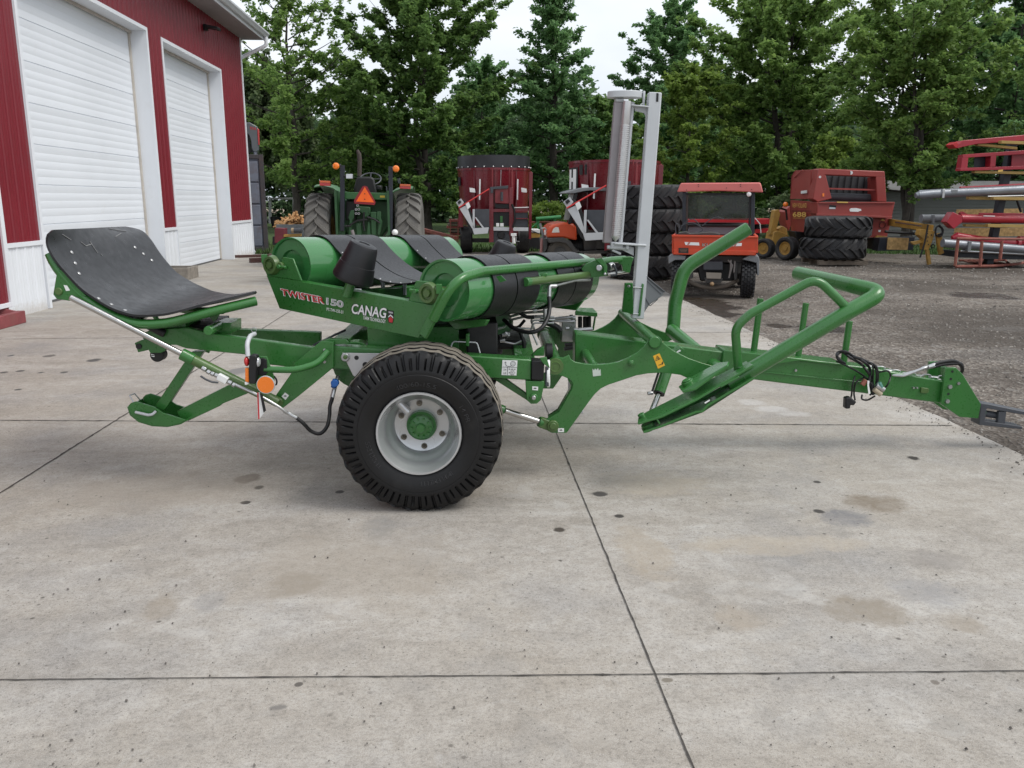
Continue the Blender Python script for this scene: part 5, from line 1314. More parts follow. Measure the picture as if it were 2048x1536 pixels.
def road_tyre(R, w, rim, o, ax, ribs=5, mb=None, knob=0):
    mb = mb or MB(); hw = w / 2; o = Vector(o)
    prof = [(rim, -hw * .75), (rim + (R - rim) * .4, -hw), (R * .93, -hw * .96), (R * .985, -hw * .8)]
    for k in range(ribs):
        x0 = -hw * .78 + k * hw * 1.56 / ribs; x1 = x0 + hw * 1.56 / ribs
        prof += [(R * (1 - .01 * abs(k - (ribs - 1) / 2)), x0 + .006), (R * (1 - .01 * abs(k - (ribs - 1) / 2)), x1 - .006), (R * .965, x1 - .004), (R * .965, x1 + .004)]
    prof += [(R * .985, hw * .8), (R * .93, hw * .96), (rim + (R - rim) * .4, hw), (rim, hw * .75)]
    mb.lathe(prof, o, ax, 40)
    if knob:
        a, u, v = frame(ax); nk = 26
        for k in range(nk):
            for j in range(5):
                th = 2 * math.pi * (k + .5 * (j % 2)) / nk; x = -hw * .8 + j * hw * .4
                d_ = u * math.cos(th) + v * math.sin(th); tg = a.cross(d_)
                mb.box(o + d_ * (R + .004) + a * x, (hw * .27, R * .13, .03), Matrix((a, tg, d_)).transposed())
    return mb
def disc(name, o, ax, r, mat, parent, depth=0.05, dish=0.5):
    mb = MB(); mb.lathe([(0, 0), (r * .35, 0), (r * .4, -depth * dish), (r * .8, -depth * dish), (r * .88, 0), (r, 0), (r, -depth)], o, ax, 28)
    return mb.build(name, mat, parent)
# ---- green tractor seen from behind
JG = pm("tractor_green", (0.028, 0.125, 0.030), 0.38, var=0.12, dirt=(0.07, 0.08, 0.05), dirt_amt=0.35, coat=.1)
JGD = pm("grimy_tractor_green", (0.022, 0.085, 0.028), 0.55, var=0.25, scale=6, dirt=(0.03, 0.035, 0.028), dirt_amt=0.6)
RIMY = pm("dull_yellow_rim", (0.30, 0.19, 0.055), 0.55, var=0.2, dirt=(0.1, 0.07, 0.04), dirt_amt=0.6)
cx_ = W(729, 560, 16.8).x
tr = empty("tractor", (cx_, 16.8, 0), label="old green open-station tractor seen from behind with orange slow-vehicle triangle", cat="tractor")
for px in (641, 819):
    x = W(px, 470, 16.6).x; w_ = empty("rear_wheel", (x, 16.9, 0.84), tr)
    ag_tyre(0.86, 0.50, 0.46, 22, 0.045, (x, 16.9, 0.855), (1, 0, 0), 0.75, 0.075, flip=1).build("tyre", GREYTYRE, w_, smooth=30)
    s = 1 if px < 700 else -1
    MB().lathe([(0, .02), (.18, .02), (.2, .1), (.42, .12), (.46, .18), (.47, .18), (.47, -.18)], (x, 16.9, 0.855), (s, 0, 0), 36).build("rim", RIMY, w_)
for sx, pts in ((1, [(636, 371), (651, 368), (672, 373), (684, 382)]), (-1, [(827, 375), (812, 372), (795, 378), (782, 387)])):
    mb = MB(); rows = []
    for a in np.linspace(1.1, 2.6, 10):
        rows.append([Vector((p.x, 16.9 - math.cos(a) * 1.0, 0.86 + (p.z - 0.86) * math.sin(a) ** 0.45)) for p in WP(pts, 16.9)])
    mb.grid(rows if sx < 0 else [list(reversed(r)) for r in rows], 0.02); mb.build("fender", JG, tr)
    xi = W(683 if sx > 0 else 783, 400, 16.9).x
    mb = MB(); mb.bb((xi - .02, 16.1, .75), (xi + .02, 17.7, W(690, 382, 16.9).z)); mb.build("fender_side", JGD, tr)
for pts in ([(639, 361), (660, 362), (660, 372), (639, 371)], [(800, 368), (821, 369), (821, 378), (799, 377)]):
    lm = slab("tail_lamp", pts, 16.3, 0.12, REDLENS, tr)
    (x0, y0_), (x1, y1), _, _ = pts
    slab("amber_lens", [(x0, y0_), (x1, y1), (x1, y1 + 4), (x0, y0_ + 4)], 16.29, 0.02, pm("amber_red_lens", (.62, .12, .03), .3, coat=.4), lm)
NAVY = pm("dark_navy_paint", (0.018, 0.022, 0.032), 0.45, var=0.15)
for x0, x1, yt, yb in ((680, 688.5, 331, 462), (777, 785, 333, 464)):
    slab("roll_bar_post", [(x0, yt), (x1, yt), (x1, yb), (x0, yb)], 16.15, 0.08, NAVY, tr)
for x, y in ((672, 332), (792, 337.5)):
    p = W(x, y, 16.1); o_ = MB().lathe([(0, -.05), (.04, -.045), (.06, -.02), (.062, .02), (.05, .05), (0, .06)], p, (0, 1, 0), 20).build("warning_lamp", ORANGE, tr)
    rod("lamp_stem", [(x + (10 if x < 700 else -8), y - 2), (x, y)], 16.15, .015, DGREY, o_)
slab("work_lamp", [(692, 348), (705, 348), (705, 357), (692, 357)], 16.1, 0.1, CLEAR, tr)
rod("lamp_stem", [(687, 352), (693, 352)], 16.15, .02, BLACK, tr)
slab("seat", [(713, 355), (716, 353.5), (743, 353.5), (748, 358), (753, 384), (753, 392), (706, 392), (708, 375)], 16.75, 0.12, BLACK, tr, 0.03)
mb = MB(); c_ = W(741, 358, 17.5); e1 = Vector((1, 0, 0)); e2 = Vector((0, .8, .6))
mb.tube([c_ + e1 * .21 * math.cos(a) + e2 * .20 * math.sin(a) for a in np.linspace(0, 6.283, 25)], .014, 8, cap=False)
mb.tube([c_ - e1 * .2, c_ + e1 * .2], .01, 6); mb.tube([c_, c_ + e2 * .2], .01, 6); mb.tube([c_, c_ + Vector((0, .25, -.5))], .02, 6)
mb.build("steering_wheel", DGREY, tr)
rod("exhaust_pipe", [(719, 352), (719.5, 318), (718, 308), (714.5, 300)], 18.6, [.045, .045, .045, .03], pm("rusty_exhaust", (.06, .045, .04), .8), tr, 12)
slab("rear_panel", [(689, 384), (777, 386), (777, 400), (689, 398)], 16.3, 0.3, JG, tr, .01)
slab("axle_housing", [(684, 398), (781, 400), (781, 452), (760, 478), (700, 478), (684, 450)], 16.55, 0.8, JGD, tr, .04)
slab("battery_box", [(692, 402), (712, 402), (712, 440), (692, 440)], 16.4, 0.15, BLACK, tr, .01)
sv = slab("slow_vehicle_sign", [(729, 371.5), (734, 373), (751, 404), (749, 410), (709, 407), (708, 401), (725, 373)], 16.0, 0.012, pm("dark_red_reflective", (.26, .012, .02), .4), tr, 0.0)
slab("orange_triangle", [(729.5, 374), (748, 405), (712, 403)], 15.994, 0.006, pm("fluorescent_orange", (.95, .135, .012), .5), sv, 0.0)
mb = MB()
for x, y in ((729.5, 387.5), (729.5, 398.5)): mb.cyl(W(x, y, 15.99), W(x, y, 15.995), .01, 8)
mb.build("sign_bolt", BLACK, sv)
slab("yellow_decal", [(760, 391), (770, 391), (770, 395.5), (760, 395)], 16.295, .004, pm("yellow_decal_paint", (.55, .42, .04), .5), tr, 0)
slab("hitch_casting", [(712, 412), (740, 414), (741, 430), (730, 436), (722, 424), (712, 424)], 16.2, .3, JGD, tr, .015)
for pts in ([(701, 421), (708, 420), (708, 436), (705, 440), (702, 470), (697, 470), (699, 440), (696, 436)], [(754, 423), (762, 423), (762, 438), (765, 442), (760, 470), (755, 470), (757, 440), (752, 438)], [(741, 424), (752, 424), (752, 470), (743, 470)], [(712, 447), (722, 446), (724, 476), (714, 476)], [(735, 444), (739, 444), (741, 470), (733, 474)]):
    slab("lift_arm", pts, 16.15, .07, JGD, tr, .01)
for x, y in ((712, 419), (717.5, 418.5), (712, 427), (717.5, 427), (715, 411)):
    mb = MB(); mb.lathe([(.013, 0), (.022, 0), (.022, .08), (.013, .08)], W(x, y, 16.15), (0, 1, 0), 14); mb.build("hose_coupler", STEEL, tr)
for pts in ([(700, 450), (715, 441), (735, 439)], [(734, 434), (748, 438), (760, 446)], [(690, 452), (702, 452)], [(728, 424), (727, 445), (729, 462)]):
    rod("hydraulic_hose", pts, 16.12, .018, BLACK, tr)
slab("drawbar_support", [(677, 447), (690, 447), (690, 470), (677, 472)], 16.2, .1, JGD, tr, .01)
rod("grey_tool", [(704, 460), (708, 474)], 16.05, .03, pm("grey_iron", (.22, .2, .2), .6), tr)
for x, y0_, y1 in ((797, 366, 357), (800, 367, 356), (774, 384, 372)): rod("control_lever", [(x, y0_), (x - 1.5, y1)], 16.9, .012, DGREY, tr)
slab("armrest", [(752, 371), (762, 371), (762, 380), (752, 380)], 16.9, .3, BLACK, tr, .02)
MB().ball(W(790, 465, 16.1), .06, 8).build("float_ball", STICK, tr)
xm = cx_; mb = MB(); mb.bb((xm - .35, 17.8, .8), (xm + .35, 19.9, 1.55)); mb.build("hood", JGD, tr, .05)
mb = MB(); mb.bb((xm - .2, 17.2, .45), (xm + .2, 19.9, .9)); mb.build("engine_block", JGD, tr, .03)
for s in (-1, 1): road_tyre(.5, .3, .22, (xm + s * .8, 19.6, .5), (1, 0, 0)).build("front_tyre", GREYTYRE, tr)
mb = MB(); mb.beam((xm - .8, 19.6, .5), (xm + .8, 19.6, .5), .12, .12); mb.build("front_axle", JGD, tr)
# ---- two red vertical feed mixers
MIXR = pm("dark_red_mixer_paint", (0.145, 0.007, 0.014), 0.30, var=0.08, scale=1.5, coat=0.3)
MIXP = pm("dusty_red_mixer_paint", (0.21, 0.03, 0.035), 0.45, var=0.1)
REDST = pm("red_strap_webbing", (.5, .03, .03), .6)
O25 = W(992, 490, 25.0)
def LM(px, py, dy=0.0): # picture of the first mixer turned into metres of its own frame
    p = W(px, py, 25.0); return Vector((p.x - O25.x, dy, p.z))
def mixer(label, ext, emblem):
    r = empty("feed_mixer", (0, 0, 0), label=label, cat="feed mixer", group="red feed mixers in the yard")
    def P(name, pts, dy, th, mat, par=None, bev=.004): return MB().prism([LM(x, y, dy) for x, y in pts], (0, th, 0)).build(name, mat, par or r, bev)
    zt, zb_ = LM(992, 335).z, LM(992, 452).z
    rx = 1.10; cy = 1.45
    mb = MB(); rows = []
    n = 64
    for z, k in ((zb_, .90), (zb_ + .3, .93), (zt - .06, 1.0), (zt - .06, 1.015), (zt, 1.015), (zt, .985), (zt - .1, .98)):
        rows.append([Vector((rx * k * math.cos(a), cy + 1.4 * k * math.sin(a), z)) for a in np.linspace(0, 2 * math.pi, n + 1)])
    mb.grid(rows); tub = mb.build("tub", MIXR, r, smooth=40)
    mb = MB()
    for x in (-.62, .0, .62): mb.bb((x - .012, cy - 1.4 * math.sqrt(max(0, 1 - (x / rx) ** 2)) - .012, zb_ + .5), (x + .012, cy - 1.4 * math.sqrt(max(0, 1 - (x / rx) ** 2)) + .06, zt - .07))
    mb.build("tub_seam", MIXR, tub)
    if ext:
        mb = MB(); rows = []
        for z, k in ((zt - .02, 1.0), (zt + .36, 1.0), (zt + .36, .985), (zt - .02, .985)):
            rows.append([Vector((rx * k * math.cos(a), cy + 1.4 * k * math.sin(a), z)) for a in np.linspace(0, 2 * math.pi, n + 1)])
        mb.grid(rows); ex = mb.build("rubber_extension", pm("ring_rubber", (.022, .023, .027), .4, var=.3, scale=2), r)
        mb = MB()
        for k in range(26):
            a = 2 * math.pi * k / 26 + .06; mb.ball((rx * 1.02 * math.cos(a), cy + 1.42 * math.sin(a), zt + .03), .025, 4)
        mb.build("ring_bolt", STEEL, ex)
    for x, sg in ((960, 1), (1036, 1)):
        P("reflective_strip", [(x - 1.2, 358), (x + 1.5, 358), (x + .6, 400), (x - 2, 399)], .12, .01, STICK, tub, 0)
    for x in (945, 1049):
        P("placard", [(x - 6, 375), (x + 5, 377), (x + 6, 385), (x - 5, 384)], .18, .01, STICK, tub, 0)
    P("frame_post", [(978, 377), (986, 377), (987, 483), (978, 485)], -.12, .10, MIXR)
    P("frame_post", [(1018, 375), (1025, 375), (1026, 470), (1018, 470)], -.12, .10, MIXR)
    P("frame_post", [(1058, 345), (1065, 345), (1062, 478), (1057, 478)], -.10, .10, MIXR)
    rod_ = lambda name, pts, dy, rr, mat: MB().tube([LM(x, y, dy) for x, y in pts], rr, 8).build(name, mat, r)
    rod_("guide_rail", [(984, 335), (985, 378)], -.02, .018, MIXP); rod_("guide_rail", [(1019, 335), (1019, 382)], -.02, .018, MIXP)
    rod_("ladder_rail", [(1024, 410), (1024, 342), (1026, 341)], -.06, .03, MIXP); rod_("ladder_rail", [(1061, 410), (1061, 343)], -.06, .03, MIXP)
    rod_("pull_rod", [(1002, 340), (1001, 372)], -.04, .012, STEEL)
    P("door_plate", [(990, 378), (1016, 374), (1018, 407), (990, 406)], -.10, .03, MIXP)
    mbx = MB(); mbx.tube([LM(1003, 384, -.16), LM(1003, 402, -.16)], .04, 10); mbx.build("door_cylinder", DGREY, r)
    P("top_link", [(980, 374), (1016, 371), (1016, 377), (980, 379)], -.14, .08, DGREY)
    P("strap_ratchet", [(981, 376), (986, 376), (986, 386), (981, 386)], -.18, .04, DGREY)
    P("door_opening", [(990, 408), (1018, 408), (1018, 417), (990, 416)], -.05, .05, BLACK)
    P("chute_floor", [(987, 417), (1019, 417), (1018, 452), (986, 452)], -.03, .03, BLACK)
    P("cross_member", [(986, 418), (1018, 418), (1018, 424), (986, 424)], -.08, .05, MIXR)
    P("cross_member", [(986, 454), (1056, 455), (1056, 462), (986, 461)], -.10, .06, GREYP)
    P("gear_box", [(986, 462), (1018, 462), (1020, 485), (984, 485)], -.02, .4, DGREY)
    mbx = MB(); mbx.lathe([(0, -.06), (.09, -.06), (.11, 0), (.11, .2)], LM(1002, 470, -.06), (0, 1, 0), 20); mbx.build("shaft_cover", BLACK, r)
    P("green_bottle", [(1000, 432), (1005, 432), (1005, 445), (1000, 445)], -.10, .05, JG)
    P("warning_plate", [(992, 446), (998, 446), (998, 453), (992, 453)], -.09, .01, STICK); P("warning_plate", [(1000, 446), (1007, 446), (1007, 453), (1000, 453)], -.09, .01, STICK)
    P("ladder_panel", [(1028, 425), (1056, 425), (1056, 455), (1028, 453)], -.02, .02, DGREY)
    P("ladder_step", [(1028, 414), (1056, 413), (1056, 423), (1028, 423)], -.08, .10, MIXR)
    P("ladder_step", [(1028, 436), (1056, 436), (1056, 438), (1028, 438)], -.08, .10, MIXR)
    P("ladder_step", [(1026, 414.5), (1057, 413.8), (1057, 415.4), (1026, 416)], -.10, .02, STICK)
    rod_("hydraulic_hose", [(1023, 408), (1028, 420), (1029, 440), (1025, 455)], -.16, .03, BLACK)
    P("lower_skirt", [(986, 455), (1040, 455), (1030, 485), (986, 485)], .15, .1, MIXR)
    P("side_skirt", [(917, 415), (926, 415), (926, 455), (917, 454)], .3, .4, MIXR)
    # folded discharge conveyor
    cv = P("conveyor", [(918, 405), (927, 399), (938, 410), (954, 456), (980, 452), (976, 466), (946, 468), (940, 462)], -.30, .25, BLACK)
    P("conveyor_side", [(919, 417), (933, 410), (948, 455), (945, 458)], -.33, .03, GREYP, cv)
    P("conveyor_side", [(944, 456), (977, 454), (975, 466), (948, 468)], -.33, .03, GREYP, cv)
    P("conveyor_end", [(912, 405), (922, 397), (928, 405), (919, 416)], -.32, .10, GREYP, cv)
    P("conveyor_motor", [(915, 404), (920, 400), (923, 404), (918, 409)], -.36, .05, BLACK, cv)
    P("placard", [(931, 408), (937, 404), (941, 413), (935, 419)], -.35, .01, STICK, cv)
    P("conveyor_brace", [(945, 418), (949, 418), (949, 455), (945, 455)], -.33, .03, GREYP, cv)
    P("conveyor_brace", [(949, 434), (952, 434), (968, 455), (964, 455)], -.33, .03, GREYP, cv)
    P("belt_guard", [(948, 418), (978, 418), (978, 455), (968, 455), (949, 432)], -.20, .02, DGREY, cv)
    MB().tube([LM(918, 415, -.36), LM(978, 378, -.2)], .02, 6).build("red_strap", REDST, r)
    for x in (933, 1049):
        w_ = empty("wheel", LM(x, 483, .75), r)
        c_ = Vector((LM(x, 483).x, .75, .40))
        road_tyre(.40, .37, .22, c_, (1, 0, 0), 7).build("tyre", TYRE, w_); disc("rim", c_ - Vector((.17, 0, 0)), (-1, 0, 0), .22, GREYP, w_)
    MB().beam(LM(933, 483, .75) * 1 + Vector((0, 0, 0)), LM(1049, 483, .75), .12, .12).build("axle", BLACK, r)
    jk = MB(); jk.tube([LM(1026, 468, -.2), LM(1027, 486, -.2)], .05, 10); jk.bb(tuple(LM(1021, 466, -.26)), tuple(LM(1032, 471, -.14))); jk.build("jack", STICK, r)
    MB().tube([LM(1031, 471, -.2), LM(1032, 482, -.22), LM(1038, 482, -.22)], .012, 6).build("jack_handle", STEEL, r)
    if emblem:
        def on(a, z, k=1.012): return Vector((rx * k * math.cos(a), cy + 1.4 * k * math.sin(a), z))
        def patch(name, a0, a1, z0, z1, mat, k):
            mb = MB(); mb.grid([[on(a, z, k) for a in np.linspace(a0, a1, 6)] for z in (z0, z1)]); return mb.build(name, mat, r)
        a0 = math.pi * 1.085
        patch("emblem_board", a0, a0 + .42, zt - .72, zt - .16, INK, 1.006)
        for da, db in ((.03, .16), (.24, .37)): patch("emblem_letter", a0 + da, a0 + db, zt - .68, zt - .20, STICK, 1.012)
        patch("emblem_letter", a0 + .15, a0 + .25, zt - .50, zt - .40, STICK, 1.012)
        for da, db in ((.47, .57), (.62, .68)): patch("emblem_board", a0 + da, a0 + db, zt - .34, zt - .10, INK, 1.008)
    else:
        mb = MB(); mb.bb((-1.09, .9, zt - .5), (-1.02, 1.0, zt - .25)); mb.build("side_decal", INK, r)
    return r
r = mixer("dark red feed mixer topped by a black rubber ring, behind the green rollers", True, False); r.location = (O25.x, 25.0, 0)
r = mixer("dark red feed mixer without rubber ring, bearing a black and white H emblem", False, True)
p = W(1222, 480, 20.4); r.location = (p.x + .06, 20.4, 0.03); r.rotation_euler = (0, 0, RAD(-9)); r.scale = (1.05, 1.05, 1.0)
# ---- orange utility vehicle seen from its side, nose to the left
UTO = pm("orange_vehicle_paint", (0.60, 0.075, 0.018), 0.38, var=0.08, scale=3, coat=.15, dirt=(0.35, 0.09, 0.045), dirt_amt=0.3)
KD = pm("dusty_dark_plastic", (0.06, 0.058, 0.056), 0.65, var=0.2, dirt=(0.11, 0.095, 0.08), dirt_amt=0.4)
MUD = pm("muddy_tyre", (0.085, 0.075, 0.064), 0.85, var=0.3, dirt=(0.13, 0.115, 0.10), dirt_amt=0.6)
U = 20.6
ut = empty("utility_vehicle", (W(1165, 530, U).x, U + .7, 0), label="orange utility vehicle in side view with dark grey canopy and clear windscreen", cat="utility vehicle")
slab("hood", [(1094, 462), (1099, 454), (1106, 449), (1127, 444.5), (1148, 447), (1153, 455), (1154.5, 481), (1127, 476), (1094, 475.5)], U, 1.35, UTO, ut, .05)
slab("fender", [(1095, 476), (1127, 475), (1141, 482), (1152, 497), (1160, 504), (1150, 508), (1143, 500), (1132, 487), (1118, 484), (1098, 486)], U - .05, 1.45, KD, ut, .02)
slab("headlamp", [(1103.5, 465.5), (1107, 457), (1112, 454), (1117, 454.5), (1119.5, 465)], U - .012, .03, pm("lamp_glass", (.75, .72, .66), .2, coat=.5), ut, .005)
for Yw in (U + .16, U + 1.2):
    for px in (1122, 1243):
        x = W(px, 500, U).x; w_ = empty("wheel", (x, Yw, .30), ut)
        road_tyre(.30, .25, .15, (x, Yw, .315), (0, 1, 0), 5, knob=1).build("tyre", MUD, w_); disc("rim", (x, Yw - .11, .315), (0, -1, 0), .16, KD, w_)
mb = MB(); a_, b_, c_, d_ = WP([(1127, 440), (1137.5, 387), (1150, 386), (1140, 441)], U)
mb.prism([W(1127, 440, U + .06), W(1138, 386, U + .06), W(1145, 386, U + 1.3), W(1135, 440, U + 1.3)], (.015, 0, 0))
gm, nt, b, tc_ = base("clear_windscreen"); b.inputs['Base Color'].default_value = (.36, .37, .36, 1); b.inputs['Roughness'].default_value = .12; b.inputs['Alpha'].default_value = .62
mb.build("windscreen", gm, ut)
slab("windscreen_side", [(1127, 440), (1137.5, 387), (1149, 386.5), (1140, 440)], U + .05, .012, gm, ut, 0)
for dY in (0, 1.25):
    slab("cab_pillar", [(1149, 386), (1156, 386), (1150, 410), (1147, 432), (1145, 445), (1139, 449), (1136, 447), (1141, 432), (1144, 408)], U + dY, .05, BLACK, ut, .01)
    slab("rear_pillar", [(1212, 378), (1217, 378), (1217, 470), (1212, 470)], U + dY, .05, BLACK, ut, .01)
slab("canopy", [(1131, 386), (1137, 382.5), (1163, 375.5), (1190, 374.5), (1222, 376), (1222, 383), (1182, 381), (1168, 382.5), (1150, 386.5), (1133, 387)], U - .06, 1.5, MGREY, ut, .02)
slab("canopy_lining", [(1168, 383), (1222, 384), (1222, 391), (1190, 388)], U + .1, 1.1, BLACK, ut, .01)
slab("seat_cushion", [(1164, 463), (1200, 463), (1206, 466), (1206, 471), (1194, 470), (1166, 470)], U + .1, 1.1, KD, ut, .03)
slab("seat_back", [(1200, 465), (1200, 440), (1204, 434), (1212, 434), (1212, 466)], U + .1, 1.1, KD, ut, .03)
slab("seat_base", [(1167, 470), (1192, 470), (1194, 500), (1168, 500)], U + .12, 1.0, KD, ut, .01)
rod("grab_rail", [(1173, 463), (1175, 454), (1184, 451), (1202, 452)], U, .015, BLACK, ut)
slab("side_panel", [(1192, 475), (1222, 468), (1222, 498), (1192, 498)], U + .02, 1.2, KD, ut, .02)
slab("floor_pan", [(1155, 497), (1160, 503), (1216, 499), (1216, 507), (1180, 508), (1158, 506)], U + .02, 1.25, KD, ut, .01)
slab("cargo_bed", [(1218, 455), (1275, 455), (1275, 484), (1218, 484)], U, 1.4, UTO, ut, .01)
slab("dashboard", [(1150, 447), (1163, 446), (1165, 462), (1156, 470), (1154, 470)], U + .1, 1.1, BLACK, ut, .02)
mb = MB(); c_ = W(1164, 436, U + .4); mb.tube([c_ + Vector((.08 * math.sin(a), .17 * math.cos(a), .13 * math.sin(a))) for a in np.linspace(0, 6.283, 19)], .015, 6, cap=False); mb.tube([c_, c_ + Vector((-.2, 0, -.2))], .02, 6); mb.build("steering_wheel", BLACK, ut)
rod("bumper_guard", [(1085, 500), (1086, 470), (1080, 447)], U + .3, .03, MGREY, ut); rod("bumper_guard", [(1082, 457), (1090, 456), (1094, 462), (1094, 475), (1088, 490)], U + .2, .02, pm("grey_tube", (.3, .3, .29), .5), ut)
slab("bumper_lamp", [(1089, 460), (1092, 460), (1092, 470), (1088.5, 470)], U + .2, .06, STICK, ut)
slab("bumper_plate", [(1086, 478), (1095, 478), (1095, 496), (1088, 508)], U + .15, 1.0, KD, ut, .01)
rod("pink_bar", [(1084, 477), (1082, 508)], U + .25, .035, pm("faded_pink_bar", (.35, .17, .16), .7), ut)
# ---- orange utility vehicle seen from behind
V_ = 13.7
ub = empty("utility_vehicle", (W(1430, 600, V_).x, V_, 0), label="orange utility vehicle seen from behind with faded red canopy and open cargo bed", cat="utility vehicle")
UROT = RAD(-16.5); UM3 = Matrix.Rotation(UROT, 3, 'Z'); UO = Vector(ub.location); W_world = W
def W(px, py, Y):      # the vehicle stands turned: read its own upright planes, Y - V_ metres along its length
    ax = UM3 @ Vector((0, 1, 0)); o = UO + ax * (Y - V_); r_ = ray(px, py)
    h = CO + r_ * (ax.dot(o - CO) / ax.dot(r_))
    return UO + UM3.transposed() @ (h - UO)
BEDO = pm("worn_orange_bed_paint", (0.55, 0.055, 0.015), 0.45, var=0.10, scale=4, dirt=(0.23, 0.085, 0.045), dirt_amt=0.55, dscale=4)
FADE = pm("sun_faded_red_plastic", (0.60, 0.165, 0.15), 0.5, var=0.08, scale=3, dirt=(0.5, 0.10, 0.08), dirt_amt=0.3)
mb = MB()
f1 = WP([(1354, 384), (1361, 367), (1363, 366), (1519, 365), (1521.5, 366), (1526.5, 385), (1440, 382)], V_ + .5)
f2 = [p + Vector((0, 1.25, .02)) for p in f1]
mb.prism(f1, (0, 1.3, .02)); mb.build("canopy", FADE, ub, .02)
mb = MB()
for x, y in ((1397, 369), (1397, 373), (1481, 369), (1481, 372.5), (1373, 380), (1453, 376), (1503, 379)): mb.cyl(W(x, y, V_ + .49), W(x, y, V_ + .52), .008, 8)
mb.build("canopy_hole", BLACK, ub)
for x0, x1, yb in ((1365, 1372, 470), (1502, 1510, 472)):
    slab("cab_post", [(x0, 384), (x1, 384), (x1 - 1, yb), (x0 - 1, yb)], V_ + .6, .07, NAVY, ub, .008)
slab("top_rail", [(1372, 386), (1503, 386), (1503, 390), (1372, 390)], V_ + .61, .05, BLACK, ub)
slab("post_trim", [(1373, 388), (1377, 388), (1375, 462), (1371, 462)], V_ + .62, .03, pm("brown_trim", (.06, .04, .035), .6), ub)
slab("post_trim", [(1498, 390), (1502, 390), (1500, 460), (1497, 460)], V_ + .62, .03, BLACK, ub)
gw, nt, b, tc_ = base("tinted_rear_glass"); b.inputs['Base Color'].default_value = (.045, .05, .04, 1); b.inputs['Roughness'].default_value = .05; b.inputs['Alpha'].default_value = .62
slab("rear_window", [(1376, 389), (1499, 389), (1497, 440), (1375, 438)], V_ + .66, .008, gw, ub, 0)
mb = MB(); mb.lathe([(0, -.01), (.035, 0), (.04, .02), (.03, .06), (0, .07)], W(1498, 388.5, V_ + .5), (0, 1, 0), 18); mb.build("work_lamp", STICK, ub)
bed = slab("tailgate", [(1344, 469.5), (1516, 473), (1515, 477), (1511, 511), (1345, 509)], V_, .04, BEDO, ub, .006)
slab("tailgate_rail", [(1343.5, 469.5), (1516.5, 472.5), (1516.5, 476.5), (1343.5, 474)], V_ - .02, .05, BEDO, bed, .008)
slab("tailgate_rib", [(1347, 499), (1512, 502), (1510, 510.5), (1347, 509)], V_ - .015, .02, BEDO, bed, .006)
mb = MB()
for x0, x1 in ((1344, 1348), (1510, 1516)): mb.prism(WP([(x0, 471), (x1, 471), (x1, 506), (x0, 506)], V_), (0, 1.1, 0))
mb.prism(WP([(1346, 505), (1513, 507), (1513, 510), (1346, 509)], V_ + .04), (0, 1.1, 0))
mb.prism([p + Vector((0, 1.1, 0)) for p in WP([(1346, 474), (1513, 475), (1513, 509), (1346, 509)], V_)], (0, .03, 0)); mb.build("cargo_bed", BEDO, ub, .004)
slab("tool_box", [(1378, 452), (1480, 452), (1480, 470), (1374, 468)], V_ + .9, .3, pm("grey_tool_box", (.20, .22, .25), .5), ub, .01)
slab("box_lid", [(1368, 449), (1500, 450), (1500, 454), (1368, 453)], V_ + .85, .4, BLACK, ub, .01)
for pts in ([(1352, 468), (1351, 455), (1353, 447), (1358, 451), (1358, 462)], [(1358, 463), (1370, 445), (1385, 438), (1395, 445), (1402, 455)], [(1362, 452), (1376, 446), (1392, 448), (1405, 460), (1390, 467)], [(1404, 452), (1420, 440), (1434, 434), (1448, 438)]):
    MB().tube(crom(WP(pts, V_ + .5), 6), .008, 6).build("wire_coil", DGREY, ub)
slab("bed_clutter", [(1356, 466), (1372, 463), (1380, 467), (1420, 464), (1440, 467), (1440, 471), (1356, 470)], V_ + .3, .3, KD, ub, .01)
for pts in ([(1369, 484), (1398, 485), (1399, 491), (1371, 490)], [(1462, 487), (1484, 486), (1483, 492), (1460, 492.5)]):
    st_ = slab("reflective_strip", pts, V_ - .004, .003, STICK, bed, 0)
    a_ = pts[0][0]
    slab("red_dash", [(a_ + 8, pts[0][1] + .4), (a_ + 12, pts[0][1] + .4), (a_ + 9, pts[0][1] + 5.5), (a_ + 5, pts[0][1] + 5.5)], V_ - .0065, .002, pm("faded_red_tape", (.5, .2, .18), .6), st_, 0)
lettering("maker_lettering", "KUBOTA", W(1404, 493.5, V_ - .003), W(1458, 494.5, V_ - .003), W(1404, 486, V_ - .003), INK, bed, .02, lift=.002)
ub.rotation_euler = (0, 0, UROT)
lettering("maker_lettering", "KUBOTA", W(1405, 493, V_ - .005), W(1457, 494, V_ - .005), W(1405, 486.7, V_ - .005), pm("worn_letter_paint", (.5, .4, .36), .6), bed, .0, lift=.002)
s_ = slab("black_sticker", [(1357, 496), (1377, 496), (1377, 506.5), (1357, 506)], V_ - .018, .003, INK, bed, 0)
mb = MB()
for k in range(3): mb.prism(WP([(1359 + k, 498 + 2.6 * k), (1375 - k, 498 + 2.6 * k), (1375 - k, 498.9 + 2.6 * k), (1359 + k, 498.9 + 2.6 * k)], V_ - .0205), (0, .002, 0))
mb.build("sticker_print", pm("brown_print", (.22, .12, .08), .6), s_, smooth=0)
for px in (1356, 1496.5):
    x = W(px, 560, V_ + .1).x; w_ = empty("wheel", (x, V_ + .28, .3), ub)
    road_tyre(.30, .23, .15, (x, V_ + .28, .315), (1, 0, 0), 5, knob=1).build("tyre", OLDTYRE, w_); disc("rim", (x + (.1 if px > 1400 else -.1), V_ + .28, .315), (1 if px > 1400 else -1, 0, 0), .15, KD, w_)
    w_ = empty("wheel", (x, V_ + 2.0, .3), ub)
    road_tyre(.30, .23, .15, (x, V_ + 2.0, .315), (1, 0, 0), 5).build("tyre", OLDTYRE, w_)
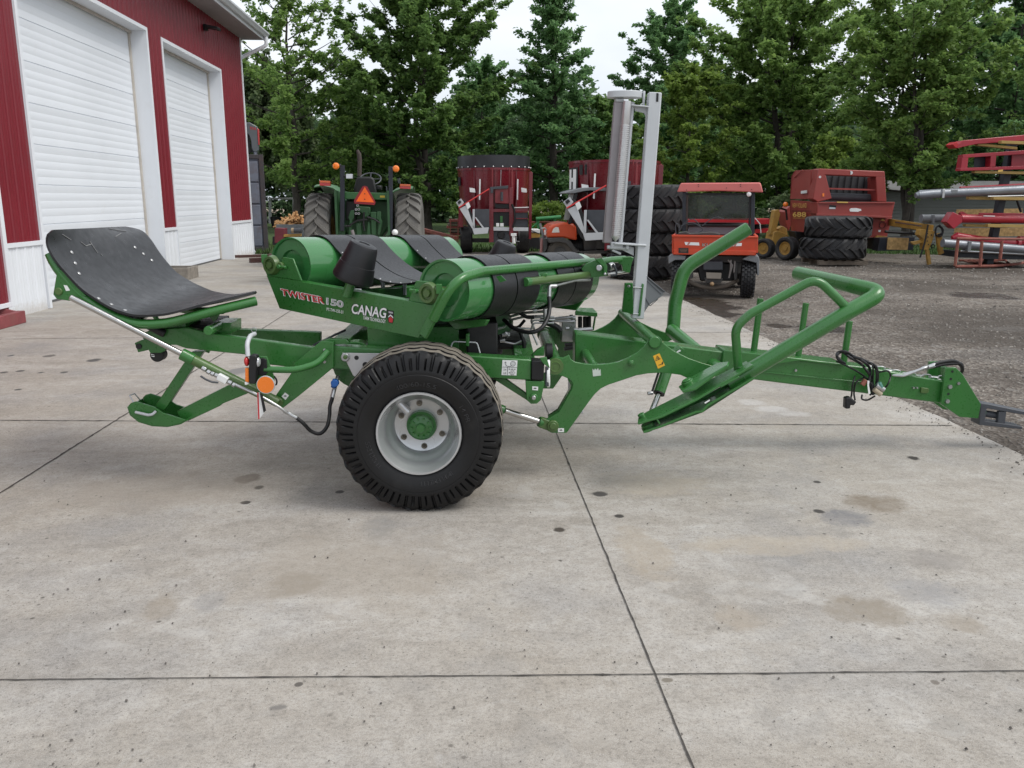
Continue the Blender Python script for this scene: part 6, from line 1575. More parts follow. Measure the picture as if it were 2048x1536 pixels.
for pts in ([(1337, 512), (1352, 509), (1372, 512), (1370, 520), (1350, 520), (1340, 526), (1337, 528)], [(1484, 519), (1500, 510), (1517, 512), (1519, 520), (1518, 551), (1514, 551), (1513, 526), (1502, 523)]):
    slab("mud_flap", pts, V_ + .02, .55, MGREY, ub, .01)
slab("frame_rail", [(1352, 511), (1510, 512), (1505, 524), (1476, 526), (1374, 524), (1356, 520)], V_ + .25, .7, KD, ub, .01)
slab("engine_cover", [(1406, 522), (1446, 522), (1446, 541), (1406, 541)], V_ + .12, .4, DGREY, ub, .02)
slab("engine_block", [(1392, 526), (1472, 526), (1468, 562), (1400, 562)], V_ + .35, .5, BLACK, ub, .02)
slab("hitch_plate", [(1412, 545), (1443, 546), (1442, 558), (1413, 557)], V_ + .06, .03, pm("muddy_plate", (.27, .24, .2), .8), ub, .004)
rod("rear_axle", [(1374, 560), (1384, 566), (1402, 573), (1426, 576), (1452, 572), (1466, 565), (1478, 560)], V_ + .26, .035, pm("muddy_axle", (.15, .125, .1), .9), ub, 10)
slab("hitch_post", [(1408, 556), (1446, 557), (1442, 566), (1412, 565)], V_ + .1, .1, KD, ub, .01)
MB().ball(W(1424, 568, V_ + .0), .035, 8).build("tow_ball", pm("brassy_ball", (.35, .23, .12), .5), ub)
for pts in ([(1462, 520), (1461, 540), (1458, 556)], [(1456, 520), (1465, 530), (1460, 548)], [(1470, 522), (1468, 545)]): rod("engine_pipe", pts, V_ + .1, .014, pm("dirty_pipe", (.2, .18, .17), .6), ub)
slab("spring_hanger", [(1466, 526), (1476, 526), (1474, 560), (1468, 560)], V_ + .15, .2, KD, ub, .01); slab("spring_hanger", [(1375, 526), (1384, 526), (1386, 556), (1378, 558)], V_ + .15, .2, KD, ub, .01)
mb = MB(); mb.bb((W(1352, 500, V_).x, V_ + 1.3, .3), (W(1508, 500, V_).x, V_ + 2.6, .55)); mb.build("chassis", KD, ub)
mb = MB(); mb.bb((W(1356, 500, V_).x, V_ + 2.3, .5), (W(1504, 500, V_).x, V_ + 2.9, .95)); mb.build("hood", UTO, ub, .05)
mb = MB(); mb.bb((W(1362, 500, V_).x, V_ + 1.1, .55), (W(1500, 500, V_).x, V_ + 1.55, .8)); mb.bb((W(1362, 500, V_).x, V_ + 1.02, .8), (W(1500, 500, V_).x, V_ + 1.12, 1.2)); mb.build("bench_seat", BLACK, ub, .04)
W = W_world
# ---- stacked tractor tyres
grp = "big tractor tyres stacked flat between mast and utility vehicle"
x = W(1296, 500, 17.3).x
lab = ["worn tractor tyre at the bottom of the tall dark stack of four", "second tractor tyre from the ground in the tall dark stack of four", "second tractor tyre from the top in the tall dark stack of four", "tractor tyre on top of the tall dark stack of four"]
BTY = pm("old_black_tyre", (0.016, 0.016, 0.018), 0.7, var=0.3, scale=5, bmp=.2, bscale=50, dirt=(.04, .038, .034), dirt_amt=.4)
tz = [.03, .49, .95, 1.40]
t0 = ag_tyre(.74, .47, .44, 20, .04, (0, 0, .235), (0, 0, 1), .8, .07).build("farm_tyre_stacked", BTY, smooth=30)
tag(t0, lab[0], "tyre", grp); t0.location = (x - .1, 17.4, tz[0])
for k in (1, 2, 3):
    t = t0.copy(); COL.objects.link(t); t.location = (x + (-.03, .03, .05)[k - 1], 17.4 + (.03, -.04, .02)[k - 1], tz[k]); t.rotation_euler = (RAD((.5, -1, .8)[k - 1]), RAD((1, -.6, .5)[k - 1]), k * 1.1); t['label'] = lab[k]
for (xa, ya, xb, yb, nm_) in ((1302, 415, 1306, 415, 1), (1302, 421, 1306, 421, 1), (1299, 440, 1321, 440.5, 2)):
    pass
# two tyres on a pallet
Yt = 20.3
x = W(1687, 500, Yt).x
t1 = ag_tyre(.80, .52, .46, 17, .05, (0, 0, .26), (0, 0, 1), 1.0, .085, flip=1).build("farm_tyre_stacked", OLDTYRE, smooth=30)
tag(t1, "deep-lugged tractor tyre lying on the pallet under another tyre", "tyre", "pair of tractor tyres on the pallet"); t1.location = (x - .06, Yt + .5, .145)
t2 = t1.copy(); COL.objects.link(t2); t2.location = (x + .04, Yt + .5, .665); t2.rotation_euler = (RAD(180), 0, .6); t2.location.z += .52; t2['label'] = "deep-lugged tractor tyre resting on top of the tyre on the pallet"
PALW = pm("weathered_pallet_wood", (.16, .13, .10), .85, var=.3, scale=8)
pl = empty("pallet", (x, Yt + .5, 0), label="weathered grey wooden pallet under the pair of tractor tyres", cat="pallet")
for k in range(3): mb = MB(); mb.bb((x - .62, Yt - .05 + k * .5, .02), (x + .62, Yt + .05 + k * .5, .11)); mb.build("bearer", PALW, pl)
for k in range(6): mb = MB(); mb.bb((x - .62 + k * .225, Yt - .06, .112), (x - .50 + k * .225, Yt + 1.08, .135)); mb.build("slat", PALW, pl)
# ---- red round baler
BALR = pm("faded_baler_red", (0.28, 0.046, 0.038), 0.45, var=0.10, scale=1.6, dirt=(0.28, 0.08, 0.065), dirt_amt=0.4, dscale=2)
BALY = pm("implement_yellow", (0.42, 0.24, 0.05), 0.55, var=0.15, scale=4, dirt=(.16, .11, .055), dirt_amt=.6)
GOLD = pm("gold_lettering", (.62, .40, .10), .5, var=.05)
B0, B1 = 21.6, 23.6
ba = empty("round_baler", (W(1690, 500, B0).x, B0 + .8, 0), label="faded red round hay baler lettered 688 behind the tyres on the pallet", cat="baler")
def face(name, pts, mat, th=(0, .03, 0), bev=.003, par=None): return MB().prism([W(*q) for q in pts], th).build(name, mat, par or ba, bev)
# rear gate frame with recess
slab("gate_top", [(1638, 337), (1769.5, 342.5), (1770.5, 354.5), (1651, 350), (1640, 352)], B0, .35, BALR, ba, .02)
slab("gate_post", [(1638, 337.3), (1651.8, 350), (1664, 397), (1636, 404), (1625, 398)], B0 + .002, .35, BALR, ba, .02)
slab("gate_post", [(1752, 352), (1770.5, 353), (1773.5, 404), (1754, 403)], B0 + .002, .35, BALR, ba, .02)
slab("recess_back", [(1640, 345), (1770, 350), (1772, 402), (1640, 402)], B0 + .75, .03, pm("belt_grey", (.05, .052, .055), .6, var=.2), ba, 0)
mb = MB()
for k in range(7):
    x0 = 1665 + 13 * k; mb.prism([W(x0, 352, B0 + .72), W(x0 + 1.6, 352, B0 + .72), W(x0 - 3, 388, B0 + .72), W(x0 - 5, 388, B0 + .72)], (0, .02, 0))
mb.build("baling_belt", BLACK, ba)
mb = MB(); mb.tube([W(1655, 393, B0 + .4), W(1750, 396, B0 + .4)], .10, 18); mb.build("belt_roller", DGREY, ba)
mb = MB(); mb.beam(W(1655, 377, B0 + .1), W(1753, 380, B0 + .1), .05, .04); mb.build("gate_bar", BALR, ba)
mb = MB(); mb.prism([W(1753, 355, B0 + .36), W(1753, 402, B0 + .36), W(1735, 402, B0 + .74), W(1735, 355, B0 + .74)], (.02, 0, 0)); mb.build("recess_side", BALR, ba)
slab("lower_gate", [(1636, 404), (1790, 404.5), (1784, 434), (1634, 428)], B0 - .12, .5, BALR, ba, .015)
slab("gate_ledge", [(1638, 404), (1790, 404), (1789, 407), (1638, 407)], B0 - .16, .05, BALR, ba, .005)
slab("gate_fold", [(1634, 427), (1785, 433), (1784, 436.5), (1633, 431)], B0 - .15, .05, BALR, ba, .005)
slab("gate_slot", [(1659, 410), (1673, 411), (1671, 418), (1658, 417)], B0 - .125, .01, BLACK, ba, 0); slab("slot_plate", [(1659, 414), (1671, 415), (1671, 418), (1658, 418)], B0 - .128, .008, GREYP, ba, 0)
slab("patch_label", [(1699, 419), (1702, 416.5), (1712, 416), (1722, 418), (1723, 421), (1716, 423.5), (1700, 423)], B0 - .126, .006, STICK, ba, 0)
slab("yellow_label", [(1674, 403), (1696, 403.6), (1696, 406), (1674, 405.5)], B0 - .168, .006, GOLD, ba, 0)
slab("under_body", [(1634, 431), (1784, 436), (1774, 475), (1640, 475)], B0 + .1, 1.2, BALR, ba, .01)
mb = MB(); mb.lathe([(.075, 0), (.085, 0), (.085, .02), (.075, .02)], W(1765, 450, B0 + .08), (0, 1, 0), 20); mb.build("hose_ring", BLACK, ba)
slab("yellow_decal", [(1761, 441), (1766, 437), (1770, 441), (1767, 442)], B0 + .095, .005, GOLD, ba, 0)
slab("white_tag", [(1757, 460), (1762, 460), (1761, 464), (1757, 464)], B0 + .095, .005, STICK, ba, 0)
slab("yellow_bracket", [(1756, 471), (1775, 473), (1772, 477), (1752, 476)], B0, .2, BALY, ba)
slab("navy_box", [(1752, 477), (1772, 477), (1769, 500), (1748, 499)], B0 + .1, .5, NAVY, ba, .01)
# left flank
sd_ = face("side_panel", [(1640, 338, B0 + .01), (1590, 341, B1), (1583, 352, B1), (1580, 398, B1), (1625, 398.5, B0 + .2), (1637, 403, B0 + .01)], BALR, (.03, .02, 0))
for pts in ([(1624.8, 340, B0 + .3), (1620.5, 397, B0 + .4)], [(1607, 340, B0 + 1.2), (1590, 355, B1 - .2)], [(1590, 392, B1 - .2), (1593, 378, B1 - .3), (1593, 398, B1 - .3)]):
    MB().tube([W(*q) + Vector((-.03, -.02, 0)) for q in pts], .014, 6).build("panel_edge", BALR, sd_)
lp_ = face("shield", [(1636, 404, B0 - .1), (1581, 400, B1 - .3), (1580, 420, B1 - .3), (1582, 463, B1 - .3), (1627, 465, B0 + .1), (1634, 430, B0)], BALR, (.03, .02, 0))
face("panel_groove", [(1583, 421.5, B1 - .45), (1622, 421.5, B0 + .12), (1622, 422.6, B0 + .12), (1583, 422.6, B1 - .45)], BLACK, (.01, 0, 0), 0, lp_)
def flank(px, py):   # point on the shield's plane
    a_, b_, c_ = W(1636, 404, B0 - .1), W(1581, 400, B1 - .3), W(1627, 465, B0 + .1); n_ = (b_ - a_).cross(c_ - a_); r_ = ray(px, py); return CO + r_ * (n_.dot(a_ - CO) / n_.dot(r_))
for txt, bl, br, tl_, bo in (("NEW HOLLAND", (1588, 415), (1616, 415.5), (1588, 406), 0.0), ("688", (1588, 433.5), (1615, 434), (1588, 423.5), .02)):
    b1, b2, b3 = flank(*bl), flank(*br), flank(*tl_); nrm = (b2 - b1).cross(b3 - b1).normalized(); ofs = nrm * .035
    lettering("baler_lettering", txt, b1 + ofs, b2 + ofs, b3 + ofs, GOLD, lp_, bo, lift=.004)
b1 = [flank(x, y) for x, y in ((1588, 435.5), (1622, 436), (1622, 436.8), (1588, 436.3))]
MB().prism([p + Vector((-.035, -.03, 0)) for p in b1], (.01, 0, 0)).build("gold_line", GOLD, lp_)
MB().cyl(W(1640, 354, B0 - .01), W(1640, 354, B0), .03, 16).build("round_label", STICK, ba)
rb = MB().cyl(W(1702, 345.5, B0 - .006), W(1702, 345.5, B0), .045, 24).build("round_label", STICK, ba)
lettering("round_label_print", "11", W(1700.3, 347.5, B0 - .007), W(1703.5, 347.5, B0 - .007), W(1700.3, 343.6, B0 - .007), INK, rb, .03)
q_ = [W(1605, 382, B0 + 1.1), W(1617, 380.5, B0 + .6), W(1617, 386, B0 + .6), W(1605, 387.5, B0 + 1.1)]
MB().prism([p + Vector((-.07, -.06, 0)) for p in q_], (.02, .02, 0)).build("white_label", STICK, ba)
slab("orange_reflector", [(1645, 386.5), (1648.5, 386.5), (1648.5, 393), (1645, 393)], B0 - .01, .01, ORANGE, ba, 0)
slab("front_shield", [(1568, 424), (1580, 412), (1582, 450), (1578, 462), (1572, 448)], B1, .5, BALR, ba, .01)
for (px, py, r_, w_, Yw, mt) in ((1575, 494, .31, .30, 22.3, OLDTYRE), (1612, 499, .17, .14, 22.0, OLDTYRE)):
    wq = empty("wheel", W(px, py, Yw), ba); o_ = W(px, py, Yw); o_.z = r_ + (.0 if r_ > .2 else .12); ax_ = Vector((-.86, -.51, 0))
    road_tyre(r_, w_, r_ * .58, o_, ax_, 5).build("tyre", mt, wq); disc("rim", o_ + ax_ * w_ * .36, ax_, r_ * .58, BALY, wq, .06)
slab("wheel_arm", [(1600, 480), (1618, 476), (1626, 484), (1612, 494)], 22.2, .1, BALY, ba, .01)
slab("pickup_frame", [(1590, 462), (1630, 466), (1636, 500), (1600, 505)], 22.6, .5, BLACK, ba, .02)
# ---- yellow implement left of the baler, red implement behind the vehicle
yi = empty("yellow_implement", (W(1545, 500, 23.5).x, 23.5, 0), label="yellow farm implement with raised boom standing left of the round baler", cat="implement")
slab("boom", [(1549, 421), (1558, 419), (1561, 428), (1550, 470), (1541, 470)], 23.3, .25, BALY, yi, .01)
slab("frame_box", [(1548, 464), (1556, 461), (1578, 470), (1576, 484), (1560, 502), (1541, 502)], 23.2, .6, BALY, yi, .02)
slab("bracket", [(1556, 458), (1566, 452), (1574, 458), (1576, 474), (1558, 466)], 23.4, .3, BALY, yi, .01)
MB().ball(W(1571, 409, 23.2), .07, 8).build("amber_beacon", ORANGE, yi)
rod("beacon_arm", [(1560, 416), (1572, 420), (1574, 440)], 23.3, .03, BLACK, yi)
o_ = W(1530, 484, 23.0); o_.z = .27; wq = empty("wheel", o_, yi); road_tyre(.27, .3, .16, o_, (-.7, -.7, 0), 5).build("tyre", OLDTYRE, wq); disc("rim", o_ + Vector((-.075, -.075, 0)), (-.7, -.7, 0), .16, BALY, wq)
ri = empty("red_implement", (W(1520, 480, 26).x, 26, 0), label="bright red implement showing behind the utility vehicle seen from behind", cat="implement")
BRED = pm("bright_red_paint", (.42, .012, .018), .4, var=.1)
slab("tool_bar", [(1370, 438), (1540, 437), (1541, 449), (1370, 449)], 25.8, .5, BRED, ri, .02)
slab("skid_plate", [(1510, 459), (1538, 456), (1538, 465), (1510, 467)], 25.9, .4, BRED, ri, .01); slab("leg", [(1514, 449), (1519, 449), (1519, 475), (1514, 475)], 26, .2, BLACK, ri); slab("leg", [(1384, 449), (1389, 449), (1389, 478), (1384, 478)], 26, .2, BLACK, ri)
rod("white_rod", [(1510, 436), (1520, 448), (1522, 466)], 24, .014, STICK, ri)
slab("tine_rack", [(1505, 450), (1540, 450), (1540, 457), (1505, 458)], 26.1, .2, BLACK, ri)
# ---- yellow mower tongue right of the baler
ym = empty("mower", (W(1840, 510, 20).x, 20.2, 0), label="yellow mower tongue and hitch parked between baler and pipe rack", cat="mower")
mb = MB(); mb.prism([W(1783, 438, 21.5), W(1868, 450, 19.9), W(1866, 465, 19.9), W(1783, 452, 21.5)], (.03, .22, 0)); mb.build("tongue_beam", BALY, ym, .01)
MB().prism([W(1790, 443, 21.3), W(1842, 451, 20.2), W(1842, 453.5, 20.2), W(1790, 445.5, 21.3)], (0, -.05, 0)).build("chrome_slot", STEEL, ym)
rod("drive_shaft", [(1770, 463), (1838, 468)], 20.6, .035, BLACK, ym)
slab("hitch_block", [(1841, 458), (1870, 462), (1866, 480), (1858, 500), (1848, 500), (1847, 478), (1838, 470)], 19.85, .2, BALY, ym, .01)
mb = MB()
for x, y in ((1855, 467), (1856, 474), (1855, 482), (1857, 489), (1863, 470)): mb.cyl(W(x, y, 19.83), W(x, y, 19.86), .015, 8)
mb.lathe([(.03, 0), (.05, 0), (.05, .02)], W(1866, 492, 19.8), (0, 1, 0), 16); mb.build("pin_hole", BLACK, ym)
slab("jack_leg", [(1874, 468), (1884, 466), (1887, 500), (1889, 506), (1880, 510), (1877, 490)], 19.8, .1, BALY, ym, .01)
slab("stand_leg", [(1853, 500), (1859, 500), (1863, 528), (1857, 530)], 19.85, .08, BALY, ym, .005)
slab("pivot_arm", [(1822, 484), (1846, 480), (1848, 485), (1828, 490)], 19.9, .1, BALY, ym, .01)
for pts in ([(1856, 450), (1851, 478), (1845, 500), (1840, 515)], [(1880, 452), (1886, 460), (1882, 472), (1872, 470), (1872, 456), (1880, 450)], [(1878, 452), (1884, 458), (1884, 466), (1876, 470)]): MB().tube(crom(WP(pts, 19.75), 5), .022, 8).build("hydraulic_hose", BLACK, ym)
slab("skirt", [(1760, 476), (1830, 474), (1826, 500), (1755, 502)], 21.0, .3, NAVY, ym)
OSB = pm("strand_board", (.42, .27, .11), .8, var=.35, scale=14)
tag(slab("strand_board", [(1776, 475), (1818, 476), (1815, 500), (1774, 499)], 20.7, .03, OSB, None, 0), "tan strand board panel leaning under the yellow mower tongue", "board")
# ---- pipe rack and the augers stored on it
R0 = 19.4
rk = empty("pipe_rack", (W(2010, 520, R0).x, R0 + .3, 0), label="dark steel cantilever rack with yellow arms at the right edge of the yard", cat="rack")
pb = W(2000, 512, R0); mb = MB(); mb.beam((pb.x - .02, R0 + .4, .0), tuple(W(2027, 272, R0 + .4)), .17, .16, (0, 1, 0)); mb.build("rack_post", NAVY, rk, .01)
mb = MB(); mb.beam((pb.x + 2.6, R0 + .4, 0), (pb.x + 2.75, R0 + .4, 3.1), .17, .16, (0, 1, 0)); mb.build("rack_post", NAVY, rk, .01)
rod("rack_brace", [(2034, 400), (2042, 424)], R0 + .4, .03, BLACK, rk)
ARMY = pm("rack_arm_yellow", (.36, .24, .07), .6, var=.15)
for pts in ([(1956, 286), (2035, 294), (2035, 299), (1956, 291)], [(2003, 281), (2120, 285), (2120, 291), (2003, 287)], [(1949, 341), (2100, 344), (2100, 350), (1949, 346)], [(1938, 392), (2030, 395), (2030, 401), (1938, 399)], [(1987, 394), (2100, 395), (2100, 402), (1987, 399)], [(1931, 448), (2015, 450), (2015, 456), (1931, 453)], [(1976, 448), (2100, 450), (2100, 457), (1976, 454)]):
    slab("rack_arm", pts, R0 - .25 if pts[0][0] > 1960 else R0 + .05, .12, ARMY, rk, .004)
slab("rack_base", [(1920, 503), (1960, 504), (1960, 516), (1918, 515)], R0 + .1, .9, NAVY, rk); slab("rack_base", [(1966, 505), (2080, 508), (2080, 520), (1964, 518)], R0 + .1, .9, NAVY, rk)
AUR = pm("red_auger_paint", (.33, .012, .026), .38, var=.1, coat=.15); AUG = pm("galvanised_auger_tube", (.23, .245, .27), .42, metal=.5, var=.12, scale=3)
def thing_(name, label, cat, px, py, Y): return empty(name, tuple(W(px, py, Y)), label=label, cat=cat)
t = thing_("truss_boom", "red tapered truss boom lying on the topmost arms of the rack", "boom", 1980, 285, R0)
slab("boom_rail", [(1905, 290), (1909, 285), (1920, 286), (1925, 281), (1935, 280), (2100, 265), (2100, 278), (1955, 288), (1925, 294), (1915, 297)], R0, .25, AUR, t, .01)
slab("boom_tip", [(1905, 289), (1914, 283), (1918, 290), (1912, 297)], R0 - .03, .3, BRED, t, .01)
t = thing_("box_frame", "bright red box frame with two rails on the second level of the rack", "frame", 1980, 325, R0)
slab("frame_rail", [(1926, 309), (2100, 297), (2100, 305), (1925, 316)], R0, .2, AUR, t, .008); slab("frame_rail", [(1921, 336), (2100, 330), (2100, 337), (1920, 342)], R0, .2, AUR, t, .008)
slab("frame_end", [(1925, 314), (1937, 313), (1935, 336), (1921, 340)], R0 + .002, .2, AUR, t, .008); slab("frame_post", [(1982, 311), (1993, 311), (1991, 333), (1980, 334)], R0 + .002, .2, AUR, t, .008)
slab("frame_panel", [(1950, 314), (1980, 312), (1980, 333), (1948, 335)], R0 + .22, .02, NAVY, t, 0); slab("frame_panel", [(2025, 308), (2100, 305), (2100, 331), (2023, 333)], R0 + .22, .02, AUR, t, 0)
slab("yellow_sticker", [(1997, 340), (2006, 339), (2006, 343), (1996, 344)], R0 - .26, .01, GOLD, t, 0)
t = thing_("grey_auger", "long grey auger tube with rounded end on the middle level of the rack", "auger", 1950, 385, R0)
rod("auger_tube", [(1836, 390), (1860, 388), (2120, 375)], R0, [.085, .1, .1], AUG, t, 18); rod("tube_cap", [(1831, 391), (1840, 389.5)], R0, [.06, .088], AUG, t, 16)
slab("drive_box", [(1903, 380), (1916, 379), (1916, 387), (1903, 388)], R0 - .1, .2, MGREY, t, .01); slab("clamp_band", [(1886, 378), (1891, 378), (1889, 396), (1884, 396)], R0 - .12, .24, STEEL, t, .005)
rod("belt_tube", [(1920, 376), (2120, 366)], R0 + .1, .035, AUR, t); rod("belt_tube", [(1838, 383), (1880, 381)], R0 + .1, .03, AUG, t); rod("belt_tube", [(1975, 393), (2110, 390)], R0 - .12, .02, STEEL, t)
t = thing_("red_auger", "dark red auger tube with square hopper mouth on the lower arms", "auger", 1970, 437, R0)
rod("auger_tube", [(1920, 437), (2120, 439)], R0, .10, AUR, t, 18)
slab("hopper", [(1893, 444), (1906, 424), (1924, 432), (1925, 444), (1908, 458)], R0 - .1, .25, AUR, t, .01); slab("hopper_flap", [(1921, 426), (1926, 423), (1935, 428), (1930, 432), (1922, 432)], R0 + .15, .1, AUR, t)
slab("white_decal", [(1967, 431), (1990, 431.4), (1990, 433), (1967, 432.6)], R0 - .102, .006, STICK, t, 0)
rod("belt_tube", [(1958, 428), (2120, 430)], R0 + .08, .03, AUR, t)
t = thing_("grey_auger", "grey auger tube reaching out behind the red hopper mouth", "auger", 1870, 437, R0 + .8); rod("auger_tube", [(1842, 437), (2000, 437)], R0 + .8, .10, pm("dull_grey_tube", (.17, .18, .19), .5), t, 18); slab("clamp_band", [(1865, 430), (1870, 430), (1870, 447), (1865, 447)], R0 + .68, .24, MGREY, t, .005)
t = thing_("red_auger", "dark red auger sloping down to the right beneath the lower arms", "auger", 1980, 480, R0); rod("auger_tube", [(1904, 476), (1912, 473), (1960, 480), (2032, 487)], R0, [.05, .1, .09, .09], AUR, t, 16); rod("auger_flange", [(2030, 487), (2036, 487.5)], R0, .14, AUR, t, 16); rod("auger_tube", [(2036, 482), (2120, 486)], R0, .11, AUR, t, 16)
t = thing_("grey_auger", "shiny grey auger tube on the ground level behind the rusty panel", "auger", 1970, 492, R0); rod("auger_tube", [(1885, 486), (2120, 504)], R0 - .1, .10, AUG, t, 18); slab("clamp_band", [(1938, 483), (1944, 483), (1942, 502), (1935, 502)], R0 - .22, .24, MGREY, t, .005)
rod("skid_bar", [(1920, 502), (2120, 512)], R0 - .1, .03, STEEL, t)
for k, (pts, lb) in enumerate((([(1915, 419), (2045, 417), (2045, 428), (1914, 430)], "long strand board sheet edge-on behind the red auger hopper"), ([(1912, 456), (2050, 456), (2050, 472), (1908, 474)], "strand board sheet standing low behind the rack beneath the red auger"))):
    tag(slab("strand_board_sheet", pts, R0 + 1.3, .05, OSB, None, 0), lb, "board")
# rusty feeder panel on the ground
RUST = pm("rusty_painted_steel", (.24, .075, .055), .75, var=.3, scale=9, dirt=(.2, .12, .07), dirt_amt=.5)
fd = empty("hay_feeder", (W(1975, 530, 18.6).x, 18.6, 0), label="rusty red feeder panel frame lying on the gravel before the rack", cat="feeder")
for pts in ([(1910, 532), (1916, 480)], [(1960, 532), (1964, 482)], [(2000, 520), (2004, 482)]): rod("upright", pts, 18.5, .035, RUST, fd)
rod("top_rail", [(1914, 477), (2100, 479)], 18.5, .03, RUST, fd)
g = [G(1912, 533, .05), G(1985, 532, .05), G(2025, 529, .05), G(2100, 518, .06)]
MB().tube(g, .035, 8).build("bottom_rail", RUST, fd)
for k in range(6):
    a_ = G(1925 + 12 * k, 521 + .3 * k, .05); b_ = G(1965 + 11 * k, 531.5 - .4 * k, .05); MB().tube([a_, b_], .025, 6).build("floor_bar", RUST, fd)
MB().tube([G(1918, 521, .06), G(2010, 520, .06), G(2020, 529, .06)], .03, 8).build("bottom_rail", RUST, fd)
# ---- shipping container behind the shed, pickup bed on top
CONT = pm("faded_blue_grey_container", (.17, .19, .24), .65, var=.15, scale=2, dirt=(.12, .065, .045), dirt_amt=.55, dscale=3)
CY = 27.2
xr, zt = W(531.5, 400, CY).x, W(520, 309, CY).z
ct = empty("shipping_container", (xr, CY, 0), label="rust-streaked blue grey shipping container beside the shed corner", cat="container")
mb = MB()
ys = []
for k in range(22): ys += [(CY + .1 + k * .27, 0), (CY + .18 + k * .27, -.035), (CY + .25 + k * .27, -.035), (CY + .33 + k * .27, 0)]
mb.grid([[(xr - .04 + d, y, .1) for y, d in ys], [(xr - .04 + d, y, zt - .1) for y, d in ys]]); mb.bb((xr - 2.4, CY + .06, .05), (xr - .09, CY + 6, zt - .03)); mb.build("container_wall", CONT, ct)
mb = MB()
for (a_, b_) in (((xr - .14, CY, .0), (xr, CY + .14, zt)), ((xr - 2.44, CY, .0), (xr - 2.3, CY + .14, zt)), ((xr - 2.3, CY, zt - .13), (xr - .14, CY + .12, zt)), ((xr - 2.3, CY, 0), (xr - .14, CY + .12, .13)), ((xr - .1, CY + .14, zt - .1), (xr, CY + 6, zt))): mb.bb(a_, b_)
mb.build("corner_frame", pm("rusty_dark_frame", (.06, .055, .06), .7, dirt=(.12, .06, .04), dirt_amt=.5), ct, .01)
for x0 in (xr - 1.2, xr - 2.28):
    mb = MB()
    for k in range(4): mb.bb((x0 + .02, CY + .02, .16 + k * (zt - .32) / 4), (x0 + 1.02, CY + .06, .11 + (k + 1) * (zt - .32) / 4))
    d_ = mb.build("container_door", CONT, ct, .015)
    for q in (.25, .72):
        MB().tube([(x0 + q, CY - .03, .12), (x0 + q, CY - .03, zt - .1)], .022, 8).build("locking_bar", pm("grey_locking_bar", (.3, .28, .27), .6, dirt=(.15, .08, .05), dirt_amt=.5), d_)
        mb = MB()
        for z in (.3, 1.1, 1.5, 2.3): mb.box((x0 + q, CY - .02, z), (.10, .06, .06))
        mb.build("bar_bracket", CONT, d_)
PKG = pm("grey_truck_paint", (.10, .115, .125), .35, var=.1, coat=.4)
pk = empty("pickup_bed", tuple(W(518, 304, CY + .5)), label="grey pickup truck bed lettered FX4 set on top of the container", cat="truck bed")
K0 = CY + .5
slab("bed_side", [(470, 247), (500, 245), (514, 253), (517, 258), (518, 300), (514, 304), (507, 304), (503, 296), (502, 282), (498, 270), (494, 268), (488, 268), (486, 300), (470, 300)], K0, 1.7, PKG, pk, .02)
slab("tail_lamp", [(514, 256), (518, 259), (519, 290), (516, 290)], K0 - .02, .25, REDLENS, pk, .01)
lettering("bed_lettering", "FX4", W(500.5, 259.5, K0 - .004), W(512, 260.5, K0 - .004), W(500.5, 253.5, K0 - .004), REDINK, pk, .02)
ct.rotation_euler = (0, 0, RAD(12.6)); pk.rotation_euler = (0, 0, RAD(12.6))
slab("wheel_arch", [(486, 270), (494, 268), (499, 272), (502, 284), (503, 297), (506, 304), (486, 304)], K0 + .05, .3, BLACK, pk, 0)
# ---- small things along the back of the slab
RB = pm("rusty_beam", (.075, .035, .03), .8, var=.3, scale=6)
mb = MB(); mb.beam(G(500, 521, .06), G(545, 519, .06), .14, .12); tag(mb.build("steel_beam", RB, None, .006), "short rusty steel beam on the slab before the container", "beam")
mb = MB(); mb.beam(G(470, 513, .12), G(548, 511, .12), .07, .07); tag(mb.build("steel_bar", RB, None, .004), "long thin rusty steel bar behind the short beam", "bar")
CR_ = pm("grey_crate_wood", (.24, .215, .185), .85, var=.25, scale=9, bmp=.2, bscale=40)
q = G(357, 560); crt = empty("planter_box", (q.x, q.y, 0), label="weathered grey plank box half hidden behind the black tail mat", cat="box")
x0, y0_ = q.x, q.y; x1 = G(377, 560).x; h_ = XP(377, 533, x1).z * 0 + W(377, 536, q.y).z
for a_, b_ in (((x0 - .75, y0_, 0.0), (x1, y0_ + .05, h_)), ((x1 - .05, y0_ + .051, 0), (x1, y0_ + .62, h_)), ((x0 - .75, y0_ + .621, 0), (x1, y0_ + .67, h_)), ((x0 - .75, y0_ + .051, 0), (x0 - .70, y0_ + .62, h_))): MB().bb(a_, b_).build("plank_side", CR_, crt, .004)
MB().bb((x0 - .7, y0_ + .052, 0), (x1 - .051, y0_ + .619, h_ - .1)).build("soil", pm("dark_soil", (.03, .025, .02), 1), crt)
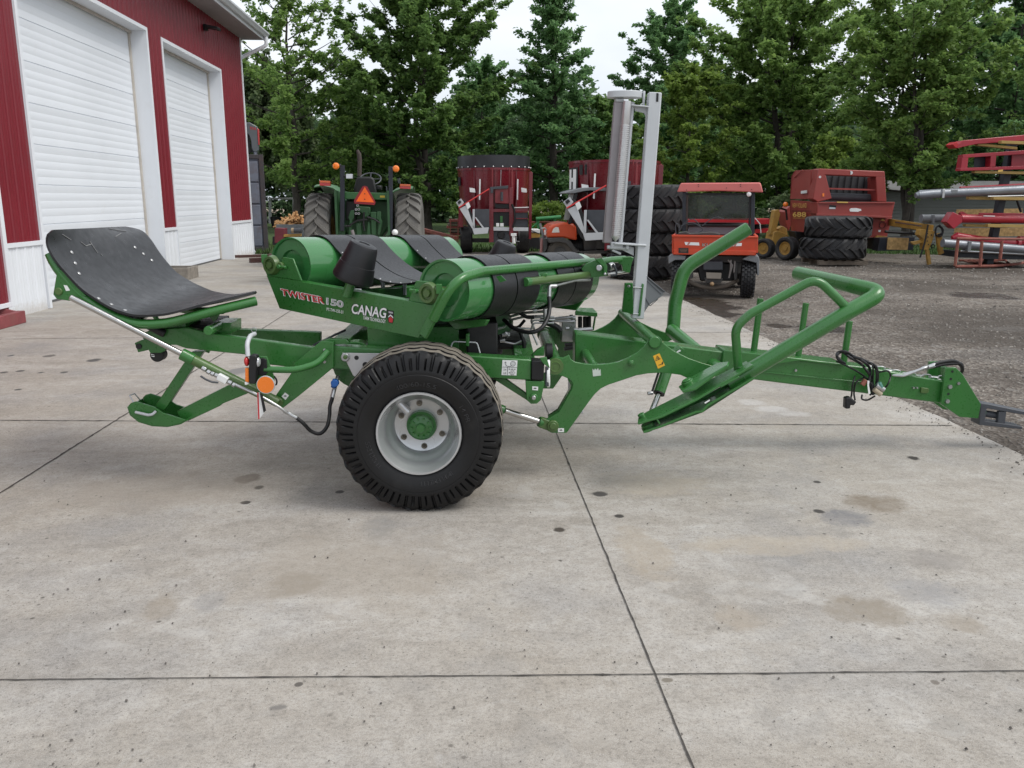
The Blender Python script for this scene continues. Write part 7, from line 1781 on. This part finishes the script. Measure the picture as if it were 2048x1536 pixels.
# crate of kindling left of the tractor
K = 21.0
bx = empty("scrap_bin", (W(580, 470, K).x, K + .5, 0), label="grey metal bin heaped with orange wood scraps left of the tractor", cat="bin")
slab("bin_wall", [(552, 449), (617, 449), (617, 492), (554, 492)], K, .05, pm("blue_grey_bin", (.13, .15, .16), .7, var=.2), bx); slab("bin_wall", [(552, 449), (617, 449), (617, 492), (554, 492)], K + .9, .05, MGREY, bx)
slab("bin_wall", [(552, 449), (555, 449), (557, 492), (554, 492)], K + .051, .84, MGREY, bx); slab("bin_wall", [(614, 449), (617, 449), (617, 492), (614, 492)], K + .051, .84, MGREY, bx)
WOODS = pm("split_orange_wood", (.50, .29, .13), .8, var=.35, scale=6)
rg = random.Random(3); mb = MB()
for i in range(120):
    t = rg.random(); px = 560 + 54 * rg.random(); hh = 18 * (1 - abs(px - 592) / 40); py = 449 - hh * rg.random()
    c_ = W(px, py, K + .1 + .7 * rg.random()); d_ = Vector((rg.uniform(-1, 1), rg.uniform(-1, 1), rg.uniform(-.5, .9))).normalized(); mb.beam(c_ - d_ * rg.uniform(.08, .22), c_ + d_ * .15, .05, .025, (0.3, .2, 1))
tag(mb.build("wood_scraps", WOODS, None, smooth=0), "loose heap of orange split wood scraps in the grey bin", "wood scraps", kind='stuff')
t = empty("red_toolbox", tuple(W(557, 480, 20.6)), label="dark red steel box with a grey roller beside the scrap bin", cat="box")
slab("box_body", [(549, 456), (568, 457), (568, 486), (549, 486)], 20.5, .4, pm("maroon_box", (.14, .02, .03), .6), t, .01); rod("grey_roller", [(584, 461), (604, 461)], 20.5, .06, DGREY, t, 14); rod("tan_roller_end", [(583, 461), (588, 461)], 20.49, .062, pm("tan_end", (.3, .22, .14), .7), t, 14); slab("yellow_ledge", [(566, 469), (602, 467), (602, 473), (566, 474)], 20.5, .1, BALY, t); slab("dark_base", [(545, 473), (612, 473), (612, 490), (545, 490)], 20.62, .2, BLACK, t)
# stack of rusty steel and timber between tractor and mixer
lum = ["rust-brown timber stack", ]
st = empty("steel_stack", (W(905, 480, 27).x, 27.4, 0), label="stack of rusty beams and timbers beside the left feed mixer", cat="stack")
for k, (x0, x1, y0_, y1, cc) in enumerate(((898, 935, 439, 444, RUST), (895, 935, 447, 450, PALW), (893, 935, 452, 457, RUST), (896, 935, 460, 464, PALW), (900, 935, 466, 471, RUST), (902, 935, 474, 479, PALW))):
    slab("timber", [(x0, y0_), (x1, y0_ + .5), (x1, y1), (x0, y1)], 27 + .04 * (k % 3), .8, cc, st, .004)
for x in (900, 915): slab("stack_post", [(x, 437), (x + 2, 437), (x + 2, 484), (x, 484)], 26.9, .06, RUST, st, 0)
for k, (pts, lb) in enumerate((([(845, 459), (912, 476)], "long rusty angle bar leaning low beside the steel stack"), ([(850, 464), (910, 484)], "dark rusty bar lying lower beside the steel stack"))):
    tag(MB().beam(W(*pts[0], 28.0), W(*pts[1], 26.4), .12, .10).build("angle_bar", RUST, None, .004), lb, "bar")
# green frame and yellow machine between the mixers
gi = empty("green_implement", (W(1085, 480, 28).x, 28, 0), label="green tubular implement frame seen between the two feed mixers", cat="implement")
GRN2 = pm("bright_green_frame", (.03, .20, .06), .45, var=.15)
rod("frame_rail", [(1072, 438), (1122, 434)], 28, .06, GRN2, gi); rod("frame_rail", [(1062, 444.5), (1122, 444)], 28.1, .025, RUST, gi)
slab("frame_post", [(1073, 437), (1080, 437), (1078, 460), (1074, 460)], 28, .1, GRN2, gi); rod("frame_brace", [(1078, 443), (1062, 457)], 28, .03, GRN2, gi); slab("frame_post", [(1108, 436), (1112, 436), (1112, 485), (1108, 485)], 28.2, .1, GRN2, gi)
slab("frame_leg", [(1072, 458), (1078, 458), (1078, 490), (1072, 490)], 28.2, .1, GRN2, gi)
yb = empty("yellow_baler", (W(1070, 480, 26.8).x, 26.8, 0), label="white and yellow machine with black base beside the left feed mixer", cat="machine")
slab("white_panel", [(1060, 459), (1080, 459), (1080, 466), (1060, 464)], 26.5, .8, STICK, yb); slab("yellow_panel", [(1060, 465), (1080, 467), (1080, 475), (1060, 476)], 26.52, .8, BALY, yb); slab("black_base", [(1058, 476), (1082, 475), (1082, 498), (1058, 498)], 26.5, .9, BLACK, yb)
rod("panel_cable", [(1062, 461), (1072, 465), (1079, 468)], 26.45, .015, BLACK, yb)
# white goal-like frame and dark tub on the lawn, far left
wf = empty("white_frame", tuple(W(565, 440, 52)), label="white wooden frame standing on the lawn under the left trees", cat="frame")
slab("frame_beam", [(536, 395), (590, 395), (590, 399), (536, 399)], 52, .15, GREYP, wf); slab("frame_post", [(537, 399), (542, 399), (542, 447), (537, 447)], 52, .15, GREYP, wf); slab("frame_post", [(585, 399), (589, 399), (589, 447), (585, 447)], 52.3, .15, GREYP, wf)
mb = MB(); q = W(553, 436, 50); mb.lathe([(0, 0), (.28, 0), (.36, .6), (.33, .6), (.3, .5), (0, .5)], (q.x, 50, 0), (0, 0, 1), 20); tag(mb.build("plant_tub", BLACK, None), "black plastic tub at the foot of the leftmost trunk", "tub")
# house with grey lap siding behind the right trees
HS = pm("grey_lap_siding", (.15, .155, .148), .7, var=.08, scale=1)
Hy = 29.0
hs = empty("house", (W(1750, 480, Hy).x, Hy + 3, 0), label="grey clapboard building half hidden behind the trees at right", cat="building")
xa, xb = W(1665, 480, Hy).x, 34.0; zt = W(1840, 378, Hy).z
prof = []
for k in range(int(zt / .11)): prof += [(0.018, k * .11 + .0), (0.0, k * .11 + .105)]
MB().grid([[(xa, Hy - d, z) for d, z in prof][::-1], [(xb, Hy - d, z) for d, z in prof][::-1]]).build("siding", HS, hs, smooth=0)
MB().bb((xa, Hy + .03, 0), (xb, Hy + 2.4, zt)).build("house_wall", HS, hs)
MB().prism([(xa - .3, Hy - .5, zt - .05), (xa - .3, Hy + 1.2, zt + .3), (xa - .3, Hy + 2.9, zt - .05)], (xb - xa + .6, 0, 0)).build("roof", pm("grey_shingles", (.16, .155, .155), .85, var=.15, scale=6), hs)
# far field and hedge line
FIELD = pm("tan_field_stubble", (.26, .21, .15), .95, var=.2, scale=.2)
tag(MB().add([(-90, 95, .004), (60, 95, .004), (60, 118, .3), (-90, 118, .3)], [(0, 1, 2, 3)]).build("field", FIELD, None, smooth=0), kind='structure')
# ------------------------------------------------------------------ trees
BARK = pm("grey_brown_bark", (0.045, 0.038, 0.032), 0.9, var=0.35, scale=7, bmp=0.6, bscale=14)
def leafmat(name, dark, mid, light, trans=0.56):
    m, nt, b, tc = base(name)
    geo = nt.nodes.new('ShaderNodeNewGeometry')
    c = ramp(nt, geo.outputs['Random Per Island'], [(0.0, dark), (0.55, mid), (1.0, light)])
    n = noise(nt, tc.outputs['Object'], 0.55, 3, 0.6)
    c = mix(nt, ramp(nt, n, [(0.35, 0.0), (0.7, 0.55)]), c, light)
    nt.links.new(c, b.inputs['Base Color'])
    b.inputs['Roughness'].default_value = 0.55
    b.inputs['Specular IOR Level'].default_value = 0.35
    out = nt.nodes['Material Output']
    tr = nt.nodes.new('ShaderNodeBsdfTranslucent'); nt.links.new(c, tr.inputs['Color'])
    ms = nt.nodes.new('ShaderNodeMixShader'); ms.inputs[0].default_value = trans
    nt.links.new(b.outputs[0], ms.inputs[1]); nt.links.new(tr.outputs[0], ms.inputs[2]); nt.links.new(ms.outputs[0], out.inputs['Surface'])
    return m
L_DARK = leafmat("dark_maple_leaf", (0.073, 0.144, 0.045), (0.125, 0.227, 0.068), (0.224, 0.352, 0.096))
L_MID = leafmat("maple_leaf", (0.109, 0.195, 0.055), (0.179, 0.301, 0.084), (0.288, 0.424, 0.115))
L_BLUE = leafmat("blue_green_maple_leaf", (0.084, 0.179, 0.076), (0.141, 0.275, 0.112), (0.224, 0.384, 0.144))
L_LITE = leafmat("young_yellow_green_leaf", (0.115, 0.190, 0.036), (0.185, 0.285, 0.055), (0.27, 0.37, 0.085))
L_WILL = leafmat("willow_leaf", (0.065, 0.105, 0.048), (0.11, 0.165, 0.072), (0.165, 0.22, 0.095))
def leaf_cloud(cent, rad, n_per, size, seed, flat=0.55, droop=0.25):
    """numpy leaf blades: cent (k,3), rad (k,)"""
    g = np.random.default_rng(seed); k = len(cent)
    cnt = np.maximum(6, (n_per * (rad / rad.mean()) ** 2).astype(int))
    idx = np.repeat(np.arange(k), cnt); n = len(idx)
    v = g.normal(size=(n, 3)); v /= np.linalg.norm(v, axis=1, keepdims=True)
    r = g.random(n) ** 0.5
    p = cent[idx] + v * (r * rad[idx])[:, None] * np.array([1, 1, flat])
    d = g.normal(size=(n, 3)); d[:, 2] = d[:, 2] * 0.5 - droop; d /= np.linalg.norm(d, axis=1, keepdims=True)
    up = np.array([0, 0, 1.0]) + g.normal(size=(n, 3)) * 0.55
    s = np.cross(d, up); s /= np.linalg.norm(s, axis=1, keepdims=True) + 1e-9
    L = size * g.uniform(0.65, 1.35, n)[:, None]; w = L * g.uniform(0.32, 0.5, n)[:, None]
    fold = np.cross(s, d) * L * 0.12
    V = np.stack([p, p + d * L * .5 + s * w + fold, p + d * L, p + d * L * .5 - s * w + fold], 1).reshape(-1, 3)
    return V
def leaves_obj(name, V, mat, parent):
    n = len(V) // 4
    off = Vector((0, 0, 0)); p = parent
    while p is not None: off += Vector(p.location); p = p.parent
    me = bpy.data.meshes.new(name)
    me.vertices.add(n * 4); me.vertices.foreach_set('co', (V - np.array(off)).astype(np.float32).ravel())
    me.loops.add(n * 4); me.loops.foreach_set('vertex_index', np.arange(n * 4, dtype=np.int32))
    me.polygons.add(n); me.polygons.foreach_set('loop_start', np.arange(0, n * 4, 4, dtype=np.int32))
    me.update(calc_edges=True); me.validate()
    me.materials.append(mat)
    o = bpy.data.objects.new(name, me); COL.objects.link(o)
    if parent: o.parent = parent
    return o
def tree(base_, H, Wd, label, mat, seed, shape='round', low=0.12, nl=46, n_per=95, size=0.20, stems=1, gap=0.0, trunk=0.17, group="leafy trees behind the yard", lean=(0, 0), open_top=0.0):
    r = random.Random(seed); b = Vector(base_)
    root = empty("tree", b, label=label, cat="tree", group=group)
    tk = MB(); cs = []; rs = []
    def prof(t):
        if shape == 'cone': return max(0.05, (1 - t) ** 0.8) * (0.55 + 0.45 * min(1, t / .15))
        if shape == 'vase': return 0.45 + 0.6 * t if t < .8 else max(.1, 0.93 * (1 - (t - .8) / .28) ** .6)
        return max(0.08, math.sin(math.pi * min(1, (0.12 + 0.88 * t)) ** 0.85)) ** 0.7
    for s in range(stems):
        a0 = r.uniform(0, 6.28); spread = (0.05 if stems == 1 else 0.10) * H
        top = b + Vector((math.cos(a0) * spread * (s > 0) + lean[0], math.sin(a0) * spread * (s > 0) + lean[1], H * (1 - 0.12 * s) * r.uniform(.94, 1)))
        bb = b + Vector((r.uniform(-.15, .15) * (stems > 1), r.uniform(-.1, .1), -.05))
        n = 14; P = []
        for i in range(n + 1):
            t = i / n; P.append(bb + (top - bb) * t + Vector((r.uniform(-.08, .08), r.uniform(-.08, .08), 0)) * (1 if 0 < i else 0))
        tk.tube(P, [max(.012, trunk * (1 - t / n * .97) ** 0.9) * (1.25 if t == 0 else 1) for t in range(n + 1)], 9)
        m_ = int(nl / stems)
        for k in range(m_):
            t = low + (0.97 - low) * (k + r.random()) / m_
            o = bb + (top - bb) * t
            az = k * 2.399 + r.uniform(-.5, .5); tt = (t - low) / (1 - low)
            ln = Wd * .5 * prof(tt) * r.uniform(.72, 1.16)
            rise = (0.75 if shape != 'cone' else 0.45) * ln * (0.35 + 0.9 * tt) * r.uniform(.6, 1.3)
            e = o + Vector((math.cos(az) * ln, math.sin(az) * ln, rise))
            mid = o + (e - o) * .5 + Vector((0, 0, -.06 * ln + r.uniform(-.1, .1)))
            pts = crom([o, mid, e], 4)
            r0 = max(.012, trunk * .34 * (1 - t * .7)); tk.tube(pts, [r0 * (1 - .85 * i / (len(pts) - 1)) for i in range(len(pts))], 5)
            if r.random() < gap: continue
            # twigs leave the limb and carry sprays of leaves to their tips
            nt_ = max(4, int(ln * 2.6)); ld = (e - o).normalized()
            for j in range(nt_):
                f = 0.16 + 0.86 * (j + r.random()) / nt_
                c_ = o + (mid - o) * (f * 2) if f < .5 else mid + (e - mid) * ((f - .5) * 2)
                td = (ld * r.uniform(.4, 1.1) + Vector((r.gauss(0, .75), r.gauss(0, .75), r.gauss(.30, .45)))).normalized()
                tl_ = r.uniform(.45, 1.05) * (1.25 - .6 * f) * (H / 10) ** .5
                m2 = max(2, int(tl_ / .2))
                if tl_ > .5: tk.tube([c_, c_ + td * tl_ * .8], [.012, .004], 4, False)
                for q in range(m2):
                    g_ = (q + .6) / m2
                    cs.append(c_ + td * tl_ * g_ + Vector((r.gauss(0, .07), r.gauss(0, .07), -.10 * g_ * g_))); rs.append(r.uniform(.14, .27) * (1.15 - .35 * g_) * (H / 9) ** .35)
        # leader tuft
        for j in range(6): cs.append(top + Vector((r.gauss(0, .22), r.gauss(0, .22), -.28 * j + r.uniform(-.1, .15)))); rs.append(r.uniform(.2, .36))
    tk.build("trunk", BARK, root)
    V = leaf_cloud(np.array([tuple(c) for c in cs]), np.array(rs), n_per * 0.40, size * .84, seed, .7)
    leaves_obj("crown", V, mat, root)
    return root
def gx(px, Y): return W(px, 440, Y).x
def hz(py, px, Y): return W(px, py, Y).z
tree((gx(595, 41), 41, 0), hz(-45, 590, 41), 7.2, "airy light green tree with open sky showing through its thin top, left of the tractor", L_MID, 11, 'round', .17, 44, 62, .19, gap=.22, trunk=.20)
tree((gx(853, 43), 43, 0), hz(-60, 830, 43), 9.6, "broad dense dark maple with forked trunk, behind the tractor", L_DARK, 12, 'round', .10, 74, 110, .20, stems=2, trunk=.22)
tree((gx(1105, 45), 45, 0), hz(-75, 1105, 45), 7.0, "tall cone-shaped maple rising behind the left feed mixer", L_BLUE, 15, 'cone', .16, 66, 82, .20, stems=1, trunk=.26)
tree((gx(1330, 52), 52, 0), hz(10, 1330, 52), 7.2, "round-topped dark tree standing farther back, above the two film rollers", L_BLUE, 19, 'round', .16, 54, 105, .21, trunk=.24)
tree((gx(1370, 36), 36, 0), hz(150, 1390, 36), 4.6, "yellow-green young tree behind the stacked tyres", L_LITE, 23, 'round', .05, 42, 105, .17, trunk=.10)
tree((gx(1560, 38), 38, 0), hz(-60, 1590, 38), 9.0, "large green maple above the faded red canopy and baler", L_MID, 27, 'round', .14, 82, 112, .19, stems=2, trunk=.22)
tree((gx(1660, 31), 31, 0), hz(262, 1660, 31), 2.6, "small yellow-green sapling just above the round baler", L_LITE, 31, 'round', .10, 22, 80, .15, trunk=.06)
tree((gx(1818, 26), 26, 0), hz(-40, 1840, 26), 6.4, "forked maple standing between the round baler and the pipe rack", L_MID, 35, 'vase', .26, 78, 105, .15, stems=3, trunk=.13)
tree((gx(2000, 33), 33, 0), hz(-70, 2000, 33), 7.6, "tall green maple behind the pipe rack", L_BLUE, 39, 'round', .12, 76, 110, .18, stems=2, trunk=.2)
tree((gx(2105, 25), 25, 0), hz(-40, 2105, 25), 3.4, "thin-leaved tree whose branch tips reach in at the right edge of the yard", L_MID, 41, 'round', .35, 40, 75, .13, trunk=.1)
tree((gx(722, 47), 47, 0), hz(150, 722, 47), 4.6, "mid-green tree filling the gap above the tractor's left lamp", L_MID, 43, 'round', .06, 42, 90, .2, trunk=.14)
tree((gx(1215, 46), 46, 0), hz(190, 1215, 46), 5.0, "dusky green tree right behind the film mast", L_DARK, 47, 'round', .05, 44, 90, .2, trunk=.14)
tree((gx(965, 50), 50, 0), hz(120, 985, 50), 5.2, "blue-green tree in the gap between the dark maple and the cone-shaped maple", L_BLUE, 49, 'round', .05, 46, 95, .2, trunk=.14)
tree((gx(1470, 44), 44, 0), hz(170, 1470, 44), 5.0, "dark tree filling the gap left of the large maple", L_DARK, 53, 'round', .05, 44, 95, .2, trunk=.14)
# weeping willow behind the shed corner
r = random.Random(5); b = Vector((gx(515, 50), 50, 0)); Hh = hz(85, 520, 50)
wl_ = empty("willow", b, label="weeping willow with hanging fronds behind the shed corner", cat="tree")
tk = MB(); tk.tube([b, b + Vector((.1, 0, Hh * .4)), b + Vector((-.1, 0, Hh * .8))], [.5, .4, .1], 10); cs = []; rs = []
for k in range(90):
    az = r.uniform(0, 6.28); rr = 3.9 * math.sqrt(r.random()); zt = Hh * (1 - .32 * (rr / 3.9) ** 2) * r.uniform(.86, 1); L = zt * r.uniform(.35, .8)
    x, y = b.x + rr * math.cos(az), b.y + rr * math.sin(az)
    tk.tube([(b.x, b.y, Hh * .55), (b.x + rr * .6 * math.cos(az), b.y + rr * .6 * math.sin(az), zt), (x, y, zt - .3)], [.09, .04, .01], 5)
    for j in range(int(L / .28)): cs.append((x + r.gauss(0, .07), y + r.gauss(0, .07), zt - j * .28)); rs.append(r.uniform(.16, .3))
tk.build("trunk", BARK, wl_)
V = leaf_cloud(np.array(cs), np.array(rs), 26, .22, 6, 1.2, 1.2); leaves_obj("crown", V, L_WILL, wl_)
# bushes at the foot of the trees
for k, (px, py, Y, wd, mt, lb) in enumerate(((1095, 405, 40, 1.7, L_LITE, "low light green bush at the foot of the cone-shaped maple"), (1590, 385, 30.5, 1.3, L_WILL, "pale silvery shrub left of the round baler"), (1300, 365, 34, 2.4, L_MID, "green shrub mass right above the tall tyre stack"))):
    r = random.Random(60 + k); b = Vector((gx(px, Y), Y, 0)); h_ = hz(py, px, Y)
    root = empty("bush", b, label=lb, cat="bush"); cs = []; rs = []; tk = MB()
    for i in range(60):
        c_ = b + Vector((r.gauss(0, wd * .4), r.gauss(0, wd * .35), h_ * r.uniform(.1, .95))); cs.append(tuple(c_)); rs.append(r.uniform(.2, .36))
        if i % 5 == 0: tk.tube([b, (b + c_) * .5, c_], [.03, .02, .008], 5)
    tk.build("stem", BARK, root); leaves_obj("foliage", leaf_cloud(np.array(cs), np.array(rs), 70, .13, 70 + k), mt, root)
# the wood behind, one mass
g = np.random.default_rng(8); n = 3600
xx = g.uniform(-34, 44, n); yy = g.uniform(58, 72, n)
top = 7.6 + 1.6 * np.sin(xx * .33) + 1.2 * np.sin(xx * .81 + 1) + g.uniform(-.6, .6, n)
top = np.clip(top, 5.0, 10.2); zz = top * g.random(n) ** .7
V = leaf_cloud(np.stack([xx, yy, zz], 1), g.uniform(.7, 1.3, n), 46, .36, 9, .7)
tag(leaves_obj("woods", V, leafmat("far_wood_leaf", (0.055, 0.105, 0.05), (0.09, 0.16, 0.075), (0.14, 0.22, 0.10)), None), "dark green wood closing the view behind the yard trees", "woods", kind='stuff')
